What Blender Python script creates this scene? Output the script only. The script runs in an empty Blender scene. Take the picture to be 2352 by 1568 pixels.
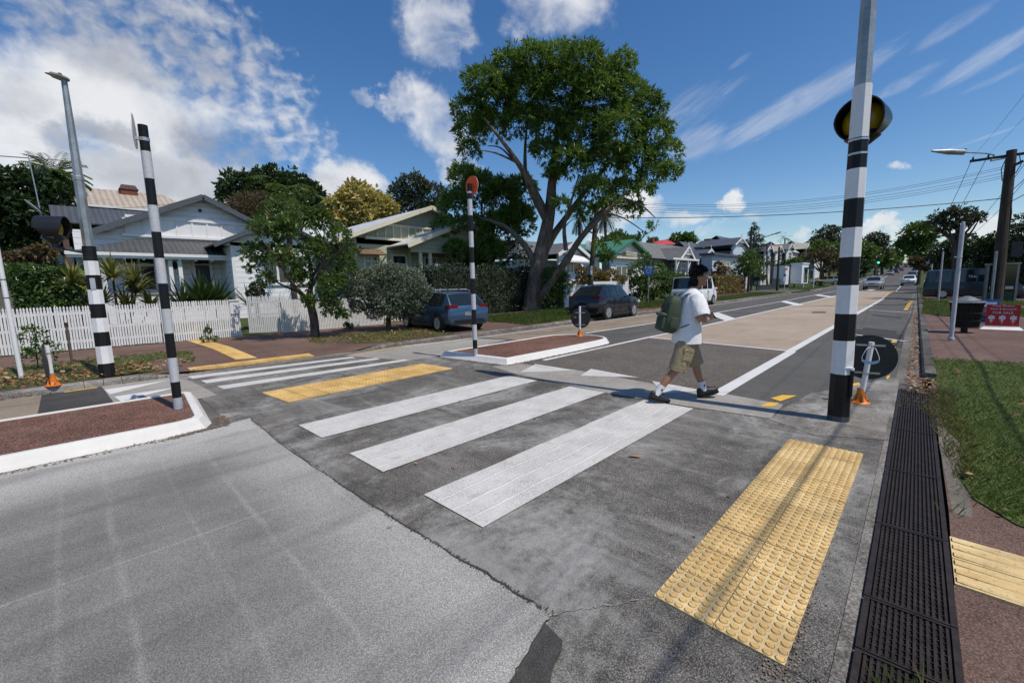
import bpy, bmesh, math, random
import numpy as np
from mathutils import Vector, Matrix
random.seed(7); RNG = np.random.default_rng(11)
SC = bpy.context.scene; COL = SC.collection
R = math.radians; PI = math.pi
# ---------------------------------------------------------------- camera model (surveyed from the photograph)
CF, CP, CRL, CY, CH = 980.0, 0.126725307, -0.025484368, 0.773939445, 1.6
_fw = np.array([-math.sin(CY)*math.cos(CP), math.cos(CY)*math.cos(CP), -math.sin(CP)])
_r0 = np.array([math.cos(CY), math.sin(CY), 0.0]); _u0 = np.cross(_r0, _fw)
_r = _r0*math.cos(CRL)+_u0*math.sin(CRL); _u = -_r0*math.sin(CRL)+_u0*math.cos(CRL)
def ray(x, y): return _fw+_r*(x-1176)/CF-_u*(y-784)/CF
def G(x, y, z=0.0):                    # point of height z seen at a photograph position
    d = ray(x, y); t = (z-CH)/d[2]; return (d[0]*t, d[1]*t)
def AX(x, y, X0):                      # (y, z) on the plane x = X0
    d = ray(x, y); t = X0/d[0]; return (d[1]*t, CH+d[2]*t)
def AD(x, y, dist):                    # 3-D point at a horizontal distance
    d = ray(x, y); t = dist/math.hypot(d[0], d[1]); return (d[0]*t, d[1]*t, CH+d[2]*t)
def HB(b, x, y):                       # height over base point b
    d = ray(x, y); t = (b[0]*d[0]+b[1]*d[1])/(d[0]**2+d[1]**2); return CH+d[2]*t
# ---------------------------------------------------------------- site
def s(y): return -0.0173*y
def xL(y): return -10.6+s(y)
def xR(y): return 0.17+s(y)
def zr(y):
    k = (y-100)/12.0
    return 0.03*12*(math.log1p(math.exp(k)) if k < 30 else k)
def sst(a, b, v):
    t = min(1, max(0, (v-a)/(b-a))); return t*t*(3-2*t)
def gz(x, y):
    b = zr(y); dl = xL(y)-x; dr = x-xR(y)
    if dl > 0:
        wn = sst(.7, 1.5, y)*(1-sst(5.1, 6.0, y))
        b += 0.13*min(1, dl/0.16)*(1-.87*wn*max(0, 1-max(0, dl-.16)/2.8))+0.07*min(1, dl/5.8)+0.25*sst(6.5, 13, dl)
        b += sst(9, 20, dl)*sst(44, 72, y)*1.6+sst(16, 60, dl)*2.6
    elif dr > 0:
        b += (0.012+0.09*sst(8.2, 10.5, y))*min(1, dr/0.14)
    return b
# ---------------------------------------------------------------- tagging
def tag(o, label=None, cat=None, group=None, kind=None):
    if label: o['label'] = label
    if cat: o['category'] = cat
    if group: o['group'] = group
    if kind: o['kind'] = kind
    return o
def thing(name, loc, label, cat, group=None, rz=0.0):
    o = bpy.data.objects.new(name, None); COL.objects.link(o); o.empty_display_size = .2
    o.location = loc; o.rotation_euler = (0, 0, rz); return tag(o, label, cat, group)
def copy_tree(o, parent=None):
    c = o.copy(); COL.objects.link(c)
    if parent: c.parent = parent
    for ch in list(o.children): copy_tree(ch, c)
    return c
# ---------------------------------------------------------------- mesh builder
class MB:
    def __init__(self): self.v = []; self.f = []; self.m = []; self.s = []
    def add(self, vs, fs, mi=0, smooth=False):
        n = len(self.v); self.v += [tuple(map(float, p)) for p in vs]
        for q in fs: self.f.append([i+n for i in q]); self.m.append(mi); self.s.append(smooth)
        return self
    def quad(self, a, b, c, d, mi=0): return self.add([a, b, c, d], [(0, 1, 2, 3)], mi)
    def box(self, c, sz, rz=0, mi=0, rot=None):
        x, y, z = sz[0]/2, sz[1]/2, sz[2]/2
        vs = [Vector((sx*x, sy*y, q*z)) for q in (-1, 1) for sx, sy in ((-1, -1), (1, -1), (1, 1), (-1, 1))]
        M = rot if rot is not None else Matrix.Rotation(rz, 3, 'Z')
        vs = [M @ p+Vector(c) for p in vs]
        return self.add(vs, [(3, 2, 1, 0), (4, 5, 6, 7), (0, 1, 5, 4), (1, 2, 6, 5), (2, 3, 7, 6), (3, 0, 4, 7)], mi)
    def bb(self, x0, x1, y0, y1, z0, z1, mi=0):
        return self.box(((x0+x1)/2, (y0+y1)/2, (z0+z1)/2), (abs(x1-x0), abs(y1-y0), abs(z1-z0)), 0, mi)
    def tube(self, pts, rad, n=8, mi=0, smooth=True, caps=True, ph=0.0):
        pts = [Vector(p) for p in pts]
        if not hasattr(rad, '__len__'): rad = [rad]*len(pts)
        vs = []; prev = None
        for i, p in enumerate(pts):
            t = (pts[min(i+1, len(pts)-1)]-pts[max(i-1, 0)]).normalized()
            if prev is None:
                a = Vector((1, 0, 0)) if abs(t.x) < .9 else Vector((0, 1, 0))
                e1 = (a-t*a.dot(t)).normalized()
            else: e1 = (prev-t*prev.dot(t)).normalized()
            prev = e1; e2 = t.cross(e1)
            for k in range(n):
                w = 2*PI*k/n+ph; vs.append(p+(e1*math.cos(w)+e2*math.sin(w))*rad[i])
        fs = [(i*n+k, i*n+(k+1) % n, (i+1)*n+(k+1) % n, (i+1)*n+k) for i in range(len(pts)-1) for k in range(n)]
        self.add(vs, fs, mi, smooth)
        if caps:
            self.add(vs[:n], [tuple(range(n))[::-1]], mi); self.add(vs[-n:], [tuple(range(n))], mi)
        return self
    def lathe(self, prof, c=(0, 0, 0), n=16, mi=0, smooth=True, M=None, ph=0.0):
        vs = []
        for r_, z in prof:
            for k in range(n):
                w = 2*PI*k/n+ph; p = Vector((r_*math.cos(w), r_*math.sin(w), z))
                vs.append((M @ p if M is not None else p)+Vector(c))
        fs = [(i*n+k, i*n+(k+1) % n, (i+1)*n+(k+1) % n, (i+1)*n+k) for i in range(len(prof)-1) for k in range(n)]
        self.add(vs, fs, mi, smooth)
        flat = lambda a, b: abs(a[1]-b[1]) < 1e-6 and b[0] < a[0]
        if prof[0][0] > 1e-6 and not flat(prof[0], prof[1]): self.add(vs[:n], [tuple(range(n))[::-1]], mi)
        if prof[-1][0] > 1e-6 and not flat(prof[-1], prof[-2]): self.add(vs[-n:], [tuple(range(n))], mi)
        return self
    def ball(self, c, r, n=12, mi=0, M=None):
        rx, ry, rz = r if hasattr(r, '__len__') else (r, r, r); vs = []; h = n//2+1
        for i in range(h+1):
            a = PI*i/h
            for k in range(n):
                w = 2*PI*k/n; p = Vector((rx*math.sin(a)*math.cos(w), ry*math.sin(a)*math.sin(w), -rz*math.cos(a)))
                vs.append((M @ p if M is not None else p)+Vector(c))
        return self.add(vs, [(i*n+k, i*n+(k+1) % n, (i+1)*n+(k+1) % n, (i+1)*n+k) for i in range(h) for k in range(n)], mi, True)
    def prism(self, poly, z0, z1, mi=0, T=None, top=None):
        n = len(poly); vs = [Vector((p[0], p[1], z0)) for p in poly]+[Vector((p[0], p[1], z1)) for p in (top or poly)]
        if T is not None: vs = [T @ p for p in vs]
        return self.add(vs, [tuple(range(n))[::-1], tuple(range(n, 2*n))]+[(i, (i+1) % n, n+(i+1) % n, n+i) for i in range(n)], mi)
    def obj(self, name, mats, parent=None, fix=True):
        me = bpy.data.meshes.new(name); me.from_pydata(self.v, [], self.f)
        if not hasattr(mats, '__len__'): mats = [mats]
        for q in mats: me.materials.append(q)
        me.polygons.foreach_set('material_index', self.m); me.polygons.foreach_set('use_smooth', self.s)
        if fix and len(self.f) < 6000:
            b = bmesh.new(); b.from_mesh(me); bmesh.ops.remove_doubles(b, verts=b.verts, dist=1e-5)
            bmesh.ops.recalc_face_normals(b, faces=b.faces); b.to_mesh(me); b.free()
        me.update()
        if any(self.s): me.set_sharp_from_angle(angle=R(42))
        o = bpy.data.objects.new(name, me); COL.objects.link(o)
        if parent: o.parent = parent
        return o
def npmesh(name, V, F, mats, parent=None, mi=None, smooth=False):
    V = np.asarray(V, np.float32).reshape(-1, 3); F = np.asarray(F, np.int32); k = F.shape[1]
    me = bpy.data.meshes.new(name); me.vertices.add(len(V)); me.vertices.foreach_set('co', V.ravel())
    me.loops.add(F.size); me.loops.foreach_set('vertex_index', F.ravel())
    me.polygons.add(len(F)); me.polygons.foreach_set('loop_start', np.arange(0, F.size, k, dtype=np.int32))
    if not hasattr(mats, '__len__'): mats = [mats]
    for q in mats: me.materials.append(q)
    if mi is not None: me.polygons.foreach_set('material_index', np.asarray(mi, np.int32))
    me.polygons.foreach_set('use_smooth', np.full(len(F), smooth)); me.update(calc_edges=True)
    o = bpy.data.objects.new(name, me); COL.objects.link(o)
    if parent: o.parent = parent
    return o
def text_obj(body, size, M, mat_, name, parent, ext=0.002, align='CENTER'):   # lettering turned into a mesh
    cu = bpy.data.curves.new(name, 'FONT'); cu.body = body; cu.size = size; cu.extrude = ext; cu.align_x = align; cu.align_y = 'CENTER'
    cu.resolution_u = 2
    t = bpy.data.objects.new(name, cu); COL.objects.link(t)
    dg = bpy.context.evaluated_depsgraph_get(); me = bpy.data.meshes.new_from_object(t.evaluated_get(dg)); bpy.data.objects.remove(t)
    me.materials.clear(); me.materials.append(mat_); o = bpy.data.objects.new(name, me); COL.objects.link(o)
    o.parent = parent; o.matrix_local = M; return o
# ---------------------------------------------------------------- materials
class NT:
    def __init__(self, name):
        self.mat = bpy.data.materials.new(name); self.mat.use_nodes = True; self.t = self.mat.node_tree; self.t.nodes.clear()
        self.out = self.t.nodes.new('ShaderNodeOutputMaterial')
    def n(self, ty, ins=None, **kw):
        o = self.t.nodes.new('ShaderNode'+ty)
        for k, v in kw.items(): setattr(o, k, v)
        for k, v in (ins or {}).items(): self.set(o.inputs[k], v)
        return o
    def set(self, sock, v):
        if isinstance(v, bpy.types.NodeSocket): self.t.links.new(v, sock)
        elif isinstance(v, bpy.types.Node): self.t.links.new(v.outputs[0], sock)
        else:
            if hasattr(v, '__len__') and len(v) == 3 and sock.type == 'RGBA': v = (*v, 1)
            sock.default_value = v
    def m(self, op, a, b=0.0, c=0.0, clamp=False):
        o = self.t.nodes.new('ShaderNodeMath'); o.operation = op; o.use_clamp = clamp
        self.set(o.inputs[0], a); self.set(o.inputs[1], b); self.set(o.inputs[2], c); return o.outputs[0]
    def vm(self, op, a, b=(0, 0, 0), out=0):
        o = self.t.nodes.new('ShaderNodeVectorMath'); o.operation = op
        self.set(o.inputs[0], a); self.set(o.inputs[1], b); return o.outputs[out]
    def mix(self, fac, a, b, bt='MIX'):
        o = self.t.nodes.new('ShaderNodeMix'); o.data_type = 'RGBA'; o.blend_type = bt; o.clamp_factor = True
        self.set(o.inputs[0], fac); self.set(o.inputs[6], a); self.set(o.inputs[7], b); return o.outputs[2]
    def pos(self): return self.n('NewGeometry').outputs['Position']
    def noise(self, vec, sc, det=4, rough=.6, out=0, dist=0.0):
        o = self.n('TexNoise', {'Scale': sc, 'Detail': det, 'Roughness': rough, 'Distortion': dist}); self.set(o.inputs['Vector'], vec); return o.outputs[out]
    def ss(self, v, a, b, x=0.0, y=1.0):     # smooth ramp
        o = self.n('MapRange', {'Value': v, 'From Min': a, 'From Max': b, 'To Min': x, 'To Max': y}, interpolation_type='SMOOTHSTEP'); return o.outputs[0]
    def scale(self, v, k): return self.vm('MULTIPLY', v, k)
    def finish(self, col, rough=.7, bump=None, bstr=.3, bdist=.01, spec=.5, metal=0.0, **kw):
        p = self.n('BsdfPrincipled', {'Roughness': rough, 'Metallic': metal, 'Specular IOR Level': spec}); self.set(p.inputs['Base Color'], col)
        for k, v in kw.items(): self.set(p.inputs[k.replace('_', ' ')], v)
        if bump is not None:
            b = self.n('Bump', {'Strength': bstr, 'Distance': bdist}); self.set(b.inputs['Height'], bump); self.t.links.new(b.outputs[0], p.inputs['Normal'])
        self.t.links.new(p.outputs[0], self.out.inputs[0]); self.p = p; return self.mat
def M_plain(name, c, rough=.6, var=.12, sc=6.0, metal=0.0, bump=0.0, spec=.5, **kw):
    t = NT(name); P = t.n('TexCoord').outputs['Object']
    nz = t.noise(P, sc, 5); n2 = t.noise(P, sc*9, 3)
    f = t.m('ADD', t.m('MULTIPLY', nz, .7), t.m('MULTIPLY', n2, .3))
    col = t.mix(t.ss(f, .3, .7), [q*(1-var) for q in c], [min(1, q*(1+var)) for q in c])
    rg = t.m('ADD', rough-.05, t.m('MULTIPLY', n2, .1))
    return t.finish(col, rg, n2 if bump else None, bump, .01, spec, metal, **kw)
def M_asphalt(name, c1, c2, speck=.35, big=.5, sc=260, dust=None, dustamt=.5, bump=.35, rough=.85):
    if max(c1)-min(c1) < .02: c1 = [c1[0]*1.05, c1[1], c1[2]*.92]; c2 = [c2[0]*1.05, c2[1], c2[2]*.92]
    t = NT(name); P = t.pos()
    lg = t.noise(P, big, 6, .65); md = t.noise(P, big*7, 5, .7); fi = t.noise(P, sc, 2, .6); v = t.n('TexVoronoi', {'Scale': sc*.55}); t.set(v.inputs['Vector'], P)
    f = t.m('ADD', t.m('MULTIPLY', lg, .6), t.m('MULTIPLY', md, .4))
    col = t.mix(t.ss(f, .34, .66), c1, c2)
    sp = t.ss(fi, .35, .68, 1-speck, 1+speck); vs = t.ss(v.outputs['Distance'], .1, .75, 1+speck*.5, 1-speck*.7)
    col = t.vm('SCALE', col); nd = col.node; t.set(nd.inputs[3], t.m('MULTIPLY', sp, vs))
    if dust:
        d1 = t.noise(t.scale(P, (1.0, .55, 1)), .9, 8, .72, dist=.6); d2 = t.noise(P, 14, 4, .7)
        fac = t.m('MULTIPLY', t.ss(t.m('ADD', t.m('MULTIPLY', d1, .8), t.m('MULTIPLY', d2, .2)), .46, .68), dustamt)
        col = t.mix(fac, col, dust)
        if dustamt >= .8:
            d3 = t.noise(t.scale(P, (.45, 2.4, 1)), 1.1, 8, .68, dist=.9); d4 = t.noise(P, .55, 3)
            col = t.mix(t.m('MULTIPLY', t.ss(t.m('ADD', t.m('MULTIPLY', d3, .7), t.m('MULTIPLY', d4, .3)), .48, .66), .48), col, [q*.82 for q in dust])
            col = t.mix(t.m('MULTIPLY', t.ss(d3, .42, .30), .55), col, [q*.5 for q in c1])
    h = t.m('ADD', fi, t.m('MULTIPLY', v.outputs['Distance'], .6))
    return t.finish(col, rough, h, bump, .006, .3)
def M_leaf(name, dark, light, rough=.42, trans=.3, odd=None, oddp=.0, spec=.5):
    t = NT(name); g = t.n('NewGeometry'); rnd = g.outputs['Random Per Island']
    P = t.n('TexCoord').outputs['Object']; nz = t.noise(P, .9, 3)
    f = t.m('ADD', t.m('MULTIPLY', rnd, .6), t.m('MULTIPLY', t.ss(nz, .3, .7), .4))
    col = t.mix(f, dark, light)
    if odd:
        wn = t.n('TexWhiteNoise', noise_dimensions='1D'); t.set(wn.inputs['W'], t.m('MULTIPLY', rnd, 913.7))
        col = t.mix(t.m('LESS_THAN', wn.outputs[0], oddp), col, odd)
    p = t.n('BsdfPrincipled', {'Roughness': rough, 'Specular IOR Level': spec}); t.set(p.inputs['Base Color'], col)
    tr = t.n('BsdfTranslucent'); t.set(tr.inputs[0], t.mix(.5, col, (.55, .6, .08), 'MULTIPLY'))
    tr2 = t.mix(.22, col, (.25, .32, .03)); t.set(tr.inputs[0], tr2)
    mx = t.n('MixShader', {0: trans}); t.t.links.new(p.outputs[0], mx.inputs[1]); t.t.links.new(tr.outputs[0], mx.inputs[2])
    t.t.links.new(mx.outputs[0], t.out.inputs[0]); return t.mat
def M_boards(name, c, pitch=.15, var=.06, depth=1.0, vertical=False):   # weatherboards: shade under each lap darkened into the colour, plus bump
    t = NT(name); P = t.pos(); x = t.n('SeparateXYZ'); t.set(x.inputs[0], P)
    if vertical: z = t.m('ADD', x.outputs[0], x.outputs[1])
    else: z = x.outputs[2]
    fr = t.m('FRACT', t.m('DIVIDE', z, pitch)); nz = t.noise(t.scale(P, (1, 1, 6)), 3, 5)
    col = t.mix(t.ss(nz, .3, .7), [q*(1-var) for q in c], [min(1, q*(1+var)) for q in c])
    gap = t.ss(fr, .0, .09, .35, 1); cc = t.vm('SCALE', col); t.set(cc.node.inputs[3], gap)
    h = t.m('SUBTRACT', 1.0, fr)
    return t.finish(cc, .55, h, .8*depth, .03, .4)
def M_roof(name, c, pitch=.09, axis=1, rust=None, rough=.45, var=.12):   # corrugated iron
    t = NT(name); P = t.pos(); x = t.n('SeparateXYZ'); t.set(x.inputs[0], P)
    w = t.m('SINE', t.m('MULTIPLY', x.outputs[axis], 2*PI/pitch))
    nz = t.noise(P, 1.2, 6, .7); col = t.mix(t.ss(nz, .3, .7), [q*(1-var) for q in c], [min(1, q*(1+var)) for q in c])
    if rust:
        n2 = t.noise(P, 4.5, 6, .75); col = t.mix(t.ss(n2, .60, .68), col, rust)
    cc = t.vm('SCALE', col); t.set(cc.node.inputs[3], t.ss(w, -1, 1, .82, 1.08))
    return t.finish(cc, rough, w, .7, .02, .4)
def M_car(name, c, metal=.3, rough=.32, coat=.6):
    t = NT(name); P = t.n('TexCoord').outputs['Object']; nz = t.noise(P, 3, 6); z = t.n('SeparateXYZ'); t.set(z.inputs[0], P)
    d = t.m('MULTIPLY', t.ss(z.outputs[2], .7, .15), t.ss(nz, .35, .75))
    col = t.mix(t.m('MULTIPLY', d, .5), c, (.12, .1, .08))
    return t.finish(col, t.m('ADD', rough, t.m('MULTIPLY', nz, .15)), None, 0, 0, .5, metal, Coat_Weight=coat, Coat_Roughness=.08)
def M_emit(name, c, st):
    t = NT(name); e = t.n('Emission', {'Strength': st}); t.set(e.inputs[0], c); t.t.links.new(e.outputs[0], t.out.inputs[0]); return t.mat
def M_bark(name, c1, c2, sc=(8, 8, 2.0), bump=.8):
    t = NT(name); P = t.n('TexCoord').outputs['Object']; v = t.scale(P, sc); nz = t.noise(v, 1.5, 8, .7, dist=.4); n2 = t.noise(P, .8, 4)
    col = t.mix(t.ss(t.m('ADD', t.m('MULTIPLY', nz, .65), t.m('MULTIPLY', n2, .35)), .38, .62), c1, c2)
    return t.finish(col, .85, nz, bump, .05, .25)
# ================================================================ camera, sun, sky
cam = bpy.data.cameras.new('camera'); co = bpy.data.objects.new('camera', cam); COL.objects.link(co); SC.camera = co
cam.sensor_fit = 'HORIZONTAL'; cam.sensor_width = 36; cam.lens = 36*CF/2352; cam.clip_end = 6000; cam.clip_start = .05
Mw = Matrix(((_r[0], _u[0], -_fw[0], 0), (_r[1], _u[1], -_fw[1], 0), (_r[2], _u[2], -_fw[2], CH), (0, 0, 0, 1))); co.matrix_world = Mw
SUN_EL, SUN_AZ = R(61), math.atan2(1.0, .115)      # azimuth measured from +Y towards +X
sv = Vector((math.sin(SUN_AZ)*math.cos(SUN_EL), math.cos(SUN_AZ)*math.cos(SUN_EL), math.sin(SUN_EL)))
sl = bpy.data.lights.new('sun', 'SUN'); sl.energy = 3.9; sl.angle = R(.5); sl.color = (1, .92, .80)
so = bpy.data.objects.new('sun', sl); COL.objects.link(so); so.rotation_euler = sv.to_track_quat('Z', 'Y').to_euler(); so.location = (20, 0, 40)
SC.view_settings.view_transform = 'Standard'; SC.view_settings.look = 'None'; SC.view_settings.exposure = 0; SC.view_settings.gamma = 1
W = bpy.data.worlds.new('World'); SC.world = W; W.use_nodes = True
class WT(NT):
    def __init__(self, tree): self.t = tree; tree.nodes.clear(); self.out = tree.nodes.new('ShaderNodeOutputWorld')
w = WT(W.node_tree)
sky = w.n('TexSky', sky_type='NISHITA', sun_disc=False, sun_elevation=SUN_EL, sun_rotation=SUN_AZ, altitude=0, air_density=1.0, dust_density=.35, ozone_density=2.2)
D = w.vm('NORMALIZE', w.n('TexCoord').outputs['Generated']); sx = w.n('SeparateXYZ'); w.set(sx.inputs[0], D)
az = w.m('ARCTAN2', sx.outputs[0], sx.outputs[1]); el = w.m('ARCSINE', sx.outputs[2])
cv = w.n('CombineXYZ'); w.set(cv.inputs[0], az); w.set(cv.inputs[1], el); A2 = cv.outputs[0]
def ae(px, py): d = ray(px, py); return (math.atan2(d[0], d[1]), math.asin(d[2]/np.linalg.norm(d)))
wob = w.vm('SUBTRACT', w.noise(A2, 9, 6, .62, out=1), (.5, .5, .5)); AW = w.vm('ADD', A2, w.scale(wob, (.16, .12, 0)))
wob2 = w.vm('SUBTRACT', w.noise(A2, 26, 6, .6, out=1), (.5, .5, .5)); AW = w.vm('ADD', AW, w.scale(wob2, (.03, .026, 0)))
def blob(px, py, rx, ry, rot=0, amp=1.0, src=None):   # soft ellipse in (azimuth, elevation)
    c = ae(px, py); k = math.hypot(ae(px+20, py)[0]-c[0], ae(px+20, py)[1]-c[1])/20; kv = abs(ae(px, py+20)[1]-c[1])/20
    q = w.vm('SUBTRACT', src if src is not None else AW, (c[0], c[1], 0))
    if rot:
        o = w.n('VectorRotate', {'Angle': R(rot)}, rotation_type='Z_AXIS'); w.set(o.inputs['Vector'], q); q = o.outputs[0]
    q = w.vm('MULTIPLY', q, (1/(rx*k), 1/(ry*kv), 0)); d = w.vm('LENGTH', q, out=1)
    return w.ss(d, 1.25, .35, 0, amp)
def acc(l):
    o = l[0]
    for q in l[1:]: o = w.m('MAXIMUM', o, q)
    return o
cum = acc([blob(*b) for b in [(120, 560, 480, 330), (480, 470, 330, 170, 0, 1), (640, 560, 190, 130), (250, 250, 420, 190, 0, .9), (790, 430, 110, 90, 0, .95),
    (1005, 55, 110, 135, 0, .66), (1280, 20, 190, 105, 0, .68), (1010, 285, 120, 115, 30, .72), (930, 240, 70, 60, 0, .6), (1060, 390, 70, 60, 0, .7), (1030, 120, 50, 60, 0, .6), (845, 215, 50, 26, 0, .5),
    (1690, 470, 34, 22, -40, .75), (1440, 480, 90, 45, 0, .9), (1560, 490, 110, 30, 0, .6), (2030, 520, 45, 30, 0, .9), (2060, 545, 60, 25, 0, .8), (2250, 525, 120, 45, 0, .8), (2045, 380, 36, 22, 0, .6),
    (1380, 560, 60, 60, 0, .7), (1660, 520, 90, 22, 0, .55), (1850, 530, 40, 16, 0, .6), (1900, 545, 60, 20, 0, .5)]])
n1 = w.noise(w.scale(A2, (1, 1.25, 1)), 8.5, 7, .56, dist=.3)
cden = w.ss(w.m('ADD', cum, w.m('MULTIPLY', w.m('SUBTRACT', n1, .5), 1.3)), .28, .98)
# mackerel cloud, upper left
amask = acc([blob(*b, src=A2) for b in [(330, 60, 480, 230, 0, .95), (560, 190, 290, 210, 25, .9), (690, 330, 170, 130, 30, .85), (760, 420, 150, 80, 0, .85)]])
n2 = w.noise(w.scale(A2, (1.15, 1.5, 1)), 31, 4, .5, dist=.3); n2b = w.noise(A2, 12, 4, .6)
aden = w.m('MULTIPLY', w.ss(w.m('ADD', w.m('ADD', w.m('MULTIPLY', n2, .75), w.m('MULTIPLY', n2b, .5)), w.m('MULTIPLY', amask, .62)), 1.0, 1.42), w.ss(amask, .05, .6, 0, .82))
# cirrus, right
rr = w.n('VectorRotate', {'Angle': R(-24)}, rotation_type='Z_AXIS'); w.set(rr.inputs['Vector'], A2)
n3 = w.noise(w.scale(rr.outputs[0], (1.5, 8, 1)), 9, 9, .66, dist=.9)
cmask = acc([blob(*b, src=A2) for b in [(1820, 245, 280, 42, -20, .85), (1600, 330, 90, 50, -10, .8), (2190, 60, 130, 26, -20, .6), (2270, 130, 190, 30, -24, .8), (2290, 180, 130, 12, -15, .5), (1700, 140, 40, 12, -25, .6), (2080, 190, 120, 22, -20, .55), (2250, 320, 120, 6, -12, .55), (1560, 260, 200, 60, -15, .5)]])
iden = w.m('MULTIPLY', w.ss(w.m('ADD', w.m('MULTIPLY', n3, .8), w.m('MULTIPLY', cmask, .75)), .56, 1.25), .36)
# cloud tone: sunlit tops, grey bases
gry = acc([blob(*b) for b in [(290, 320, 110, 40, 0, .75), (520, 340, 120, 60, 15, .8), (160, 335, 70, 36, 0, .6), (420, 425, 260, 90, 0, .55), (760, 480, 110, 40, 0, .4), (700, 420, 90, 30, 0, .35), (200, 20, 520, 110, 0, .62), (330, 130, 330, 80, 0, .5), (560, 120, 200, 120, 0, .35), (60, 240, 120, 50, 0, .3)]])
n4 = w.noise(A2, 12, 6, .55, dist=.4)
shade = w.m('ADD', w.m('MULTIPLY', gry, 1.0), w.m('MULTIPLY', w.m('SUBTRACT', n4, .42), 1.0), clamp=True)
ccol = w.mix(shade, (8.4, 8.5, 8.7), (3.75, 3.95, 4.5))
skc = w.n('HueSaturation', {'Hue': .504, 'Saturation': 1.28, 'Value': 1.2}); w.set(skc.inputs['Color'], sky.outputs[0])
den = w.m('SUBTRACT', 1.0, w.m('MULTIPLY', w.m('SUBTRACT', 1.0, cden), w.m('SUBTRACT', 1.0, aden)))
den = w.m('MAXIMUM', den, iden); den = w.m('MULTIPLY', den, w.ss(el, -.02, .03))
allc = w.mix(w.m('MULTIPLY', den, .96), skc.outputs[0], ccol)
bg = w.n('Background', {'Strength': .1}); w.set(bg.inputs[0], allc); w.t.links.new(bg.outputs[0], w.out.inputs[0])
W.cycles.sampling_method = 'MANUAL'; W.cycles.sample_map_resolution = 512
SC.cycles.max_bounces = 5; SC.cycles.diffuse_bounces = 2; SC.cycles.glossy_bounces = 2; SC.cycles.transmission_bounces = 2; SC.cycles.transparent_max_bounces = 4
# ================================================================ ground
def GR(px, py, zo=0.0):                       # photograph position -> point on the road surface
    d = ray(px, py); lo, hi = 1.0, 900.0
    fl = lambda t: CH+d[2]*t-zr(d[1]*t)-zo
    t = None; step = 1.0; a = 1.0
    while a < 900:
        if fl(a) < 0: t = a; break
        a += max(.5, a*.01)
    if t is None: t = 800
    lo, hi = t-max(1, t*.012), t
    for _ in range(30):
        m_ = (lo+hi)/2
        if fl(m_) < 0: hi = m_
        else: lo = m_
    return (d[0]*hi, d[1]*hi)
def sheet(name, poly, dz, mat_, sub=0, z=None):       # polygon laid on the road plane
    mb = MB(); mb.add([(x, y, (zr(y) if z is None else z)+dz) for x, y in poly], [tuple(range(len(poly)))])
    o = mb.obj(name, mat_, fix=False)
    me = o.data
    if me.polygons[0].normal.z < 0: me.flip_normals()
    return tag(o, kind='structure')
def strip(name, f0, f1, ys, nx, dz, mat_, zf=gz):
    V = []; F = []
    for y in ys:
        a, b = f0(y), f1(y)
        for i in range(nx+1):
            x = a+(b-a)*i/nx; V.append((x, y, zf(x, y)+dz))
    k = nx+1
    for j in range(len(ys)-1):
        for i in range(nx): F.append((j*k+i, j*k+i+1, (j+1)*k+i+1, (j+1)*k+i))
    o = npmesh(name, V, F, mat_, smooth=True); return tag(o, kind='structure')
def frange(a, b, st):
    n = max(1, int(round((b-a)/st))); return [a+(b-a)*i/n for i in range(n+1)]
YR = frange(-40, 88, 2)+frange(92, 180, 4)+frange(190, 800, 15)
m_soil = M_asphalt('soil_grass', (.035, .06, .012), (.07, .10, .02), .5, .4, 60, (.12, .09, .05), .35, .3, .95)
m_road = M_asphalt('road_asphalt', (.085, .085, .086), (.128, .126, .124), .5, .35, 230, (.19, .185, .18), .4, .4)
m_road_dk = M_asphalt('dark_asphalt', (.046, .046, .047), (.070, .069, .068), .45, .5, 230, (.14, .135, .13), .28, .4)
m_rough = M_asphalt('coarse_asphalt', (.125, .114, .107), (.18, .165, .154), .75, .7, 130, None, 0, .6)
m_beige = M_asphalt('beige_surfacing', (.36, .285, .215), (.46, .375, .29), .3, .35, 210, (.2, .17, .14), .35, .45)
m_wearbeige = M_asphalt('worn_beige_surfacing', (.25, .205, .155), (.34, .27, .2), .3, .5, 210, (.10, .095, .09), .75, .45)
m_plat = M_asphalt('platform_concrete', (.088, .087, .085), (.20, .196, .19), .7, .8, 190, (.42, .41, .39), .8, .7)
m_apron = M_asphalt('apron_concrete', (.125, .122, .115), (.26, .25, .235), .6, 1.1, 210, (.46, .45, .43), .8, .6)
m_ramp = M_asphalt('pale_ramp', (.27, .268, .26), (.38, .372, .36), .4, .6, 240, (.45, .44, .42), .4, .4)
m_red = M_asphalt('red_brown_path', (.125, .076, .060), (.195, .118, .092), .5, .8, 170, (.24, .17, .14), .4, .5)
m_redisl = M_asphalt('red_brown_island', (.14, .068, .048), (.24, .12, .085), .75, .8, 100, (.26, .19, .15), .3, .6)
m_kerb = M_asphalt('kerb_concrete', (.10, .10, .095), (.26, .25, .24), .45, 1.4, 90, (.40, .39, .37), .7, .6)
m_gutter = M_asphalt('gutter_concrete', (.10, .095, .088), (.19, .18, .165), .45, .8, 200, (.34, .31, .27), .6, .4)
m_grassbase = M_asphalt('turf', (.045, .075, .014), (.085, .115, .025), .5, .7, 90, (.16, .13, .06), .5, .5, .95)
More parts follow.
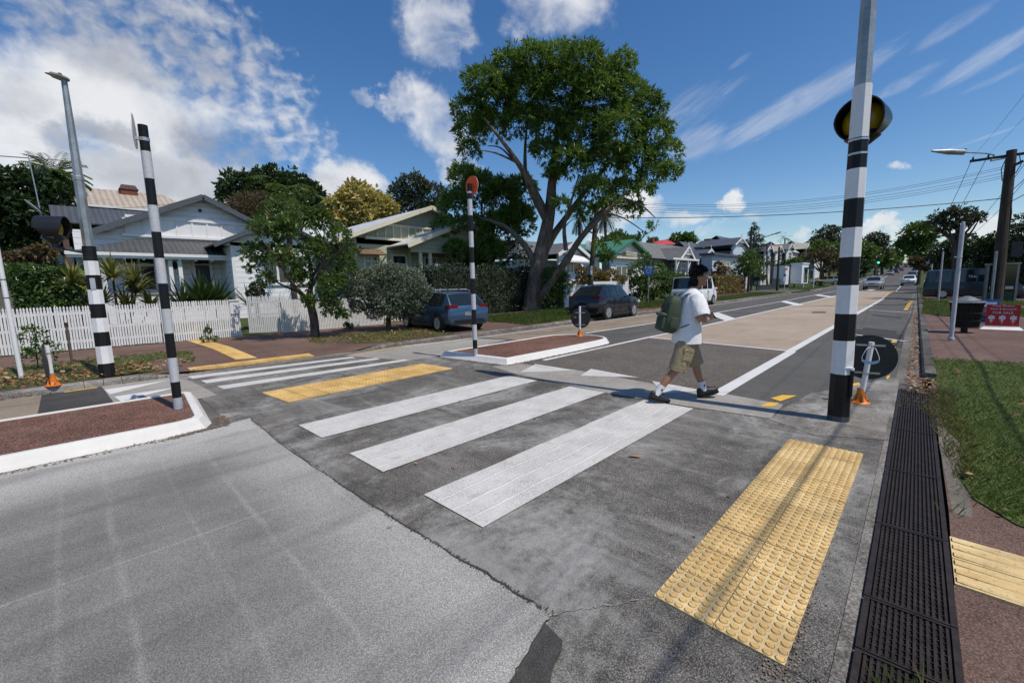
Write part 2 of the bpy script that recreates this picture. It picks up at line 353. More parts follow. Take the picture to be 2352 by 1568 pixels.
# near ramp: pale dusty edge beside the island, tyre tracks further out
t = NT('ramp_asphalt'); P = t.pos(); X = t.n('SeparateXYZ'); t.set(X.inputs[0], P)
lg = t.noise(P, .8, 7, .65); ly = t.noise(t.scale(P, (1, .22, 1)), 2.2, 6, .6); fi = t.noise(P, 230, 2); v = t.n('TexVoronoi', {'Scale': 120.0}); t.set(v.inputs['Vector'], P)
col = t.mix(t.ss(t.m('ADD', t.m('MULTIPLY', lg, .5), t.m('MULTIPLY', ly, .5)), .33, .66), (.15, .146, .136), (.265, .258, .242))
edge = t.m('ADD', t.ss(X.outputs[0], -4.5, -5.75), t.ss(X.outputs[0], -2.1, -1.2, 0, .75)); edge = t.m('MAXIMUM', edge, t.ss(X.outputs[1], .55, 1.3, 0, .7))
dust = t.m('MULTIPLY', edge, t.ss(t.m('ADD', lg, t.m('MULTIPLY', ly, .25)), .3, .7, .55, 1))
col = t.mix(t.m('MULTIPLY', dust, .95), col, (.48, .465, .435))
wob_ = t.m('MULTIPLY', t.m('SUBTRACT', t.noise(P, 1.3, 3), .5), .25)
wy = t.m('MULTIPLY', t.m('SUBTRACT', t.noise(t.scale(P, (.5, .5, 1)), 1.2, 4), .5), .10)
for py_, wd_, am in ((G(596, 1190)[1], .018, .36), (G(268, 1250)[1], .018, .32), (G(520, 1330)[1], .014, .22), (G(665, 1050)[1], .009, .5), (G(130, 1420)[1], .016, .16)):     # pale scrape lines across the lane
    ln = t.m('ABSOLUTE', t.m('SUBTRACT', t.m('ADD', X.outputs[1], wy), py_)); col = t.mix(t.m('MULTIPLY', t.ss(ln, wd_*2, .0), t.ss(t.noise(t.scale(P, (.7, 3, 1)), 1.7, 4), .38, .6, .05, am)), col, (.44, .43, .41))
for px_, am in ((G(200, 1100)[0], .35), (G(250, 1306)[0], .45)):
    ln = t.m('ABSOLUTE', t.m('SUBTRACT', t.m('ADD', X.outputs[0], wy), px_)); col = t.mix(t.m('MULTIPLY', t.ss(ln, .02, .0), t.ss(ly, .4, .6, .05, am)), col, (.42, .41, .39))
tr_ = t.noise(t.scale(P, (1.1, .18, 1)), 1.5, 5, .55); col = t.mix(t.ss(tr_, .52, .68, 0, .35), col, (.09, .088, .084))
nz_ = t.noise(P, 3.3, 5); spt = t.ss(nz_, .70, .76); col = t.mix(t.m('MULTIPLY', spt, .6), col, (.05, .05, .05))
sp = t.m('MULTIPLY', t.ss(fi, .33, .68, .6, 1.4), t.ss(v.outputs['Distance'], .1, .75, 1.2, .72)); cs = t.vm('SCALE', col); t.set(cs.node.inputs[3], sp)
m_near = t.finish(cs, .85, t.m('ADD', fi, v.outputs['Distance']), .5, .006, .3)

# base sheet reaching the horizon
xs = sorted(set([-1500, -900, -500, -300, -200, -140, -100, -80]+[float(q) for q in frange(-64, 24, 2)]+[40, 70, 120, 200, 400, 800, 1500]))
ysg = sorted(set([-1200, -600, -300, -150, -80]+[float(q) for q in YR]+[1000, 1400, 2200]))
V = []; F = []; k = len(xs)
for y in ysg:
    for x in xs:
        z = gz(x, min(y, 800))
        V.append((x, y, z-.09))
for j in range(len(ysg)-1):
    for i in range(k-1): F.append((j*k+i, j*k+i+1, (j+1)*k+i+1, (j+1)*k+i))
tag(npmesh('ground', V, F, m_soil, smooth=True), kind='structure')
strip('road', xL, xR, YR, 4, 0, m_road, lambda x, y: zr(y))
# side street joining on the left
sp_ = [G(1575, 676), G(1700, 668), G(1852, 662.5), G(1880, 655)]
strip('side_road', lambda y: -60, lambda y: xL(y)-.1, [59, 63, 67, 71], 20, .05, m_road)

P_ = lambda l: [GR(*q) for q in l]
# crossing table
sheet('crossing_platform', [(xL(1.3), 1.3), (-8.1, 1.25), (-6.1, 1.22), (-1.25, 1.2), (-1.2, -2.0), (.16, -2.0), (.12, 5.9), (-.75, 6.35)]+[(-2.3, 5.75), (-6.2, 6.0), (-8.3, 5.9), (xL(5.5), 5.6)], .004, m_plat)
sheet('near_ramp', [(-14.5*.0-6.05, -9), (-6.05, .9)]+P_([(575, 961), (625, 1005), (700, 1060), (840, 1152), (1000, 1251), (1140, 1336), (1271, 1415), (1170, 1568)])+[(-1.35, -9)], .008, m_near)
sheet('dark_patch', P_([(1250, 1432), (1292, 1475), (1290, 1500), (1268, 1545), (1262, 1600), (1150, 1600), (1195, 1535)]), .012, m_road_dk)
sheet('concrete_apron', P_([(1800, 938), (1860, 905), (1925, 893), (2048, 868), (2066, 868), (2058, 930), (2040, 1012), (1870, 1000), (1770, 965)]), .008, m_apron)
sheet('far_ramp', P_([(1130, 842), (1176, 833), (1329, 851), (1616, 902), (1660, 904), (1799, 930), (1769, 962), (1587, 935), (1398, 904), (1176, 857)]), .008, m_ramp)
sheet('coarse_asphalt_patch', P_([(1205, 833), (1250, 828), (1491, 776), (1820, 808), (1662, 902), (1616, 900), (1329, 850)]), .004, m_rough)
sheet('beige_surfacing', P_([(1491, 775), (1820, 808), (2031, 684), (2050, 669), (1967, 668), (1926, 677)]), .004, m_beige)
sheet('worn_beige_surfacing', P_([(1110, 775), (1340, 742), (1570, 713), (1545, 736), (1342, 766), (1215, 782)]), .004, m_wearbeige)
sheet('far_lane_ramp', P_([(790, 817), (930, 793), (1098, 778), (1165, 781), (1010, 818), (935, 829)]), .008, m_ramp)
sheet('left_lane_ramp', P_([(233, 887), (366, 862), (440, 876), (500, 908), (280, 950)]), .008, m_ramp)
sheet('left_lane_dark_asphalt', P_([(96, 907), (233, 886), (285, 950), (80, 978)]), .006, m_road_dk)
sheet('left_lane_beige', P_([(-160, 930), (96, 907), (80, 985), (-160, 1010)]), .006, m_wearbeige)
sheet('parking_lane_patch', P_([(1961, 755), (2083, 770), (2075, 800), (1930, 782)]), .004, m_road_dk)
sheet('resurfaced_lane', P_([(1820, 812), (1961, 730), (2000, 712), (2060, 716), (2040, 868), (1925, 890), (1800, 930), (1665, 903)]), .0025, M_asphalt('grey_asphalt', (.095, .097, .098), (.13, .13, .13), .45, .4, 230, None, 0, .4))
m_tar = M_plain('tar_seal', (.030, .030, .031), .75, .3, 20)
for q_ in ([(1985, 752), (2060, 760), (2058, 766), (1980, 757)], [(1975, 775), (2040, 783), (2030, 799), (1962, 789)], [(2003, 722), (2072, 729), (2071, 732), (2001, 725)], [(1868, 716), (1935, 716), (1934, 719), (1862, 719)]): sheet('road_patch', P_(q_), .006, m_tar if q_[0][0] != 1975 else m_road_dk)
strip('gutter', lambda y: xR(y)-.30, lambda y: xR(y), frange(8.6, 60, 2), 1, .005, m_gutter, lambda x, y: zr(y))
strip('left_gutter', lambda y: xL(y), lambda y: xL(y)+.28, frange(-12, 60, 2), 1, .005, m_gutter, lambda x, y: zr(y))

# ---- painted markings
def M_paint(name, c, lines=0, cover=.9, axis=0):
    t = NT(name); P = t.pos(); n1 = t.noise(P, 1.6, 7, .7); n2 = t.noise(P, 85, 3, .7); n3 = t.noise(t.scale(P, (1, .25, 1)), 16, 5, .7)
    col = t.mix(t.ss(n1, .3, .7), [q*.86 for q in c], c)
    h = n2
    if lines:                     # seams between passes of the paint machine
        X = t.n('SeparateXYZ'); t.set(X.inputs[0], P)
        wv = t.m('MULTIPLY', t.m('SUBTRACT', t.noise(t.scale(P, (.4, 1, 1)), 1.5, 3), .5), .12)
        fr = t.m('FRACT', t.m('MULTIPLY', t.m('ADD', X.outputs[0], wv), lines)); sm = t.m('ABSOLUTE', t.m('SUBTRACT', fr, .5))
        ridge = t.ss(sm, .06, .0); col = t.mix(t.m('MULTIPLY', ridge, .8), col, (.84, .83, .81)); col = t.mix(t.m('MULTIPLY', t.ss(t.m('ABSOLUTE', t.m('SUBTRACT', sm, .09)), .03, 0), .35), col, (.3, .3, .29))
        h = t.m('ADD', h, t.m('MULTIPLY', ridge, 1.5))
        rib = t.m('SINE', t.m('MULTIPLY', t.m('ADD', X.outputs[1], t.m('MULTIPLY', n3, .1)), 160)); h = t.m('ADD', h, t.m('MULTIPLY', rib, .25))
        col = t.mix(t.m('MULTIPLY', t.ss(rib, .2, 1), t.ss(n1, .45, .62, 0, .28)), col, (.36, .355, .345))
    if lines: n5 = t.noise(t.scale(P, (2.2, 1, 1)), 60, 4, .75); n6 = t.noise(P, 2.6, 5, .65); col = t.mix(t.m('MULTIPLY', t.ss(n5, .42, .60), t.ss(n6, .36, .62, .12, .72)), col, (.30, .293, .28))
    if lines: n7 = t.noise(t.scale(P, (1.6, .8, 1)), 4.5, 7, .75); col = t.mix(t.ss(t.m('ADD', t.m('MULTIPLY', n7, .8), t.m('MULTIPLY', n5, .2)), .52, .66, 0, .5), col, (.27, .263, .25))
    wear = t.m('ADD', t.m('MULTIPLY', n2, .55), t.m('MULTIPLY', n1, .45))
    col = t.mix(t.ss(wear, .56, .66, 0, cover), col, (.20, .197, .19))
    return t.finish(col, .62, h, .4, .004, .4)
m_zebra = M_paint('zebra_paint', (.66, .64, .605), 5.3, .75)
m_line = M_paint('line_paint', (.68, .675, .66), 0, .6)
m_yel = M_paint('yellow_paint', (.78, .46, .05), 0, .5)
def mark(name, px, m_=None, dz=.012): return sheet(name, P_(px), dz, m_ or m_line)
def wob_poly(x0, x1, y0, y1, amp=.012):
    a = [(x0+RNG.normal()*amp*.5, y) for y in frange(y0, y1, .25)]; b = [(x1+RNG.normal()*amp*.5, y) for y in frange(y1, y0, .25)]
    a[0] = (x0, y0+.0); return a+b
for x0, x1 in ((-5.36, -4.68), (-4.0, -3.35), (-2.72, -2.04)): sheet('zebra_stripe', wob_poly(x0, x1, 1.755, 5.38 if x0 < -3 else 5.36), .013, m_zebra)
for a in ([(431, 865), (441.5, 871), (817, 822.3), (808, 819.8)], [(461, 875), (474.5, 881.4), (874, 825.8), (863, 823)], [(498, 888), (514, 895), (940, 828.9), (929, 826)]): mark('zebra_stripe', a, m_zebra)
for a in ([(1194, 856), (1230, 837), (1327, 852)], [(1333, 864), (1357, 848), (1468, 868)], [(1497, 876), (1525, 905), (1615, 898)]): mark('ramp_arrow_marking', a, m_zebra)
for a in ([(240, 896), (388, 874), (253, 907)], [(262, 912), (414, 889), (278, 923)], [(271, 929), (449, 902), (278, 938)]): mark('ramp_arrow_marking', a, m_line)
def line(pts, w_, m_=None, name='lane_line'):
    q = P_(pts); mb = MB(); L = []; Rr = []
    for i, p in enumerate(q):
        a = q[max(0, i-1)]; b = q[min(len(q)-1, i+1)]; dx, dy = b[0]-a[0], b[1]-a[1]; l = math.hypot(dx, dy); nx, ny = -dy/l*w_/2, dx/l*w_/2
        L.append((p[0]+nx, p[1]+ny, zr(p[1])+.012)); Rr.append((p[0]-nx, p[1]-ny, zr(p[1])+.012))
    for i in range(len(q)-1): mb.quad(L[i], L[i+1], Rr[i+1], Rr[i])
    return tag(mb.obj(name, m_ or m_line), kind='structure')
line([(1249, 828), (1491, 775), (1603, 752), (1926, 678), (1968, 667)], .13)
line([(1491, 775.5), (1820, 807.5)], .11)
line([(1645, 908), (1818, 808)], .19); line([(1814, 808), (2031, 685)], .17)
line([(1345, 766), (1523, 739.5), (1627, 721.5), (1793, 693), (1927, 667), (1975, 654)], .12)
line([(925, 797), (1098, 776), (1340, 743), (1521, 718.5), (1621, 703.5), (1783, 681)], .11)
line([(-40, 911), (80, 899), (233, 887)], .09)
mark('chevron_bar', [(1627, 722), (1650, 718), (1690, 732), (1666, 737)]); mark('chevron_bar', [(1793, 693), (1805, 691), (1847, 700), (1830, 703)]); mark('chevron_bar', [(1868, 678), (1880, 676.5), (1920, 682), (1908, 683.5)])
line([(1998, 712), (2086, 718.5)], .09); line([(1950, 767), (2083, 785)], .1)
for a, b in (((2093, 691), (2091.2, 693.5)), ((2090, 696), (2088, 698.6)), ((2087, 700.5), (2085, 703.2)), ((2084.3, 705), (2082.6, 707.5)), ((2082, 709), (2080, 712))): line([a, b], .16, m_yel, 'yellow_dash')
mark('yellow_dash', [(2049, 781), (2061, 781.5), (2060, 788), (2047, 787)], m_yel); mark('yellow_dash', [(2046, 796), (2058, 797), (2056, 808), (2049, 807)], m_yel); mark('yellow_dash', [(2036, 866), (2045, 862), (2042, 869), (2036, 872)], m_yel)
mark('yellow_dash', [(1904, 890), (1972, 880), (1977, 885), (1930, 891)], m_yel); mark('yellow_dash', [(1770, 916), (1797, 908.5), (1830, 910), (1792, 923)], m_yel); mark('yellow_dash', [(1745, 934), (1768, 925), (1790, 927), (1776, 935)], m_yel)
for i in range(7):
    a = i/7; b = a+.085; p = lambda u: (2051+(2025-2051)*u, 668+(685-668)*u); line([p(a), p(b)], .18, m_yel, 'yellow_dash')
for i in range(6): line([(2052+i*7.4, 669.2+i*.55), (2056+i*7.4, 669.5+i*.55)], .22, m_yel, 'yellow_dash')
line([(2069, 657), (2058, 669)], .12)
line([(2062, 606.5), (2043, 616), (2026, 624.5)], .14); line([(2023, 626), (2004, 635)], .14); line([(1990, 641), (1966, 652)], .14); line([(2038, 633), (2025, 642)], .12)
for i, (a, b) in enumerate((((1870, 668), (1877, 666.4)), ((1880, 665.6), (1887, 664)), ((1889.5, 663.2), (1894, 661.8)), ((1897, 660.6), (1903, 659)), ((1912, 656.5), (1921, 653.6)))): line([a, b], .12)
line([(1835, 668), (1858, 668), (1864, 669)], .1); line([(1740, 659.5), (1820, 658)], .1)
line([(1783, 681), (1840, 671)], .07, m_yel); line([(147, 901.5), (223, 891)], .08, m_yel); line([(800, 817), (930, 795)], .06, m_yel)
mark('speed_hump_diamond', [(1989, 665.6), (2000, 664.3), (2013, 665.8), (2000, 667.6)])

# ---- tactile paving: domed tiles
def M_tact(name, c):
    t = NT(name); P = t.pos(); g = t.n('NewGeometry').outputs['Random Per Island']; n1 = t.noise(P, 2.2, 6, .7); n2 = t.noise(P, 45, 5, .75); n3 = t.noise(P, 300, 2)
    col = t.mix(t.ss(n1, .35, .65), [q*.72 for q in c], [min(.8, q*1.22) for q in c]); col = t.mix(t.m('MULTIPLY', t.ss(n1, .5, .75), .4), col, (.66, .55, .36)); col = t.mix(t.m('MULTIPLY', g, .5), col, [c[0]*.92, c[1]*.8, c[2]*.55])
    col = t.mix(t.ss(n2, .57, .67, 0, .85), col, (.11, .085, .05)); nn_ = t.noise(P, 5, 4, .7); col = t.mix(t.ss(nn_, .6, .72, 0, .45), col, (.30, .23, .13)); sc_ = t.vm('SCALE', col); t.set(sc_.node.inputs[3], t.ss(n3, .3, .7, .86, 1.1))
    return t.finish(sc_, .7, n2, .25, .004, .35)
m_tact = M_tact('tactile_yellow', (.69, .51, .26)); m_tact2 = M_tact('tactile_orange', (.68, .44, .15))
def tact(name, o, ex, ey, nx, ny, mat_, zf, dome=True, bars=False, miss=lambda i, j, u, v: False, tz=.011, k=6):
    mb = MB(); O = np.array(o); ex = np.array(ex)/nx; ey = np.array(ey)/ny; lx, ly = np.linalg.norm(ex), np.linalg.norm(ey)
    for i in range(nx):
        for j in range(ny):
            g = .012
            q = [O+ex*(i+g)+ey*(j+g), O+ex*(i+1-g)+ey*(j+g), O+ex*(i+1-g)+ey*(j+1-g), O+ex*(i+g)+ey*(j+1-g)]; jz = RNG.uniform(-.0012, .0012)
            cq = O+ex*(i+.5)+ey*(j+.5); zz = zf(cq[0], cq[1]) if callable(zf) else zf
            zq = [(zf(*p) if callable(zf) else zf)+tz+jz for p in q]; mb.add([(*p, zz-.02) for p in q]+[(*p, z_) for p, z_ in zip(q, zq)], [(3, 2, 1, 0), (4, 5, 6, 7), (0, 1, 5, 4), (1, 2, 6, 5), (2, 3, 7, 6), (3, 0, 4, 7)])
            if dome:
                for a in range(k):
                    for b in range(k):
                        u, v = (a+.5)/k, (b+.5)/k
                        if miss(i, j, u, v): continue
                        c = O+ex*(i+u)+ey*(j+v); r_ = min(lx, ly)/k*.37
                        mb.lathe([(r_*1.12, .0002), (r_*1.0, .0006)], (c[0], c[1], zz+tz+jz), 10, 2)
                        mb.lathe([(r_, 0), (r_*.84, .0058), (0, .0064)], (c[0], c[1], zz+tz+jz-.0002), 10, 1, False)
            if bars:
                for a in range(3):
                    u = (a+.5)/3; c0 = O+ex*(i+.04)+ey*(j+u); c1 = O+ex*(i+.96)+ey*(j+u); hw = ey*.09
                    tp = ey*.055
                    mb.prism([tuple(c0-hw), tuple(c1-hw), tuple(c1+hw), tuple(c0+hw)], zz+tz+jz-.0002, zz+tz+.0045, top=[tuple(c0-tp), tuple(c1-tp), tuple(c1+tp), tuple(c0+tp)])
    return tag(mb.obj(name, [mat_, m_dome, m_dirt], fix=False), kind='structure')
m_dome = M_tact('tactile_dome', (.66, .45, .18)); m_dirt = M_plain('dome_dirt', (.16, .11, .06), .9, .5, 60)
nomiss = lambda i, j, u, v: False
b0, b1, t0 = GR(1500, 1373), GR(1803, 1537), GR(1812, 1010)
wear = lambda i, j, u, v: (i == 1 and j < 2 and u > .62 and RNG.random() < .35)
tact('tactile_paving', b0, np.subtract(b1, b0), np.subtract(t0, b0), 2, 10, m_tact, .004, miss=nomiss)
c0, c1, c2 = GR(660, 925), GR(600, 903), GR(1040, 847)
tact('tactile_paving', c0, np.subtract(c2, c0), np.subtract(c1, c0), 10, 2, m_tact2, .004, k=5)
d0, d1, d2 = G(436, 853.5, .03), G(430, 848, .03), G(722, 817.5, .03)
tact('tactile_paving', d0, np.subtract(d2, d0), np.subtract(d1, d0), 10, 1, m_tact2, lambda x, y: max(.012, gz(x, y))+.012, k=4)
e0, e1, e2 = G(540, 829, .03), G(590, 824.5, .03), G(430, 783.5, .19)
tact('tactile_path', e0, np.subtract(e1, e0), np.subtract(e2, e0), 2, 13, m_tact2, lambda x, y: gz(x, y)+.004, dome=False, bars=False)
f0, f1 = G(2191, 1342, .012), G(2179, 1232, .012)
tact('tactile_path', f0, (1.5, -.1), np.subtract(f1, f0), 5, 2, m_tact, lambda x, y: gz(x, y)+.002, dome=False, bars=True)
# gritty worn spots where the domes are bare
m_grit = M_asphalt('loose_grit', (.10, .09, .08), (.17, .15, .13), .8, 2, 120, None, 0, 1.0)

# ---- verges, paths, kerbs
strip('left_footpath', lambda y: -16.6+s(y)*.6, lambda y: xL(y)-.16, frange(-12, 60, 1.0), 6, .0, m_red)
strip('right_footpath', lambda y: xR(y)+.10, lambda y: xR(y)+16, frange(-6, 60, 1.0), 6, .0, m_red)
def kerb(name, f, side, y0, y1, m_, h=.13, z0=-.05, w=.16, st=1.0, hf=None):
    mb = MB(); ys = frange(y0, y1, st)
    prof = [(0, z0), (0.005, h-.035), (.03, h), (w, h+.004), (w, z0)]
    for a, b in zip(ys[:-1], ys[1:]):
        if st <= 1.0 and RNG.random() < .0: continue
        vs = []
        for y in (a+.004, b-.004):
            if hf: h = hf(y); prof = [(0, z0), (0.005, max(.004, h-.035)), (.03, h), (w, h+.004), (w, z0)]
            for px_, pz in prof: vs.append((f(y)+side*px_, y, zr(y)+pz+(RNG.normal()*.004 if pz > .05 else 0)))
        n = len(prof)
        mb.add(vs, [(i, i+1, n+i+1, n+i) for i in range(n-1)]+[tuple(range(n)), tuple(range(n, 2*n))[::-1]], 0)
    return tag(mb.obj(name, m_), kind='structure')
HK = lambda y: max(.012, gz(xL(y)-.17, y)-zr(y)-.012)
kerb('left_kerb', xL, -1, -12, 0, m_kerb, .12); kerb('left_kerb', xL, -1, 0, 7, m_kerb, st=.25, hf=HK); kerb('left_kerb', xL, -1, 7, 59, m_kerb, .12); kerb('left_kerb', xL, -1, 71.5, 170, m_kerb, .12, st=3)
m_kerbd = M_asphalt('old_bluestone_kerb', (.045, .045, .045), (.13, .125, .12), .5, 2.2, 90, (.26, .25, .23), .6, .7)
kerb('right_kerb', xR, 1, 9.2, 11.0, m_kerbd, .10, st=.5); kerb('right_kerb', xR, 1, 11.0, 170, m_kerbd, .10)
sheet('grate_edging', [(.215, 4.0), (.31, 4.0), (.33, 5.6), (.30, 8.0), (.14, 8.3), (.17, 5.6)], .010, m_gutter)
sheet('grate_edging', [(.188, -2), (.31, -2), (.31, 3.99), (.20, 3.99)], .010, m_red)
sheet('grate_edging', [(-.135, -2), (-.085, -2), (-.20, 8.1), (-.25, 8.1)], .009, m_kerb)

# ---- traffic islands: white painted kerb, red chip infill
m_wkerb = M_paint('white_kerb_paint', (.72, .70, .665), 0, .45)
def island(name, poly, h=.13, ins=.17):
    n = len(poly); P0 = [Vector((x, y)) for x, y in poly]; c = sum(P0, Vector((0, 0)))/n
    def inset(d):
        out = []
        for i in range(n):
            a, b, c_ = P0[i-1], P0[i], P0[(i+1) % n]; e1 = (b-a).normalized(); e2 = (c_-b).normalized(); n1_ = Vector((-e1.y, e1.x)); n2_ = Vector((-e2.y, e2.x))
            k = (n1_+n2_).normalized(); out.append(b+k*d/max(.35, k.dot(n1_)))
        return out
    mb = MB(); rings = [(0, -.02), (.05, .055), (.085, h-.012), (.11, h), (ins, h), (ins+.01, h-.03)]; vs = []
    for d, z in rings: vs += [(p.x, p.y, z) for p in inset(d)]
    mb.add(vs, [(j*n+i, j*n+(i+1) % n, (j+1)*n+(i+1) % n, (j+1)*n+i) for j in range(len(rings)-1) for i in range(n)])
    o = tag(mb.obj(name+'_kerb', m_wkerb), kind='structure')
    q = inset(ins-.01); f = MB().add([(p.x, p.y, h-.014) for p in q], [tuple(range(n))]).obj(name+'_infill', m_redisl, fix=False)
    if f.data.polygons[0].normal.z < 0: f.data.flip_normals()
    tag(f, kind='structure')
tipc = (-7.2, 9.85)
I2 = [(-8.25, 5.95), (-6.12, 6.1), (-6.1, 8.2), (-6.14, 9.8)]+[(tipc[0]+1.06*math.cos(a), tipc[1]+.95*math.sin(a)) for a in [R(q) for q in range(0, 181, 15)][1:-1]]+[(-8.26, 9.8), (-8.26, 8.0)]
island('traffic_island', I2)
I1 = [(-6.12, -7), (-6.08, .72), (-6.16, .98), (-6.36, 1.08), (-8.1, 1.22), (-8.24, 1.12), (-8.26, .9), (-8.3, -7)]
island('traffic_island', I1)
# drifts of grit and leaf crumbs along the island kerbs
def grit(name, pts, w_, n, size, m_):
    V = []; F = []
    for i in range(n):
        u = RNG.random()*(len(pts)-1); k = int(u); u -= k; a, b = pts[k], pts[k+1]; x = a[0]+(b[0]-a[0])*u+RNG.normal()*w_; y = a[1]+(b[1]-a[1])*u+RNG.normal()*w_
        r_ = size*RNG.uniform(.4, 1.3); an = RNG.uniform(0, 6.28); z = zr(y)+.012
        dx, dy = math.cos(an)*r_, math.sin(an)*r_; q = len(V); V += [(x+dx, y+dy, z), (x-dy, y+dx, z+r_*.5), (x-dx, y-dy, z), (x+dy*.7, y-dx*.7, z+r_*.3)]; F.append((q, q+1, q+2, q+3))
    return tag(npmesh(name, V, F, m_), kind='stuff')
def joint(pts, w_, m_):
    q = P_(pts); mb = MB(); q2 = []
    for a, b in zip(q[:-1], q[1:]):
        for i in range(6): u = i/6; q2.append((a[0]+(b[0]-a[0])*u+RNG.normal()*.006, a[1]+(b[1]-a[1])*u+RNG.normal()*.006))
    for a, b in zip(q2[:-1], q2[1:]):
        w1 = w_*RNG.uniform(.4, 1.3); dx, dy = b[0]-a[0], b[1]-a[1]; l = math.hypot(dx, dy)+1e-9; nx, ny = -dy/l*w1, dx/l*w1
        mb.quad((a[0]+nx, a[1]+ny, .0135), (b[0]+nx, b[1]+ny, .0135), (b[0]-nx, b[1]-ny, .0135), (a[0]-nx, a[1]-ny, .0135))
    tag(mb.obj('concrete_joint', m_, fix=False), kind='structure')
m_jt = M_plain('joint_dark', (.045, .04, .035), .95, .4, 30)
joint([(575, 961), (625, 1005), (700, 1060), (840, 1152), (1000, 1251), (1140, 1336), (1271, 1415)], .004, m_jt); joint([(1271, 1415), (1250, 1434), (1195, 1535), (1165, 1600)], .004, m_jt)
joint([(1803, 1540), (1870, 1568), (1960, 1620)], .003, m_jt); joint([(1262, 1420), (1330, 1402), (1400, 1394), (1500, 1376)], .0022, M_plain('joint_pale', (.25, .24, .225), .9, .3, 30))
joint([(1640, 903), (1700, 901), (1800, 905), (1880, 902)], .004, m_jt); joint([(1690, 765), (1715, 757), (1740, 752)], .005, m_jt); joint([(1085, 843), (1200, 838), (1290, 850)], .005, m_jt)
m_grit2 = M_leaf('grit', (.07, .055, .04), (.34, .27, .2), .9, 0.0)
grit('loose_grit', [(-6.0, -4), (-6.0, .6), (-6.1, 1.15), (-6.6, 1.2)], .03, 2200, .011, m_grit2)
grit('loose_grit', [(-8.2, 5.86), (-6.1, 6.02), (-6.0, 8.5), (-6.05, 10)], .05, 1800, .012, m_grit2)
grit('loose_grit', [(-.36, 2.0), (-.40, 2.45)], .028, 900, .006, M_leaf('black_grit', (.02, .018, .015), (.12, .10, .08), .95, 0))
grit('loose_grit', [(-.33, 1.55), (-.36, 2.5), (-.4, 3.6)], .035, 1500, .006, m_grit2)
grit('loose_grit', [GR(575, 965), GR(840, 1153), GR(1271, 1416)], .008, 800, .006, M_leaf('dark_grit', (.03, .027, .024), (.1, .09, .08), .9, 0))
grit('loose_grit', [GR(1130, 850), GR(1398, 905), GR(1600, 938), GR(1769, 963)], .006, 500, .007, m_grit2)

# ---- drain grates: panels of bars in a steel frame
m_iron = M_plain('rusty_iron', (.040, .030, .026), .65, .45, 12, .6)
m_pit_shade = M_plain('drain_pit_shade', (.012, .010, .009), .95, .2)
gx = lambda y: .045-.0155*(y-2)
ends = [-.55, .8, 1.62, 2.2, 2.62, 3.5, 4.6, 5.9, 7.1, 8.1]
lab = ['nearest slotted iron drain grate at the bottom of the photo', 'iron drain grate beside the yellow ribbed tiles, second from the bottom', 'short iron drain grate alongside the wide end of the domed yellow tiles', 'iron drain grate level with the yellow ribbed tiles',
       'iron drain grate just past the yellow ribbed tiles', 'iron drain grate where the brown path meets the lawn corner', 'iron drain grate level with the far end of the domed yellow tiles', 'iron drain grate abreast of the near striped pole', 'farthest iron drain grate, half buried under dry grass']
for i, (a, b) in enumerate(zip(ends[:-1], ends[1:])):
    r_ = thing('drain_grate', (gx((a+b)/2), (a+b)/2, 0), lab[i], 'drain grate', 'iron drain grates along the right gutter')
    fr = MB(); bars = MB(); w_ = .165; L = (b-a)/2-.004; sh = -.0155
    for sx in (-1, 1): fr.box((sx*(w_-.012), 0, .006), (.024, 2*L, .012))
    for sy in (-1, 1): fr.box((0, sy*(L-.006), .005), (2*w_-.05, .012, .010))
    nb = 13
    for q in range(nb): bars.box((-w_+.036+(2*w_-.072)*q/(nb-1), 0, .003), (.0105, 2*L-.03, .008))
    for q in range(int((b-a)/.042)): bars.box((0, -L+.03+q*.042, .000), (2*w_-.06, .006, .006))
    fo = fr.obj('frame', m_iron, r_, fix=False); bo = bars.obj('bars', m_iron, r_, fix=False); r_.rotation_euler[2] = math.atan(.0155)
    pit_shade = MB(); pit_shade.box((0, 0, -.007), (2*w_-.02, 2*L, .006)); pit_shade.obj('pit_shade', m_pit_shade, r_, fix=False)  # near-black slab behind the bars paints the shade inside the drain
    r_.location.z = .014
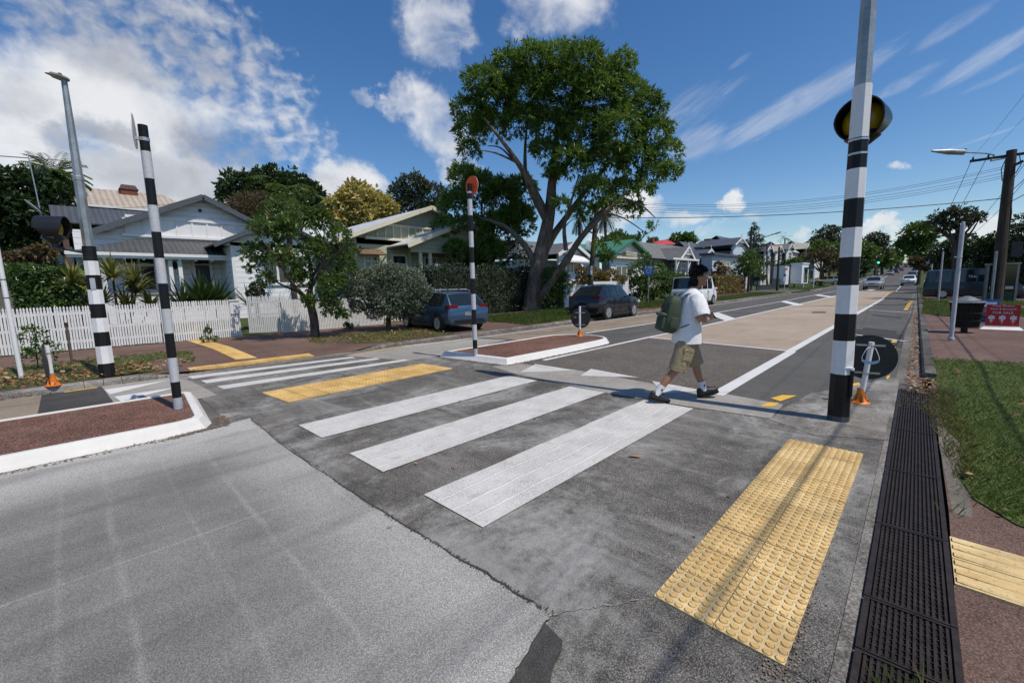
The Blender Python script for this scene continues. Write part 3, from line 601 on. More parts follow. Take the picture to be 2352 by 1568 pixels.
# ================================================================ vegetation
def unit(a): return a/np.maximum(1e-9, np.linalg.norm(a, axis=1, keepdims=True))
def leaf_quads(p, a, b, L, Wd):
    n = len(p); L = L[:, None]; Wd = Wd[:, None]
    nrm = np.cross(a, b); mid = p+a*L*.45-nrm*L*.06
    V = np.stack([p, mid+b*Wd/2, p+a*L, mid-b*Wd/2], 1).reshape(-1, 3)
    return V, np.arange(4*n).reshape(n, 4)
def leafcloud(name, clumps, n, L, Wd, mat_, parent, base, droop=.15, out=.8, tuft=1, surf=.5, upn=.5, rough=.22, top=.35):
    cl = np.array([c[:6] for c in clumps], float); wt = (cl[:, 3]*cl[:, 4]*cl[:, 5])**(.70); wt /= wt.sum()
    m = max(1, n//tuft); idx = RNG.choice(len(cl), m, p=wt); d = unit(RNG.normal(size=(m, 3)))
    fl = (d[:, 2] < -.15) & (RNG.random(m) < top); d[fl, 2] *= -1
    rr = 1-(1-RNG.random(m)**.5)*surf
    ph = cl[idx, :3]*1.7; lump = 1+rough*np.sin(d[:, 0]*5+ph[:, 0])*np.sin(d[:, 1]*5+ph[:, 1]+1)*np.sin(d[:, 2]*5+ph[:, 2])+RNG.normal(size=m)*.05
    p = cl[idx, :3]+d*cl[idx, 3:6]*(rr*lump)[:, None]
    if tuft > 1: p = np.repeat(p, tuft, 0); d = np.repeat(d, tuft, 0)
    k = len(p); a = unit(d*out+RNG.normal(size=(k, 3))*.62+np.array([0, 0, -droop]))
    nn = unit(RNG.normal(size=(k, 3))*.55+d*.35+np.array([0, 0, upn])); b = unit(np.cross(nn, a))
    sz = RNG.uniform(.65, 1.25, k)
    V, F = leaf_quads(p-np.array(base), a, b, L*sz, Wd*sz)
    return npmesh(name, V, F, mat_, parent)
def limb(mb, a, b, r0, r1, sag=.12, n=6, k=6):
    a = Vector(a); b = Vector(b); L = (b-a).length; j = Vector(RNG.normal(size=3)*L*.05); pts = []
    for i in range(n+1):
        u = i/n; p = a.lerp(b, u)+j*math.sin(PI*u)+Vector((0, 0, -sag*L*math.sin(PI*u)*.5)); pts.append(p)
    mb.tube(pts, [r0+(r1-r0)*(i/n)**.8 for i in range(n+1)], k, caps=False)
m_bark = M_bark('bark', (.045, .036, .03), (.13, .105, .085))
m_barkpale = M_bark('pale_bark', (.075, .056, .043), (.21, .165, .125), (3, 3, 1.0), .5)
m_core = M_plain('hedge_light_block', (.018, .022, .010), .95, .3)
def px_clumps(lst, dist, deep=1.0, copies=1):
    out = []
    for c in lst:
        px, py, r_ = c[:3]; dd = c[3] if len(c) > 3 else 0.0
        for q in range(copies):
            o = dd+(RNG.uniform(-1, 1)*deep if q or copies == 1 else -deep*.3)
            p = AD(px, py, dist+o); k = r_*np.linalg.norm(np.array(p)-np.array([0, 0, CH]))/math.hypot(CF, math.hypot(px-1176, py-784))*.96
            k2 = k*RNG.uniform(.85, 1.12); out.append((*p, k2, k2, k2*.86))
    return out
def tree(name, label, cat, dist, bpx, clumps, n, L, Wd, mat_, group=None, trunk=None, tr=.2, bark=None, deep=1.5, copies=2, bz=None, **kw):
    b = AD(bpx[0], bpx[1], dist) if len(bpx) == 2 else bpx
    z0 = gz(b[0], b[1]) if bz is None else bz
    base = (b[0], b[1], z0); root = thing(name, base, label, cat, group)
    C = px_clumps(clumps, math.hypot(b[0], b[1]), deep, copies)
    leafcloud('crown', C, n, L, Wd, mat_, root, base, **kw)
    mb = MB(); cz = np.array([c[:3] for c in C]); top = cz.mean(0); lo = cz[:, 2].min()
    fork = np.array([base[0]*.75+top[0]*.25, base[1]*.75+top[1]*.25, base[2]+max(.6, (lo-base[2])*.75)])
    if trunk is None:
        mb.tube([np.array(q)-np.array(base) for q in ((base[0], base[1], z0-.3), (base[0]*.9+fork[0]*.1, base[1]*.9+fork[1]*.1, z0+(fork[2]-z0)*.5), tuple(fork))], [tr*1.35, tr, tr*.85], 9)
        for c in C[::max(1, len(C)//14)]: limb(mb, fork-np.array(base), np.array(c[:3])-np.array(base), tr*.5, tr*.12)
    else:
        for path, r0, r1 in trunk:
            pts = [Vector(q)-Vector(base) for q in path]; m_ = len(pts)
            sm = []
            for i in range(m_-1):
                p0, p1, p2, p3 = pts[max(0, i-1)], pts[i], pts[i+1], pts[min(m_-1, i+2)]
                for u in (0, .25, .5, .75): sm.append(.5*((2*p1)+(p2-p0)*u+(2*p0-5*p1+4*p2-p3)*u*u+(3*p1-p0-3*p2+p3)*u**3))
            sm.append(pts[-1]); mb.tube(sm, [r0+(r1-r0)*i/(len(sm)-1) for i in range(len(sm))], 10)
    mb.obj('trunk', bark or m_bark, root, fix=False)
    return root
mL_big = M_leaf('gum_leaf', (.030, .080, .012), (.175, .29, .048), .40, .38, (.14, .07, .02), .012, .35)
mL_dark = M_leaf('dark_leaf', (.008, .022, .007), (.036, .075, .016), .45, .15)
mL_mid = M_leaf('mid_leaf', (.026, .070, .011), (.12, .205, .035), .42, .36)
mL_small = M_leaf('glossy_leaf', (.018, .050, .008), (.12, .20, .036), .4, .34, (.28, .15, .03), .02)
mL_gray = M_leaf('grey_green_leaf', (.06, .088, .05), (.24, .28, .20), .5, .12, (.10, .06, .03), .03)
mL_yel = M_leaf('yellow_leaf', (.30, .25, .055), (.66, .56, .19), .5, .25, (.30, .16, .04), .06)
mL_brown = M_leaf('brown_leaf', (.06, .045, .02), (.14, .10, .04), .6, .15)
mL_olive = M_leaf('olive_leaf', (.020, .032, .015), (.065, .085, .04), .45, .15)
mL_orange = M_leaf('orange_leaf', (.06, .075, .015), (.26, .17, .03), .45, .25, (.33, .10, .03), .15)
mL_red = M_leaf('red_flower_leaf', (.03, .05, .012), (.08, .10, .025), .45, .2, (.36, .03, .03), .28)
mL_bright = M_leaf('bright_leaf', (.04, .085, .012), (.13, .20, .035), .42, .3)
mL_hedge = M_leaf('hedge_leaf', (.016, .045, .008), (.08, .15, .022), .3, .18)

# ---- the big gum
bt = G(1225, 712, .22); bd = math.hypot(*bt); Q = lambda px, py, o=0: AD(px, py, bd+o)
bigc = [(1285, 130, 40), (1225, 148, 48), (1168, 162, 46), (1340, 148, 48), (1112, 198, 46), (1432, 148, 30), (1392, 190, 52), (1072, 252, 36), (1140, 235, 58), (1210, 220, 62), (1290, 215, 66), (1370, 240, 62), (1440, 215, 42), (1482, 250, 42),
        (1082, 300, 36), (1122, 292, 42), (1200, 285, 46), (1270, 295, 48), (1340, 310, 58), (1420, 300, 58), (1500, 310, 42), (1532, 348, 34), (1078, 345, 24), (1250, 348, 30), (1312, 370, 46), (1392, 375, 52), (1462, 370, 46), (1540, 392, 28), (1500, 402, 34),
        (1362, 440, 42), (1432, 440, 40), (1482, 436, 20), (1342, 484, 22), (1276, 402, 24), (1288, 470, 20), (1062, 405, 34, 3), (1100, 432, 46, 3), (1050, 470, 42, 3), (1152, 450, 46, 4), (1020, 520, 28, 2), (1084, 530, 50, 3), (1150, 522, 46, 3), (1050, 575, 30, 2), (1120, 585, 40, 3), (1196, 436, 36, 4), (1190, 500, 40, 4),
        (1455, 482, 22), (1500, 518, 10), (1478, 545, 9), (1400, 470, 26), (1392, 588, 15, -1), (1374, 566, 14, -1), (1412, 560, 10, -1)]
trunkp = [([(bt[0], bt[1], -.2), Q(1224, 690), Q(1234, 625), Q(1248, 560), Q(1262, 490), Q(1268, 420), Q(1276, 340), Q(1285, 250)], .64, .09),
          ([Q(1226, 712), Q(1200, 712, -.3)], .5, .2), ([Q(1228, 705), Q(1250, 672, -.5), Q(1292, 610, -.8), Q(1326, 560, -1), Q(1372, 495, -1), Q(1420, 452, -1)], .29, .06), ([Q(1300, 604, -.8), Q(1335, 545, -1.2), Q(1400, 480, -1.6), Q(1440, 440, -1.6)], .2, .06),
          ([Q(1240, 600), Q(1268, 545, .4), Q(1300, 500, .8), Q(1340, 445, 1), Q(1390, 385, 1.4), Q(1440, 320, 1.6)], .27, .05), ([Q(1236, 620), Q(1206, 565, 0), Q(1160, 520, .4), Q(1100, 500, 1)], .24, .06),
          ([Q(1258, 500), Q(1222, 430, -.5), Q(1190, 375, -1), Q(1150, 320, -1.4), Q(1110, 270, -1.6)], .24, .04), ([Q(1256, 510), Q(1212, 420, .8), Q(1206, 350, 1.2), Q(1212, 270, 1.6)], .2, .04), ([Q(1268, 420), Q(1320, 350, -.8), Q(1340, 280, -1)], .17, .04),
          ([Q(1190, 375, -1), Q(1140, 352, -1.3), Q(1100, 345, -1.6)], .07, .02), ([Q(1180, 370, -1), Q(1150, 340, -1), Q(1120, 335, -1)], .06, .02), ([Q(1300, 575, -1), Q(1296, 520, -1.2), Q(1310, 470, -1.4), Q(1330, 400, -1.6)], .13, .03), ([Q(1420, 452, -1), Q(1470, 470, -1.2), Q(1505, 500, -1.2)], .08, .02), ([Q(1380, 490, -1), Q(1430, 500, -1.2), Q(1490, 540, -1.2)], .06, .015), ([Q(1350, 530, -1), Q(1372, 545, -1.1), Q(1392, 590, -1)], .05, .015)]
tree('gum_tree', 'huge spreading tree with pale forked trunk, tallest in the street', 'tree', bd, (bt[0], bt[1], 0), bigc, 96000, .29, .068, mL_big, trunk=trunkp, bark=m_barkpale, deep=2.2, copies=2, bz=.15, tuft=7, droop=.4, out=.75, surf=.34, upn=.35, rough=.26, top=.8)
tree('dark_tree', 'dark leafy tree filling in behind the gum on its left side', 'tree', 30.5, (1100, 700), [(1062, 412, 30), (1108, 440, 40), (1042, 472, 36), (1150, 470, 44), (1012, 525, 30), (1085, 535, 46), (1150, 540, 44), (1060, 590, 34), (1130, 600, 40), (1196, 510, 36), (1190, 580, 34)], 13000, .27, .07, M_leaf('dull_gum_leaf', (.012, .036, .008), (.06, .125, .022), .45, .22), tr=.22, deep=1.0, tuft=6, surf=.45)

# ---- small street tree and bush on the left verge
sb = G(722, 775, .16); sd = math.hypot(*sb); Q2 = lambda px, py, o=0: AD(px, py, sd+o)
stc = [(640, 470, 28), (700, 450, 30), (600, 520, 32), (660, 520, 40), (730, 500, 38), (780, 540, 34), (590, 580, 34), (650, 590, 38), (720, 570, 40), (790, 600, 30), (610, 640, 26), (690, 640, 28), (760, 650, 34), (810, 620, 18), (815, 575, 14), (575, 615, 14), (760, 700, 30), (710, 690, 20), (790, 720, 16), (770, 640, 20), (640, 540, 30), (700, 610, 26)]
stt = [([(sb[0], sb[1], -.1), Q2(722, 740), Q2(714, 700), Q2(712, 670)], .15, .10), ([Q2(713, 690), Q2(690, 672, -.3), Q2(664, 640, -.6), Q2(640, 600, -.8), Q2(610, 560, -1)], .075, .018), ([Q2(712, 672), Q2(716, 630, .2), Q2(706, 580, .2), Q2(690, 520, .3), Q2(680, 470, .3)], .08, .015), ([Q2(714, 660), Q2(740, 620, -.3), Q2(775, 580, -.4), Q2(800, 560, -.5)], .06, .014), ([Q2(715, 640), Q2(740, 590, .6), Q2(745, 520, .9)], .05, .012), ([Q2(690, 672, -.3), Q2(640, 650, 0), Q2(585, 610, .4)], .04, .012), ([Q2(716, 690), Q2(750, 690, .3), Q2(785, 700, .5)], .035, .01)]
tree('street_tree', 'small open-crowned tree on the grass verge before the white picket fence', 'tree', sd, (*sb, 0), [(a_, b_, c_*.86) for a_, b_, c_ in stc], 10500, .135, .055, mL_small, trunk=stt, deep=1.0, copies=2, bz=.14, tuft=5, droop=.1, out=.6, surf=.7, upn=.4, rough=.4)
bb_ = G(893, 757, .16)
tree('round_bush', 'round grey-green bush on the verge beside the blue hatchback', 'bush', 0, (*bb_, 0), [(890, 640, 42), (850, 650, 42), (935, 650, 44), (830, 680, 36), (960, 680, 40), (895, 690, 50), (810, 655, 26), (985, 675, 20), (860, 715, 24), (925, 712, 26), (965, 712, 20), (820, 705, 16), (900, 620, 22)], 44000, .075, .036, mL_gray, tr=.09, deep=.9, copies=3, bz=.14, tuft=4, droop=-.2, surf=.35, rough=.12)
# ---- trees behind the left houses
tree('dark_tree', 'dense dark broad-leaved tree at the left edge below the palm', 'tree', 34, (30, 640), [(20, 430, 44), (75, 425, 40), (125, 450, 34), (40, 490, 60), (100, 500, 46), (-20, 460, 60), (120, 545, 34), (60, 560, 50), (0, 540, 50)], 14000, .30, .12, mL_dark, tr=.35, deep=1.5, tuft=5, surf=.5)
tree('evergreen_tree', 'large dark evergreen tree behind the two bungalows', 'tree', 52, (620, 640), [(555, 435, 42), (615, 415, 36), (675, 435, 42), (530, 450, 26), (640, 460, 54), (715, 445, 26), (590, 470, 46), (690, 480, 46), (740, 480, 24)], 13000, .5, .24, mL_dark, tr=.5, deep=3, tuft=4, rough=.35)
tree('brown_tree', 'thin brownish tree in front of the dark evergreen, behind the gabled roof', 'tree', 42, (560, 640), [(560, 470, 34), (530, 490, 26), (585, 500, 34), (600, 455, 20)], 5200, .28, .05, mL_brown, tr=.2, deep=1.2, tuft=4, surf=.8)
tree('golden_tree', 'yellow-leaved tree in bloom behind the sage green bungalow', 'tree', 46, (820, 640), [(820, 455, 40), (865, 470, 34), (790, 475, 34), (840, 500, 44), (890, 480, 24), (780, 510, 30), (760, 470, 16)], 9500, .42, .24, mL_yel, tr=.3, deep=1.8, tuft=4, rough=.3)
tree('olive_tree', 'dull olive tree between the golden tree and the gum', 'tree', 52, (950, 640), [(950, 430, 32), (920, 445, 30), (990, 445, 32), (940, 480, 36), (985, 490, 30), (905, 480, 20), (1015, 470, 20)], 8000, .4, .17, mL_olive, tr=.3, deep=2, tuft=4, rough=.4)
tree('back_tree', 'dark round-topped tree above the green roof', 'tree', 75, (1420, 660), [(1420, 552, 28), (1395, 562, 20), (1450, 560, 22), (1425, 575, 30)], 3500, .6, .3, mL_mid, tr=.4, deep=2, tuft=4)
for px, py, r_, lb in ((1555, 548, 11, 'thin light tree left of the red roof'), (1580, 545, 12, 'wispy tree peeping over the red roof'), (1500, 556, 10, 'small leafy treetop near the brick chimney')):
    tree('far_tree', lb, 'tree', 110, (px, 640), [(px, py, r_), (px-8, py+8, r_*.9), (px+9, py+7, r_)], 700, .8, .4, mL_mid, tr=.25, deep=1, tuft=3, rough=.5)
# conifer behind the blue-grey villa
cb = AD(1727, 640, 92); root = thing('conifer_tree', (cb[0], cb[1], 1.5), 'dark layered conifer rising behind the large villa with slate roof', 'tree')
mb = MB(); top = AD(1727, 513, 92)[2]-1.5; mb.tube([(0, 0, -.5), (0, 0, top)], [.3, .04], 8); mb.obj('trunk', m_bark, root)
cl = []
for i in range(26):
    u = i/25; z = top*(.32+.68*u); r_ = (1-u)*3.4+.25
    for q in range(5):
        a = RNG.uniform(0, 6.28); k = r_*RNG.uniform(.45, .85); cl.append((cb[0]+k*math.cos(a), cb[1]+k*math.sin(a), 1.5+z-.12*k, r_*.32+.1, r_*.32+.1, .22))
leafcloud('crown', cl, 6500, .42, .11, mL_dark, root, (cb[0], cb[1], 1.5), droop=.5, tuft=4)
# ---- palms
def palm(px, py, dist, label, nf, fl, sway, trunk_h=None, dead=True, hang=.9, mat_=None, lw=.028):
    p = Vector(AD(px, py, dist)); z0 = gz(p.x, p.y); root = thing('palm_tree', (p.x, p.y, z0), label, 'palm tree'); h = p.z-z0
    mb = MB(); mb.tube([(0, 0, -.3), (.1, 0, h*.5), (0, 0, h)], [.24, .18, .2], 9); mb.obj('trunk', m_bark, root)
    for nm, cnt, lo, hi, ml in (('fronds', nf, -.25, 1.2, mat_ or mL_mid),)+((('dead_fronds', nf//2, -1.3, -.5, mL_brown),) if dead else ()):
        P0 = []; A0 = []; B0 = []; LL = []; WW = []
        for i in range(cnt):
            a = RNG.uniform(0, 6.28); e = RNG.uniform(lo, hi); d = Vector((math.cos(a)*math.cos(e), math.sin(a)*math.cos(e), math.sin(e))); side = Vector((-math.sin(a), math.cos(a), 0)); q = Vector((0, 0, h)); st = fl/16
            for k in range(16):
                q = q+d*st; d = (d+Vector((0, 0, -hang*.09))).normalized(); l_ = fl*.26*(math.sin(PI*(k+1.5)/19)**.6)
                for sg in (-1, 1):
                    v = (side*sg+d*.75+Vector((0, 0, -.35))).normalized(); P0.append(q); A0.append(v); B0.append(v.cross(Vector((0, 0, 1))).normalized()); LL.append(l_*RNG.uniform(.85, 1.1)); WW.append(fl*lw)
        V, F = leaf_quads(np.array([tuple(x) for x in P0]), np.array([tuple(x) for x in A0]), np.array([tuple(x) for x in B0]), np.array(LL), np.array(WW)); npmesh(nm, V, F, ml, root)
palm(125, 402, 40, 'fan palm with brown dead fronds over the roofs at far left', 70, 1.75, 0, lw=.05)
palm(655, 470, 27, 'green feather palm between the two bungalows', 13, 3.0, 0, dead=False, hang=1.3, mat_=mL_bright)
for px, py, lb in ((1330, 500, 'palm with shaggy skirt seen through the gum branches, left one'), (1390, 497, 'palm with shaggy skirt right of the leaning power pole')): palm(px, py, 62, lb, 34, 2.3, 0)
palm(1630, 566, 120, 'tiny palm on the skyline beyond the grey roofs', 18, 2.2, 0, dead=False); palm(2070-1, 0+557, 230, 'tiny palm above the distant trees up the road', 14, 3.0, 0, dead=False)
palm(1803, 548, 170, 'small palm silhouetted above the tin roofs', 16, 2.6, 0, dead=False)
# ---- hedges
def hedge(name, label, x0, x1, y0, y1, h, n, L, Wd, mat_, cat='hedge', rnd=.1, lean=0, z0=None):
    cx, cy = (x0+x1)/2, (y0+y1)/2; z0 = gz(cx, cy)-.05 if z0 is None else z0; root = thing(name, (cx, cy, z0), label, cat); hx, hy = abs(x1-x0)/2, abs(y1-y0)/2
    core = MB(); core.box((0, 0, h*.47), (2*hx-.3, 2*hy-.3, h*.93)); core.obj('light_block', m_core, root)  # unseen dark box added inside the foliage to block light
    ar = np.array([hy*h, hy*h, hx*h, hx*h, 2*hx*hy]); f = RNG.choice(5, n, p=ar/ar.sum()); u = RNG.uniform(-1, 1, (n, 3)); p = u*np.array([hx, hy, h/2]); nn = np.zeros((n, 3))
    for i, (ax, sg) in enumerate(((0, 1), (0, -1), (1, 1), (1, -1), (2, 1))):
        m = f == i; p[m, ax] = sg*(hx, hy, h/2)[ax]; nn[m, ax] = sg
    w_ = np.sin(p[:, 0]*2.3+1)*np.sin(p[:, 1]*2.1)*np.sin(p[:, 2]*2.7+2); p += nn*(w_*rnd+RNG.normal(size=n)*rnd*.5-.04)[:, None]; p[:, 2] += h/2
    a = unit(nn*.5+RNG.normal(size=(n, 3))*.7); b = unit(np.cross(unit(nn+RNG.normal(size=(n, 3))*.5+[0, 0, .4]), a)); sz = RNG.uniform(.6, 1.3, n)
    V, F = leaf_quads(p, a, b, L*sz, Wd*sz); npmesh('foliage', V, F, mat_, root); return root
y0, z_ = AX(25, 618, -19.2); y1, z1 = AX(190, 618, -19.2)
hedge('clipped_hedge', 'clipped green hedge behind the white picket fence at far left', -21.5, -19.2, y0, y1+.1, z_-.25, 15000, .11, .06, mL_hedge)
y0, z_ = AX(990, 612, -17.2); y1, _ = AX(1300, 620, -17.2)
hedge('tall_hedge', 'tall dark hedge behind the blue hatchback and gum trunk', -19.0, -17.2, y0, y1, max(2.2, z_-.2), 17000, .13, .06, M_leaf('shade_painted_leaf', (.006, .016, .005), (.022, .046, .011), .5, .1), rnd=.2)  # leaf colour darkened to imitate the shade of the trees above
tree('bushy_shrub', 'bright green feathery shrub at the right end of the tall dark hedge', 'shrub', 25.4, (1280, 712), [(1270, 640, 30), (1290, 660, 28), (1265, 690, 32), (1285, 630, 18), (1300, 640, 10)], 5200, .16, .04, mL_mid, tr=.1, deep=.6, tuft=4, bz=.2)
def shrub(name, lb, cat, dist, bpx, cl, n, L, Wd, m_, **kw): return tree(name, lb, cat, dist, bpx, cl, n, L, Wd, m_, tr=kw.pop('tr', .08), deep=kw.pop('deep', .8), tuft=4, **kw)
shrub('orange_shrub', 'shrub with orange new leaves left of the mossy power pole', 'shrub', 33, (1345, 690), [(1335, 640, 16), (1355, 625, 16), (1345, 655, 18), (1330, 618, 9), (1320, 655, 10)], 2600, .16, .08, mL_orange)
shrub('orange_shrub', 'wide shrub with orange new leaves right of the mossy power pole', 'shrub', 33.5, (1400, 690), [(1380, 640, 18), (1405, 632, 16), (1420, 645, 16), (1390, 655, 20), (1370, 628, 12), (1432, 640, 9)], 3400, .16, .08, mL_orange)
shrub('large_shrub', 'large rounded green shrub behind the blue parking sign', 'shrub', 38, (1500, 690), [(1480, 595, 14), (1470, 625, 28), (1505, 620, 24), (1495, 650, 34), (1535, 640, 22), (1460, 660, 26), (1525, 668, 22), (1445, 650, 14), (1548, 660, 16), (1480, 680, 22)], 9000, .2, .1, mL_mid, deep=1.6)
shrub('low_shrub', 'low green shrubs along the frontage left of the white van', 'shrub', 42, (1560, 672), [(1560, 640, 14), (1580, 642, 12), (1545, 655, 14), (1575, 655, 12)], 2000, .2, .09, mL_mid)
shrub('red_flowering_shrub', 'shrub dotted with red flowers behind the white van', 'shrub', 56, (1655, 660), [(1645, 632, 12), (1660, 622, 12), (1650, 610, 9), (1662, 645, 12), (1640, 650, 12)], 2200, .24, .13, mL_red)
shrub('cordyline', 'spiky dark cabbage shrub in front of the blue-grey villa', 'shrub', 66, (1674, 650), [(1674, 630, 11), (1674, 640, 9)], 500, .9, .07, mL_dark, deep=.2)
y0, _ = AX(1655, 650, -19.6); hb = G(1655, 668, .5)
hedge('orange_hedge', 'clipped hedge with rusty orange top beside the white van', -17.9, -16.2, 47.5, 57.5, 2.0, 6000, .2, .09, mL_orange, rnd=.12)
for px, lb in ((1712, 'leaning street tree left of the wooden pole past the white van'), (1728, 'street tree with rounder crown on the far corner verge')):
    tree('street_tree', lb, 'tree', 60 if px < 1720 else 66, (px-3, 672), [(px-12, 605, 14), (px+2, 592, 14), (px, 618, 17), (px+16, 606, 14), (px-16, 622, 10), (px+14, 625, 13), (px+4, 580, 8)], 2200, .26, .12, mL_small, tr=.12, deep=1, tuft=4, bz=.15)
shrub('verge_shrub', 'round shrub at the foot of the villa steps', 'shrub', 70, (1740, 650), [(1738, 633, 9), (1750, 637, 8), (1730, 640, 7)], 900, .26, .12, mL_dark)
for px, py, lb in ((1805, 606, 'dark green garden shrub above the white garages, left'), (1825, 600, 'green garden bush behind the white garages'), (1845, 615, 'olive garden bush beside the white garages, right'), (1795, 622, 'low bush on the bank by the dark fence')):
    shrub('garden_bush', lb, 'shrub', 92, (px, 640), [(px-6, py+4, 9), (px+6, py, 10), (px, py+12, 10)], 900, .4, .2, mL_mid, deep=.6)
tree('bare_trunk_tree', 'spreading tree with pale bare limbs behind the silver station wagon', 'tree', 100, (1888, 640), [(1870, 592, 16), (1895, 585, 18), (1915, 595, 16), (1850, 590, 10), (1905, 612, 14), (1925, 615, 12)], 2600, .5, .2, mL_brown, tr=.35, bark=m_barkpale, deep=1.5, tuft=4)
# ---- trees far up the road
far = [(1905, 545, 34, 130, mL_olive, 'broad olive-brown treetop left of the near striped pole'), (1885, 572, 22, 112, mL_bright, 'light green tree behind the tin roofs'), (1925, 585, 30, 125, mL_mid, 'leafy tree beside the near striped pole'), (2010, 560, 30, 175, mL_olive, 'flat-topped olive tree right of the near striped pole'), (1985, 585, 30, 160, mL_bright, 'bright green tree along the left of the far road'),
       (2025, 592, 26, 185, mL_bright, 'green tree overhanging the parked cars up the road'), (2045, 588, 18, 230, mL_mid, 'smaller green tree farther up the left side'), (1975, 612, 18, 150, mL_dark, 'dark bush by the far parked cars'), (2058, 590, 12, 300, mL_mid, 'hazy tree at the end of the road')]
for px, py, r_, dd, ml, lb in far:
    tree('roadside_tree', lb, 'tree', dd, (px, 634), [(px-r_*.5, py, r_*.62), (px+r_*.45, py-r_*.2, r_*.62), (px, py-r_*.4, r_*.6), (px-r_*.2, py+r_*.35, r_*.7), (px+r_*.5, py+r_*.4, r_*.6), (px-r_*.8, py+r_*.3, r_*.45)], 3600, dd*.0042, dd*.0021, ml, group='trees lining the far road', tr=dd*.002, deep=dd*.018, tuft=4, rough=.4)
tree('norfolk_pine', 'spindly dark pine on the skyline above the road end', 'tree', 320, (2063, 620), [(2063, 586, 3), (2063, 592, 5), (2063, 598, 6), (2063, 605, 8)], 500, 1.2, .4, mL_dark, tr=.4, deep=1, tuft=4)
rt = [(2110, 540, 30, 95, mL_mid, 'round leafy tree over the parked cars on the right', [(2085, 560, 20), (2110, 535, 26), (2130, 545, 18), (2105, 570, 26), (2145, 530, 10)]), (2190, 560, 40, 60, mL_dark, 'dark tree mass behind the bus stop sign', [(2180, 575, 30), (2215, 565, 30), (2240, 585, 30), (2150, 590, 20), (2200, 600, 34), (2250, 610, 30)]),
      (2190, 510, 40, 44, mL_olive, 'wind-blown sparse tree above the bus stop, branches leaning left', [(2160, 500, 16), (2195, 490, 22), (2225, 495, 20), (2250, 500, 12), (2175, 520, 16), (2140, 512, 10), (2210, 515, 14)]), (2300, 600, 40, 46, mL_dark, 'dark shady tree behind the big wooden power pole', [(2270, 570, 30), (2300, 560, 26), (2290, 610, 40), (2250, 620, 24), (2320, 600, 30)]),
      (2340, 520, 20, 42, mL_dark, 'dark overhanging tree cut by the right photo edge', [(2345, 505, 16), (2365, 530, 34), (2360, 580, 44), (2350, 630, 36), (2340, 560, 20), (2390, 600, 40)]), (2180, 600, 30, 70, mL_brown, 'bare twiggy tree sprawling behind the parked van', [(2150, 605, 20), (2180, 612, 24), (2125, 605, 16), (2205, 622, 20), (2100, 600, 10)])]
for px, py, r_, dd, ml, lb, cl in rt:
    sparse = 'sparse' in lb
    tree('shade_tree', lb, 'tree', dd, (px, 690 if dd < 80 else 650), cl, 2600 if sparse else 6500, max(.2, dd*.0055), max(.08, dd*.0024), ml, group='trees on the right side', tr=.22, deep=dd*.03, tuft=4, rough=.45, surf=.9 if sparse else .55)
tree('bushy_shrub', 'low bright green bushes behind the bus stop sign', 'shrub', 80, (2150, 650), [(2130, 605, 10), (2150, 598, 12), (2175, 600, 12), (2110, 610, 8)], 1800, .4, .2, mL_bright, tr=.1, deep=1, tuft=4)
# ---- garden plants behind the picket fence
def spiky(name, label, px, py, dist, h, n, L, w_, mat_, stems=((0, 0, 0),), up=.35, zb=None, bend=.5):
    p = AD(px, py, dist); z0 = gz(p[0], p[1]); root = thing(name, (p[0], p[1], z0), label, 'plant')
    P0 = []; A0 = []; LL = []; V = []; F = []; mb = MB()
    for sx, sy, sz in stems:
        mb.tube([(sx*.25, sy*.25, -.1), (sx, sy, h+sz)], [.045, .03], 6)
        for i in range(n):
            a = RNG.uniform(0, 6.28); e = math.asin(min(1, max(-.5, RNG.uniform(-.35, 1)))); d = Vector((math.cos(a)*math.cos(e), math.sin(a)*math.cos(e), math.sin(e)+up)).normalized(); sd_ = Vector((-math.sin(a), math.cos(a), 0)); q = Vector((sx, sy, h+sz-.05)); l_ = L*RNG.uniform(.7, 1.1); o = len(V)
            for k in range(5):
                ww = w_*(.5, 1, .9, .6, .03)[k]; V += [tuple(q-sd_*ww/2), tuple(q+sd_*ww/2)]; q = q+d*l_/4; d = (d+Vector((0, 0, -bend*.22))).normalized()
            F += [(o+2*k, o+2*k+1, o+2*k+3, o+2*k+2) for k in range(4)]
    npmesh('leaves', V, F, mat_, root); mb.obj('stem', m_bark, root)
mL_yucca = M_leaf('yucca_leaf', (.022, .05, .012), (.075, .125, .04), .4, .15); mL_drac = M_leaf('dracaena_leaf', (.08, .10, .02), (.27, .26, .06), .45, .25)
spiky('yucca_plant', 'smaller spiky yucca in front of the veranda steps', 418, 690, 18.2, 1.0, 110, 1.15, .07, mL_yucca); spiky('yucca_plant', 'wide spiky yucca below the dark front door', 478, 690, 18.4, 1.0, 190, 1.25, .07, mL_yucca, ((-.25, .3, 0), (.2, -.2, .05)))
spiky('dracaena_plant', 'yellow-green leggy plant left of the veranda window', 268, 700, 17.8, 1.55, 60, .80, .075, mL_drac, ((0, 0, .45), (.1, -.5, .2), (-.2, .5, 0), (.1, .8, -.45), (0, .2, -.5), (0, -.85, .25), (.1, .45, .3), (0, -.3, -.3)), bend=.9)
spiky('flax_plant', 'dark flax clump by the gate under the white bay', 572, 690, 19.6, .9, 45, .95, .06, mL_dark); spiky('flax_plant', 'flax clump below the casement window', 640, 690, 19.8, .8, 40, .8, .05, mL_yucca)
spiky('dracaena_plant', 'pale strappy plant beside the sage green bungalow', 830, 625, 20.5, 1.2, 60, .6, .05, mL_drac, ((0, 0, .4), (.2, .3, 0)), bend=.9)
shrub('garden_shrub', 'leafy shrub growing up behind the gate by the white bay', 'shrub', 20, (590, 690), [(590, 660, 16), (580, 675, 14), (600, 680, 14)], 1600, .1, .05, mL_olive, deep=.3)
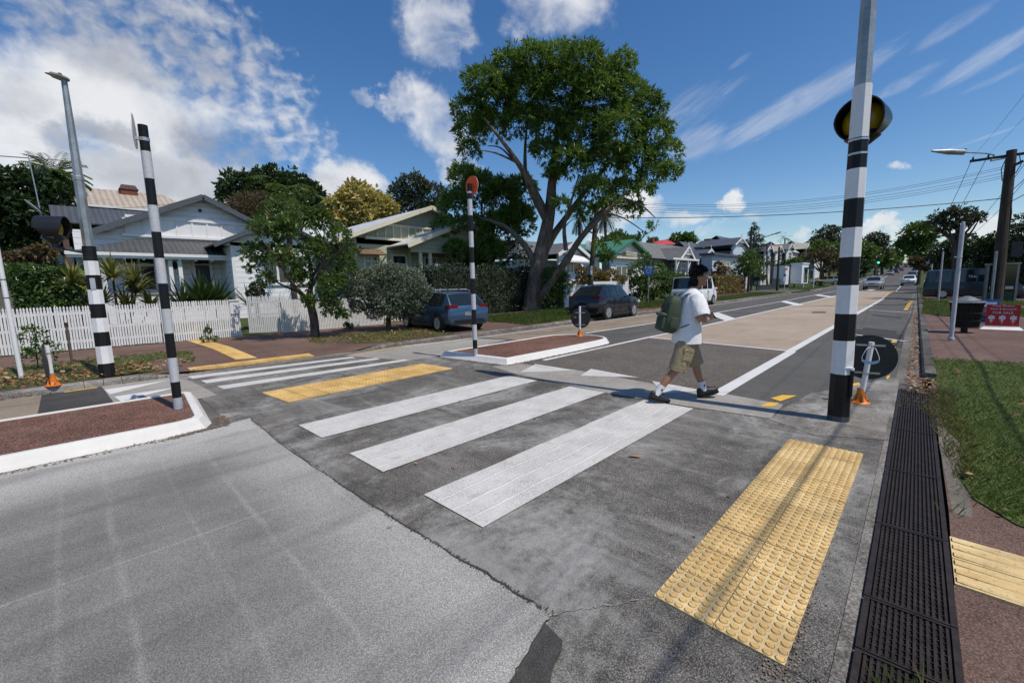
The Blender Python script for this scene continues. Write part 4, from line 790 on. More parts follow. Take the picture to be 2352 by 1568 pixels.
shrub('garden_shrub', 'loose shrub in the bank left of the veranda', 'shrub', 27, (85, 640), [(60, 590, 24), (100, 580, 24), (20, 600, 24), (110, 610, 16)], 3000, .15, .07, mL_brown, deep=.8); shrub('garden_shrub', 'bright green shrub over the clipped hedge at far left', 'shrub', 24, (40, 680), [(20, 625, 20), (60, 618, 14), (-10, 640, 24)], 2500, .12, .06, mL_bright, deep=.5)
shrub('garden_shrub', 'green shrub against the sage bungalow left of the round bush', 'shrub', 21, (770, 720), [(770, 640, 26), (800, 660, 20), (745, 665, 20)], 2600, .12, .06, mL_mid, deep=.5)
shrub('climbing_weed', 'ragged creeper climbing the left picket fence', 'climber', math.hypot(*G(290, 795, .18)), (290, 795), [(287, 765, 5), (291, 740, 4), (290, 785, 8), (300, 778, 5), (286, 715, 2)], 500, .07, .035, mL_orange, tr=.01, deep=.05)
shrub('weed_clump', 'weedy clump at the foot of the picket fence by the striped lamp pole', 'weed', math.hypot(*G(480, 788, .18)), (480, 787), [(478, 760, 8), (470, 778, 7), (492, 777, 6)], 420, .07, .03, mL_mid, tr=.01, deep=.08)
shrub('weed_clump', 'weeds under the second picket fence', 'weed', math.hypot(*G(798, 755, .18)), (800, 752), [(795, 746, 6), (806, 748, 5)], 260, .08, .05, mL_bright, tr=.01, deep=.06)
# sapling between two stakes
sp0 = G(88, 850, .14); sr = thing('sapling', (*sp0, .13), 'young sapling between two thin stakes on the left verge', 'sapling')
mb = MB(); mb.tube([(0, 0, -.02), (.03, .02, .5), (0, .05, .95)], [.012, .01, .005], 6); mb.obj('stem', m_bark, sr)
leafcloud('foliage', [(sp0[0], sp0[1], .78, .14, .22, .3), (sp0[0], sp0[1]+.15, .5, .12, .2, .22), (sp0[0]+.1, sp0[1]-.1, .4, .1, .14, .2)], 420, .09, .045, mL_mid, sr, (*sp0, .13))
m_stake = M_plain('stake_wood', (.11, .08, .06), .85, .3)
for dx, dy, lb in ((.12, -.22, 'left wooden stake beside the sapling'), (-.1, .5, 'right wooden stake beside the sapling')):
    st_ = thing('stake', (sp0[0]+dx, sp0[1]+dy, .1), lb, 'stake', 'sapling stakes'); q = MB(); q.box((0, 0, .48), (.035, .035, .98), .3); q.prism([(-.014, -.014), (.014, -.014), (.014, .014), (-.014, .014)], .96, .99); q.obj('post', m_stake, st_)
# ---- grass, dry leaves (uncountable)
mL_grass = M_leaf('grass_blade', (.038, .078, .011), (.13, .19, .036), .5, .4, (.26, .20, .08), .08); mL_grassdry = M_leaf('dry_grass_blade', (.07, .08, .02), (.20, .19, .06), .6, .3, (.32, .24, .10), .3)
mL_litter = M_leaf('dry_leaf', (.13, .055, .025), (.36, .17, .085), .75, .1, (.42, .30, .18), .2)
def inpoly(x, y, poly):
    r_ = np.zeros(len(x), bool); n = len(poly)
    for i in range(n):
        x0, y0 = poly[i]; x1, y1 = poly[(i+1) % n]
        c = ((y0 > y) != (y1 > y)) & (x < (x1-x0)*(y-y0)/((y1-y0)+1e-12)+x0); r_ ^= c
    return r_
def grass(name, poly, n, h, w_, mat_, base=True, zf=gz, near=None, patch=0.0):
    a = np.array(poly); lo, hi = a.min(0), a.max(0); m = n*4; x = RNG.uniform(lo[0], hi[0], m); y = RNG.uniform(lo[1], hi[1], m)
    if near: keep = RNG.random(m) < (near/np.maximum(near, np.hypot(x, y)))**1.5; x, y = x[keep], y[keep]
    if patch: keep = np.sin(x*2.1+1.3*np.sin(y*1.7))*np.sin(y*2.6+x)+RNG.normal(size=len(x))*.5 > -patch; x, y = x[keep], y[keep]
    k = inpoly(x, y, poly); x, y = x[k][:n], y[k][:n]; n = len(x)
    z = np.array([zf(p, q) for p, q in zip(x, y)]); an = RNG.uniform(0, 6.28, n); hh = h*RNG.uniform(.4, 1.3, n); lean = RNG.normal(size=(n, 2))*.55*hh[:, None]; bx, by = np.cos(an)*w_/2, np.sin(an)*w_/2
    V = np.stack([np.stack([x-bx, y-by, z-.004], 1), np.stack([x+bx, y+by, z-.004], 1), np.stack([x+bx*.6+lean[:, 0]*.45, y+by*.6+lean[:, 1]*.45, z+hh*.62], 1), np.stack([x+lean[:, 0], y+lean[:, 1], z+hh], 1)], 1).reshape(-1, 3)
    tag(npmesh(name, V, np.arange(4*n).reshape(n, 4), mat_), kind='stuff')
def gsheet(name, poly, dz=.006, zf=gz):
    mb = MB(); c = np.mean(poly, 0)
    bm = bmesh.new(); vs = [bm.verts.new((x, y, 0)) for x, y in poly]; bm.faces.new(vs); bmesh.ops.triangulate(bm, faces=bm.faces)
    for _ in range(3): bmesh.ops.subdivide_edges(bm, edges=[e for e in bm.edges if e.calc_length() > 1.2], cuts=1, use_grid_fill=True)
    bmesh.ops.triangulate(bm, faces=bm.faces)
    for v in bm.verts: v.co.z = zf(v.co.x, v.co.y)+dz
    bmesh.ops.recalc_face_normals(bm, faces=bm.faces); me = bpy.data.meshes.new(name); bm.to_mesh(me); bm.free(); me.materials.append(m_grassbase)
    if me.polygons[0].normal.z < 0: me.flip_normals()
    o = bpy.data.objects.new(name, me); COL.objects.link(o); tag(o, kind='structure')
def edge_poly(pts, amp=.05, st=.35):
    out = []
    for i in range(len(pts)):
        a, b = pts[i], pts[(i+1) % len(pts)]; L = math.hypot(b[0]-a[0], b[1]-a[1]); k = max(1, min(24, int(L/st)))
        for j in range(k): u = j/k; out.append((a[0]+(b[0]-a[0])*u+RNG.normal()*amp, a[1]+(b[1]-a[1])*u+RNG.normal()*amp))
    return out
lawn = edge_poly([(.30, 4.35), (.5, 4.05), (.9, 3.9), (9, 3.9), (9, 11.4), (.10, 11.0), (.13, 9), (.18, 8.2), (.27, 6.5)], .03)
gsheet('lawn', lawn); grass('grass', lawn, 95000, .042, .0045, mL_grass, near=4.0); grass('grass', edge_poly([(.16, 4.0), (.36, 4.0), (.40, 6), (.36, 8.1), (.1, 8.4), (.08, 7.0), (.24, 5)], .02), 1500, .06, .006, mL_grassdry, patch=.1)
grass('dry_grass', [(-.2, 7.0), (.25, 6.6), (.4, 8.5), (-.16, 8.3)], 1800, .035, .008, M_leaf('straw', (.10, .08, .05), (.26, .21, .14), .8, .1)); grass('grass', [(-.05, 1.9), (.3, 1.95), (.34, 2.1), (.0, 2.12)], 120, .10, .006, mL_grass)
rg = lambda px, z=.1: [G(*q, z) for q in px]
for poly, n in ((rg([(2121, 703), (2200, 703), (2420, 712), (2420, 729), (2187, 726), (2115, 721)]), 9000), (rg([(2122, 690), (2230, 690), (2420, 694), (2420, 703), (2250, 702), (2118, 699)]), 7000), (rg([(2110, 646), (2145, 646), (2140, 672), (2120, 684), (2109, 672)]), 7000)):
    gsheet('lawn', poly); grass('grass', poly, n, .09, .02, mL_grass)
xo = lambda y, d: xL(y)-d
va = edge_poly([(xo(-12, .2), -12), (xo(.4, .2), .4), (xo(1.5, .3), 1.3), (xo(1.6, 1.2), 1.75), (xo(1.7, 2.6), 2.0), (xo(2, 3.3), 1.9), (xo(-1, 3.35), -1), (xo(-12, 3.4), -12)], .06)
vb = edge_poly([(xo(5.9, .3), 5.9), (xo(8.6, .25), 8.6), (xo(8.8, 1.5), 8.9), (xo(8.6, 3.2), 8.6), (xo(5, 3.4), 5.0), (xo(4.8, 2.2), 4.9)], .06)
vc = edge_poly([(xo(12.2, .2), 12.2), (xo(17, .2), 17), (xo(18, 3.2), 18), (xo(22, 4.3), 22), (xo(12.4, 4.2), 12.4)], .08)
vd = edge_poly([(xo(23, .9), 23), (xo(32, .3), 31), (xo(34, 3.6), 34), (xo(22.6, 4.0), 22.6)], .08); ve = edge_poly([(xo(35, .25), 35), (xo(43, .25), 43), (xo(43, 3.5), 43), (xo(35, 3.5), 35)], .08); vf = edge_poly([(xo(44.6, .25), 44.6), (xo(58, .25), 57.5), (xo(58, 3.6), 58), (xo(44.6, 3.6), 44.6)], .08)
for p_, n, ml, pt, h in ((va, 14000, mL_grassdry, .35, .05), (vb, 9000, mL_grassdry, .3, .05), (vc, 16000, mL_grass, 0, .16), (vd, 12000, mL_grass, 0, .16), (ve, 9000, mL_grass, 0, .09), (vf, 9000, mL_grass, 0, .09)):
    gsheet('grass_verge', p_); grass('grass', p_, n, h, .014, ml, patch=pt)
vg = edge_poly([(xo(72, .25), 72.5), (xo(84, .25), 84), (xo(98, .25), 98), (xo(98, 3), 98), (xo(80, 4), 80), (xo(72, 3), 73)], .1); gsheet('grass_verge', vg); grass('grass', vg, 5000, .12, .04, mL_grass)
def litter(name, poly, n, L, zf=gz, dz=.012, m_=None):
    a = np.array(poly); lo, hi = a.min(0), a.max(0); x = RNG.uniform(lo[0], hi[0], n*5); y = RNG.uniform(lo[1], hi[1], n*5); k = inpoly(x, y, poly); x, y = x[k][:n], y[k][:n]; n = len(x)
    p = np.stack([x, y, np.array([zf(q, w_) for q, w_ in zip(x, y)])+dz+RNG.random(n)*.02], 1); an = RNG.uniform(0, 6.28, n); A = unit(np.stack([np.cos(an), np.sin(an), RNG.normal(size=n)*.35], 1)); B = unit(np.cross(RNG.normal(size=(n, 3))*.35+[0, 0, 1], A)); sz = RNG.uniform(.5, 1.3, n)
    V, F = leaf_quads(p, A, B, L*sz, L*.55*sz); tag(npmesh(name, V, F, m_ or mL_litter), kind='stuff')
litter('fallen_leaves', va, 1500, .10, dz=.03); litter('fallen_leaves', [(xL(0)-1.6, -3), (xL(0)-.2, -3), (xL(0)-.2, 1), (xL(0)-1.6, 1)], 450, .1, dz=.03); litter('fallen_leaves', vb, 420, .08, dz=.03)
litter('fallen_leaves', [(xL(5), -6), (xL(5)+.12, -6), (xL(5)+.12, 1.2), (xL(5), 1.2)], 260, .06, zf=lambda x, y: 0); litter('fallen_leaves', [(xL(9)+.02, 6), (xL(9)+.2, 6), (xL(16)+.3, 16), (xL(16), 16)], 500, .06, zf=lambda x, y: 0)
litter('fallen_leaves', [(xR(9)-.17, 8.5), (xR(9)-.0, 8.5), (xR(26), 26), (xR(26)-.12, 26)], 650, .06, zf=lambda x, y: 0, dz=.01); litter('fallen_leaves', [(-.1, 7.9), (.16, 7.9), (.12, 9.6), (-.16, 9.4)], 130, .07, zf=lambda x, y: .0, dz=.03)
litter('fallen_leaves', [(.3, 4.0), (2.6, 4.0), (2.6, 10), (.3, 10)], 60, .10, dz=.05); litter('fallen_leaves', [(xo(16, .0), 14), (xo(16, -.35), 14), (xo(36, -.5), 36), (xo(36, .1), 36)], 700, .09, zf=lambda x, y: 0, dz=.02); litter('fallen_leaves', [(xo(22, .2), 21.5), (xo(24, .2), 25), (xo(30, 2), 30), (xo(22, 2.4), 22)], 500, .1, dz=.03)
litter('fallen_leaves', [(-5, 2), (-.5, 2), (-.5, 5.5), (-5, 5.5)], 14, .05, zf=lambda x, y: 0, dz=.014)
# ================================================================ crossing poles, signs, street furniture
m_white = M_plain('white_paint', (.74, .74, .745), .45, .07, 3, 0, .05); m_black = M_plain('black_paint', (.009, .009, .010), .4, .25, 4, 0, 0, .3)
m_reflw = M_plain('reflective_grey_sleeve', (.50, .51, .53), .4, .1, 30, 0, .4); m_galv = M_plain('galvanised_steel', (.30, .33, .34), .45, .25, 5, .55, .1); m_steel = M_plain('bright_steel', (.55, .55, .55), .35, .1, 8, .8)
m_slv = M_plain('grey_base_sleeve', (.36, .40, .45), .5, .1); m_dkslv = M_plain('charcoal_base_sleeve', (.06, .065, .07), .5, .2); m_orange = M_plain('orange_plastic', (.62, .17, .012), .5, .15, 6); m_disc = M_plain('orange_red_disc', (.95, .10, .012), .6, .03); m_hood = M_plain('black_hood', (.012, .012, .013), .35, .2)
m_amber = M_plain('amber_lens', (.34, .22, .006), .25, .15, 8); m_back = M_plain('dark_sign_back', (.022, .026, .026), .5, .25, 3); m_pale = M_plain('pale_sign_back', (.62, .58, .57), .5, .1); m_lav = M_plain('pale_grey_post_paint', (.42, .43, .47), .5, .12); m_conc = M_plain('plain_concrete', (.30, .29, .27), .85, .2, 3, 0, .3); m_rubber = M_plain('black_rubber', (.015, .015, .015), .8, .2)
m_wood = M_bark('weathered_pole_wood', (.03, .024, .02), (.075, .06, .05), (10, 10, .5), .6); m_moss = M_bark('mossy_pole_wood', (.05, .05, .028), (.12, .105, .07), (10, 10, .5), .6)
def banded(name, root, base, pxs, xf, mats, r0, r1, n, z0):           # pole painted in bands: every band a part of its own
    zs = [HB(base, xf(y), y)-base[2] for y in pxs]; zs[0] = z0; top = zs[-1]
    rad = lambda z: r0+(r1-r0)*z/top
    for a, b, m_ in zip(zs[:-1], zs[1:], mats):
        mb = MB(); ww = .0015 if m_ in (m_white, m_reflw) else 0
        mb.lathe([(rad(a)+ww, a), (rad(b)+ww, b)], n=n, smooth=n > 8, ph=PI/8); mb.obj(name, m_, root)
    return zs
def lantern(root, c, ang, r_=.21, ln=.40, arm=None):                  # globe beacon in its hood, opening along +Y turned by ang
    M = Matrix.Rotation(ang, 3, 'Z') @ Matrix.Rotation(-PI/2, 3, 'X'); hp = []
    n = 28; mb = MB(); vs = []
    for i, (rr, z) in enumerate([(.02, -ln*.5), (r_*.75, -ln*.5), (r_*.97, -ln*.46), (r_, -ln*.25), (r_*1.02, ln*.5), (r_*.96, ln*.5), (r_*.95, -ln*.2)]):
        for k in range(n):
            w_ = 2*PI*k/n; cut = 0
            if z < -ln*.2 and rr > .1: cut = -ln*.42*max(0, math.sin(w_))
            if z > ln*.4: cut = ln*.28*max(0, math.sin(w_))          # longer on top, cut back below
            vs.append(M @ Vector((rr*math.cos(w_), rr*math.sin(w_), z-cut))+Vector(c))
    mb.add(vs, [(i*n+k, i*n+(k+1) % n, (i+1)*n+(k+1) % n, (i+1)*n+k) for i in range(6) for k in range(n)], 0, True)
    mb.lathe([(.05, -.34), (.05, -.26), (.16, -.17), (.14, -.12)], c, 14)
    h = mb.obj('beacon_hood', m_hood, root)
    l = MB(); l.lathe([(r_*.93, -ln*.16), (r_*.93, -.02), (r_*.8, .06), (r_*.5, .11), (0, .13)], c, 24, M=M); l.obj('beacon_lens', m_amber, root)
    if arm: q = MB(); q.tube([Vector(c)+Vector((0, 0, -.31)), arm], .022, 8); q.obj('beacon_arm', m_hood, root)
def luminaire(root, p, ang, L=.62, w_=.32, sc=1.0):
    mb = MB(); T = Matrix.Translation(p) @ Matrix.Scale(sc, 4) @ Matrix.Rotation(ang, 4, 'Z') @ Matrix.Rotation(-.1, 4, 'Y')
    pl = [(-.12, -.09), (0, -w_/2), (.2, -w_/2), (L, -.05), (L, .07), (.2, w_/2), (0, w_/2), (-.12, .09)]
    tp = [(x*.92, y*.72) for x, y in pl]; mb.prism(pl, -.035, .0, T=T); mb.prism(pl, .0005, .05, T=T, top=tp); mb.prism([(.06, -.05), (.14, -.05), (.14, .05), (.06, .05)], .05, .12, 1, T=T)
    mb.obj('luminaire', [M_plain('lamp_housing', (.17, .165, .15), .5, .2), m_hood], root); q = MB(); q.prism([(.06, -.1), (.44, -.07), (.44, .07), (.06, .1)], -.040, -.0355, T=T); q.obj('lamp_glass', M_plain('lamp_glass', (.35, .36, .36), .15, .1), root)
# near right pole
pb = (-.644, 5.944, 0.0); r_ = thing('crossing_pole', pb, 'near black and white eight-sided crossing pole at right with an amber beacon', 'crossing pole', 'belisha crossing poles')
xf = lambda y: 1926+(965-y)*.0622
zs = banded('pole_band', r_, pb, [965, 952, 857, 781, 720, 655, 591, 524, 458, 390, 320, 200], xf, [m_dkslv, m_black, m_white, m_black, m_white, m_black, m_white, m_black, m_white, m_black, m_white], .108, .082, 8, -.02)
mb = MB(); mb.lathe([(.074, zs[-1]), (.07, zs[-1]+.6), (.045, 8.7)], n=8, smooth=False, ph=PI/8); mb.obj('mast', m_galv, r_)
q = MB(); q.tube([(.095, -.05, .30), (.098, -.05, .62)], .018, 8); q.obj('conduit', m_black, r_); q = MB(); q.tube([(.092, -.055, .60), (.095, -.055, .625)], .023, 8); q.tube([(.03, -.09, .625), (.1, -.06, .625)], .012, 6); q.obj('conduit_cap', m_white, r_)
for zz in (zs[-2]-.02, zs[-2]-.16): q = MB(); q.lathe([(.09, zz-.010), (.0925, zz-.010), (.0925, zz+.010), (.09, zz+.010)], n=8, smooth=False, ph=PI/8); q.obj('clamp', m_steel, r_)
lantern(r_, (.005, .22, HB(pb, 1973, 268)), PI-.15, .215, .36, (0, .03, zs[-2]-.10)); luminaire(r_, (0, 0, 8.7), PI, .8)
# far left pole with floodlight
pb = (-10.935, .326, .1); r_ = thing('crossing_pole', pb, 'black and white banded pole with galvanised mast and floodlight on the left verge', 'crossing pole', 'belisha crossing poles'); xf = lambda y: 247-(868-y)*.1415
zs = banded('pole_band', r_, pb, [869, 833.5, 794, 762, 730, 698, 665, 632, 599.5, 566], xf, [m_black, m_white, m_black, m_white, m_black, m_white, m_black, m_white, m_black], .125, .10, 8, -.05)
zt = HB(pb, 150, 182)-.1; mb = MB(); mb.lathe([(.082, zs[-1]), (.075, 3.55), (.081, 3.56), (.081, 3.62), (.07, 3.63), (.042, zt)], n=8, smooth=False, ph=PI/8); mb.obj('mast', m_galv, r_)
for zz in (zs[-1]-.06, zs[-1]-.2): q = MB(); q.lathe([(.101, zz-.012), (.105, zz-.012), (.105, zz+.012), (.101, zz+.012)], n=8, smooth=False, ph=PI/8); q.obj('clamp', m_hood, r_)
q = MB(); q.box((.105, -.02, 1.75), (.012, .07, .2)); q.obj('access_plate', m_slv, r_)
lantern(r_, (.05, -.42, HB(pb, 151, 527)-.1), -.35, .205, .38, (0, 0, zs[-1]-.13)); luminaire(r_, (.0, 0, zt), -1.2, .36, .36, .52)
# island poles
def island_pole(b, pxs, xf, label, dy, back):
    r_ = thing('island_pole', b, label, 'crossing pole', 'belisha crossing poles'); n = len(pxs)-1
    ms = [m_slv]+[(m_black, m_reflw)[i % 2] for i in range(n-1)]
    zs = banded('pole_band', r_, b, pxs, xf, ms, .051, .050, 20, -.02)
    q = MB(); q.lathe([(.052, zs[-2]+.12), (.055, zs[-2]+.12), (.055, zs[-2]+.16), (.052, zs[-2]+.16)], n=16); q.box((0, dy*.6, zs[-2]+.14), (.04, abs(dy)*.9, .03)); q.obj('clamp', m_steel, r_)
    M = Matrix.Rotation(R(-11) if dy < 0 else 0, 3, 'Z') @ Matrix.Rotation(PI/2, 3, 'X'); q = MB(); z = zs[-1]-.03 if dy > 0 else zs[-1]-.09
    q.lathe([(0, -.004), (.2, -.004), (.2, .004)], (0, dy, z), 40, 0, False, M); q.lathe([(.2, .0045), (0, .0045)], (0, dy, z), 40, 1, False, M); q.obj('disc', [m_pale, m_disc], r_)
    if dy < 0:
        q = MB()
        for zz in (2.55, 2.62, 2.69, 2.76, 2.83, 2.9, 2.97, 3.04, 1.2, 1.27, 1.34): q.box((.02, .05, zz-.12), (.007, .007, .009))
        q.obj('rivets', m_steel, r_)
island_pole((-7.036, .839, .116), [937, 912, 876, 821, 765, 709, 651, 593, 533, 472, 411, 348.5, 288], lambda y: 410-(937-y)*.127, 'black and grey banded pole on the left island, its disc seen edge-on', -.085, True)
island_pole((-7.159, 6.148, .116), [816, 800, 780, 745, 710.5, 675, 639.5, 603.6, 568, 531.6, 495, 458, 422], lambda y: 1092-(815-y)*.0185, 'slim banded pole with orange disc on the centre island', .075, False)
# keep-left bollards
def keepleft(b, h, ang, label, disc_r, disc_z, lean=(0, 0), rail=True, sticker=False):
    r_ = thing('sign_bollard', b, label, 'sign bollard', 'bollards with round signs'); L = lambda z: (lean[0]*z, lean[1]*z, z); M3 = Matrix.Rotation(ang, 3, 'Z') @ Matrix.Rotation(PI/2, 3, 'X'); M = Matrix.Rotation(ang, 4, 'Z')
    q = MB(); q.tube([L(.16), L(h)], .03, 14); q.obj('post', m_white, r_)
    q = MB(); q.lathe([(.102, 0), (.105, .016), (.09, .030), (.06, .045), (.046, .08), (.040, .2)], n=20)
    for k in range(4): a = k*PI/2+.5; q.tube([(.075*math.cos(a), .075*math.sin(a), .035), (.036*math.cos(a), .036*math.sin(a), .15)], [.014, .006], 6)
    q.obj('base', m_orange, r_)
    q = MB()
    for k in range(4): a = k*PI/2+.2; q.lathe([(.011, .03), (.011, .045), (0, .046)], (.08*math.cos(a), .08*math.sin(a), 0), 8)
    q.obj('bolts', m_black, r_)
    c = Vector(L(disc_z))+M3 @ Vector((0, 0, -.05)); q = MB(); q.lathe([(0, -.004), (disc_r, -.004), (disc_r, .004), (0, .004)], c, 44, 0, False, M3); d = q.obj('sign_disc', [m_back], r_)
    if rail:
        for dz in (.155, -.2):
            q = MB(); cc = Vector(L(disc_z+dz))+M3 @ Vector((0, 0, -.042)); q.box(cc, (disc_r*1.0, .012, .022), ang); q.lathe([(.031, -.012), (.034, -.012), (.034, .012), (.031, .012)], L(disc_z+dz), 14); q.obj('bracket', m_steel, r_)
    if sticker:
        q = MB(); q.box(c+M3 @ Vector((-.16, .02, .006)), (.08, .004, .05), ang); q.obj('sticker', M_plain('yellow_sticker', (.55, .30, .03), .5), r_)
    return r_
kb = (*G(1975, 926), 0); keepleft(kb, .80, .15, 'leaning white bollard with dark round sign back beside the near pole', .285, .60, (.085, .0))
kb2 = (*G(1332, 772, .118), .116); keepleft(kb2, HB(kb2, 1331, 703)-.12, .25, 'white bollard with grey round sign back on the far tip of the centre island', .30, HB(kb2, 1335, 730)-.12, (0, 0), True, True)
kb3 = (*G(123, 886, .12), .12); keepleft(kb3, HB(kb3, 115, 795)-.1, PI+.15, 'white bollard with edge-on sign and orange foot at the left kerb', .27, HB(kb3, 112, 832)-.12)
# face mask hung on the leaning bollard
mk = thing('face_mask', (kb[0]+.075, kb[1]-.06, .58), 'blue and white face mask hanging by its loops from the leaning bollard', 'face mask'); q = MB(); vs = []; n = 9
for i in range(n):
    u = i/(n-1)*2-1
    for z in (0, .018, .036): vs.append((u*.085, -.03-.012*(1-u*u)-z*.1, -.045+z+.028*u*u))
q.add(vs, [(i*3+j, (i+1)*3+j, (i+1)*3+j+1, i*3+j+1) for i in range(n-1) for j in range(2)], 0, True); q.obj('cloth', M_plain('mask_cloth', (.35, .55, .72), .8, .15, 40), mk, fix=False)
for sx in (-1, 1): q = MB(); q.tube([(sx*.085, -.035, .012), (sx*.078, -.035, .06), (sx*.055, -.03, .12), (sx*.036, -.01, .155), (sx*.01, .02, .16)], .0035, 6); q.obj('ear_loop', m_white, mk)
# white sign post, left edge
b = (*G(50, 869, .14), .12); r_ = thing('sign_post', b, 'tall white round post leaning at the left edge, its sign out of frame', 'sign post'); q = MB(); q.tube([(0, 0, -.05), (0, -.03, 3.0)], .036, 14); q.obj('post', m_white, r_)
for px, py in ((14, 642), (17, 684)): q = MB(); z = HB(b, px, py)-.12; q.lathe([(.037, z-.008), (.039, z-.008), (.039, z+.008), (.037, z+.008)], (0, -.03*z/3.3, 0), 14); q.obj('clamp', m_hood, r_)

# right posts
for px, py, tx, ty, r0, lb in ((2184, 780, 2212, 517, .043, 'tall pale grey post standing in the brown footpath before the litter bin'), (2155, 692, 2168, 580, .042, 'shorter pale grey post beside the parked dark van')):
    b = (*G(px, py, .1), .1); r_ = thing('sign_post', b, lb, 'sign post', 'pale posts on the right footpath'); h = HB(b, tx, ty)-.1; q = MB(); q.lathe([(r0, -.03), (r0*.95, h)], n=12); q.obj('post', m_lav, r_); q = MB(); q.lathe([(r0*.6, h), (r0*.8, h+.01), (r0*.7, h+.07), (0, h+.08)], n=10); q.obj('cap', m_lav, r_); q = MB(); q.lathe([(r0*1.4, 0), (r0*1.4, .05), (r0*1.05, .06)], n=12); q.obj('foot', m_slv, r_)
    for zz in ((h*.73,) if ty < 550 else (h*.62,)): q = MB(); q.lathe([(r0*1.0, zz-.015), (r0*1.12, zz-.015), (r0*1.12, zz+.015), (r0, zz+.015)], n=12); q.box((-r0*1.4, 0, zz), (.05, .03, .03)); q.obj('clamp', m_steel, r_)
# litter bin
b = (*G(2214, 762, .1), .1); r_ = thing('litter_bin', b, 'round black slatted litter bin with a domed grey lid', 'litter bin'); q = MB()
q.lathe([(.255, .13), (.30, .76)], n=36); q.obj('liner', m_black, r_); q = MB()
for k in range(36): a = 2*PI*k/36; q.tube([(.262*math.cos(a), .262*math.sin(a), .12), (.305*math.cos(a), .305*math.sin(a), .70), (.335*math.cos(a), .335*math.sin(a), .80)], .010, 4)
for z, rr in ((.13, .263), (.3, .276), (.5, .291)): q.lathe([(rr, z), (rr+.012, z), (rr+.012, z+.03), (rr, z+.03)], n=36)
q.obj('slats', m_black, r_); q = MB(); q.lathe([(.07, 0), (.07, .13)], n=12); q.obj('stem', m_black, r_); q = MB(); q.lathe([(.33, .79), (.345, .79), (.345, .815), (.33, .815)], n=36); q.obj('rim', m_steel, r_); q = MB(); q.lathe([(.25, .84), (.16, .90), (.05, .955), (0, .96)], n=28); q.lathe([(.015, .75), (.015, .85)], (.17, .05, 0), 6); q.lathe([(.015, .75), (.015, .85)], (-.17, .05, 0), 6); q.obj('lid', M_plain('bin_lid_grey', (.16, .165, .18), .5, .1), r_)
q = MB(); q.prism([(-.035, 0), (.035, 0), (.02, .05), (.005, .08), (-.02, .045)], 0, .004, T=Matrix.Translation((.0, -.16, .865)) @ Matrix.Rotation(R(50), 4, 'X')); q.obj('flame_symbol', m_black, r_)
# boards for the flower shop
m_redb = M_plain('red_board', (.42, .015, .02), .4, .1); m_blueb = M_plain('blue_board', (.03, .14, .36), .4, .3, 3)
def board(b, wd, ht_, ang, label, mat_, cat): r_ = thing('sandwich_board', b, label, cat, None, ang); q = MB(); q.box((0, 0, .10+ht_/2), (wd, .03, ht_)); q.obj('panel', mat_, r_); return r_
b = (*G(2299, 756, .1), .1); aw = math.atan2(b[0], b[1]); r_ = board(b, .62, .58, -aw+.03, 'red flower sale board with white lettering on a white moulded foot', m_redb, 'sign board')
q = MB(); q.prism([(-.40, -.2), (.40, -.2), (.40, .2), (-.40, .2)], 0, .07, top=[(-.33, -.06), (.33, -.06), (.33, .06), (-.33, .06)]); q.obj('foot', m_white, r_)
TM = lambda x, z: Matrix.Translation((x, -.017, z)) @ Matrix.Rotation(PI/2, 4, 'X')
for tx, sz, z in (('Fresh Flower,', .072, .645), ('Plant & Bouquet', .072, .56), ('FOR SALE', .088, .455)): text_obj(tx, sz, TM(0, z), m_white, 'lettering', r_)
for fx in (-.2, 0, .2):
    q = MB()
    for k in range(6): a = k*PI/3+.5; q.lathe([(.024, 0), (.024, .003)], (0, 0, 0), 10, M=Matrix.Diagonal((1, 1.0, 1))) if False else q.prism([(math.cos(a+da)*rr, math.sin(a+da)*rr) for da, rr in ((-.9, .014), (-.38, .062), (0, .072), (.38, .062), (.9, .014))], 0, .003, T=TM(fx, .32))
    q.prism([(-.05, -.09), (0, -.105), (.05, -.09), (0, -.08)], 0, .003, T=TM(fx, .32)); q.prism([(-.004, -.06), (.004, -.06), (.004, -.17), (-.004, -.17)], 0.0005, .0025, T=TM(fx, .32)); q.obj('flower_emblem', m_white, r_)
b = (*G(2254, 742, .1), .1); r_ = board(b, .68, .74, -aw+.02, 'blue poster board half hidden between the bin and the red board', m_blueb, 'sign board'); r_.location.z -= .1
q = MB(); q.box((.1, -.018, .5), (.34, .006, .11), rot=Matrix.Rotation(-.06, 3, 'Y')); q.obj('orange_shape', M_plain('poster_orange', (.5, .17, .05), .5), r_); q = MB(); q.box((0, -.018, .3), (.4, .006, .08), rot=Matrix.Rotation(.3, 3, 'Y')); q.box((.1, -.018, .2), (.3, .006, .05), rot=Matrix.Rotation(-.2, 3, 'Y')); q.obj('brown_shape', M_plain('poster_brown', (.05, .025, .02), .5), r_); text_obj('TOTO', .14, TM(.05, .70), m_redb, 'lettering', r_); q = MB(); q.box((0, -.02, .69), (.56, .004, .15)); q.obj('white_band', m_white, r_); q = MB(); q.box((.12, -.02, .115), (.36, .006, .03)); q.obj('pale_strip', M_plain('poster_cyan', (.25, .6, .75), .5), r_)
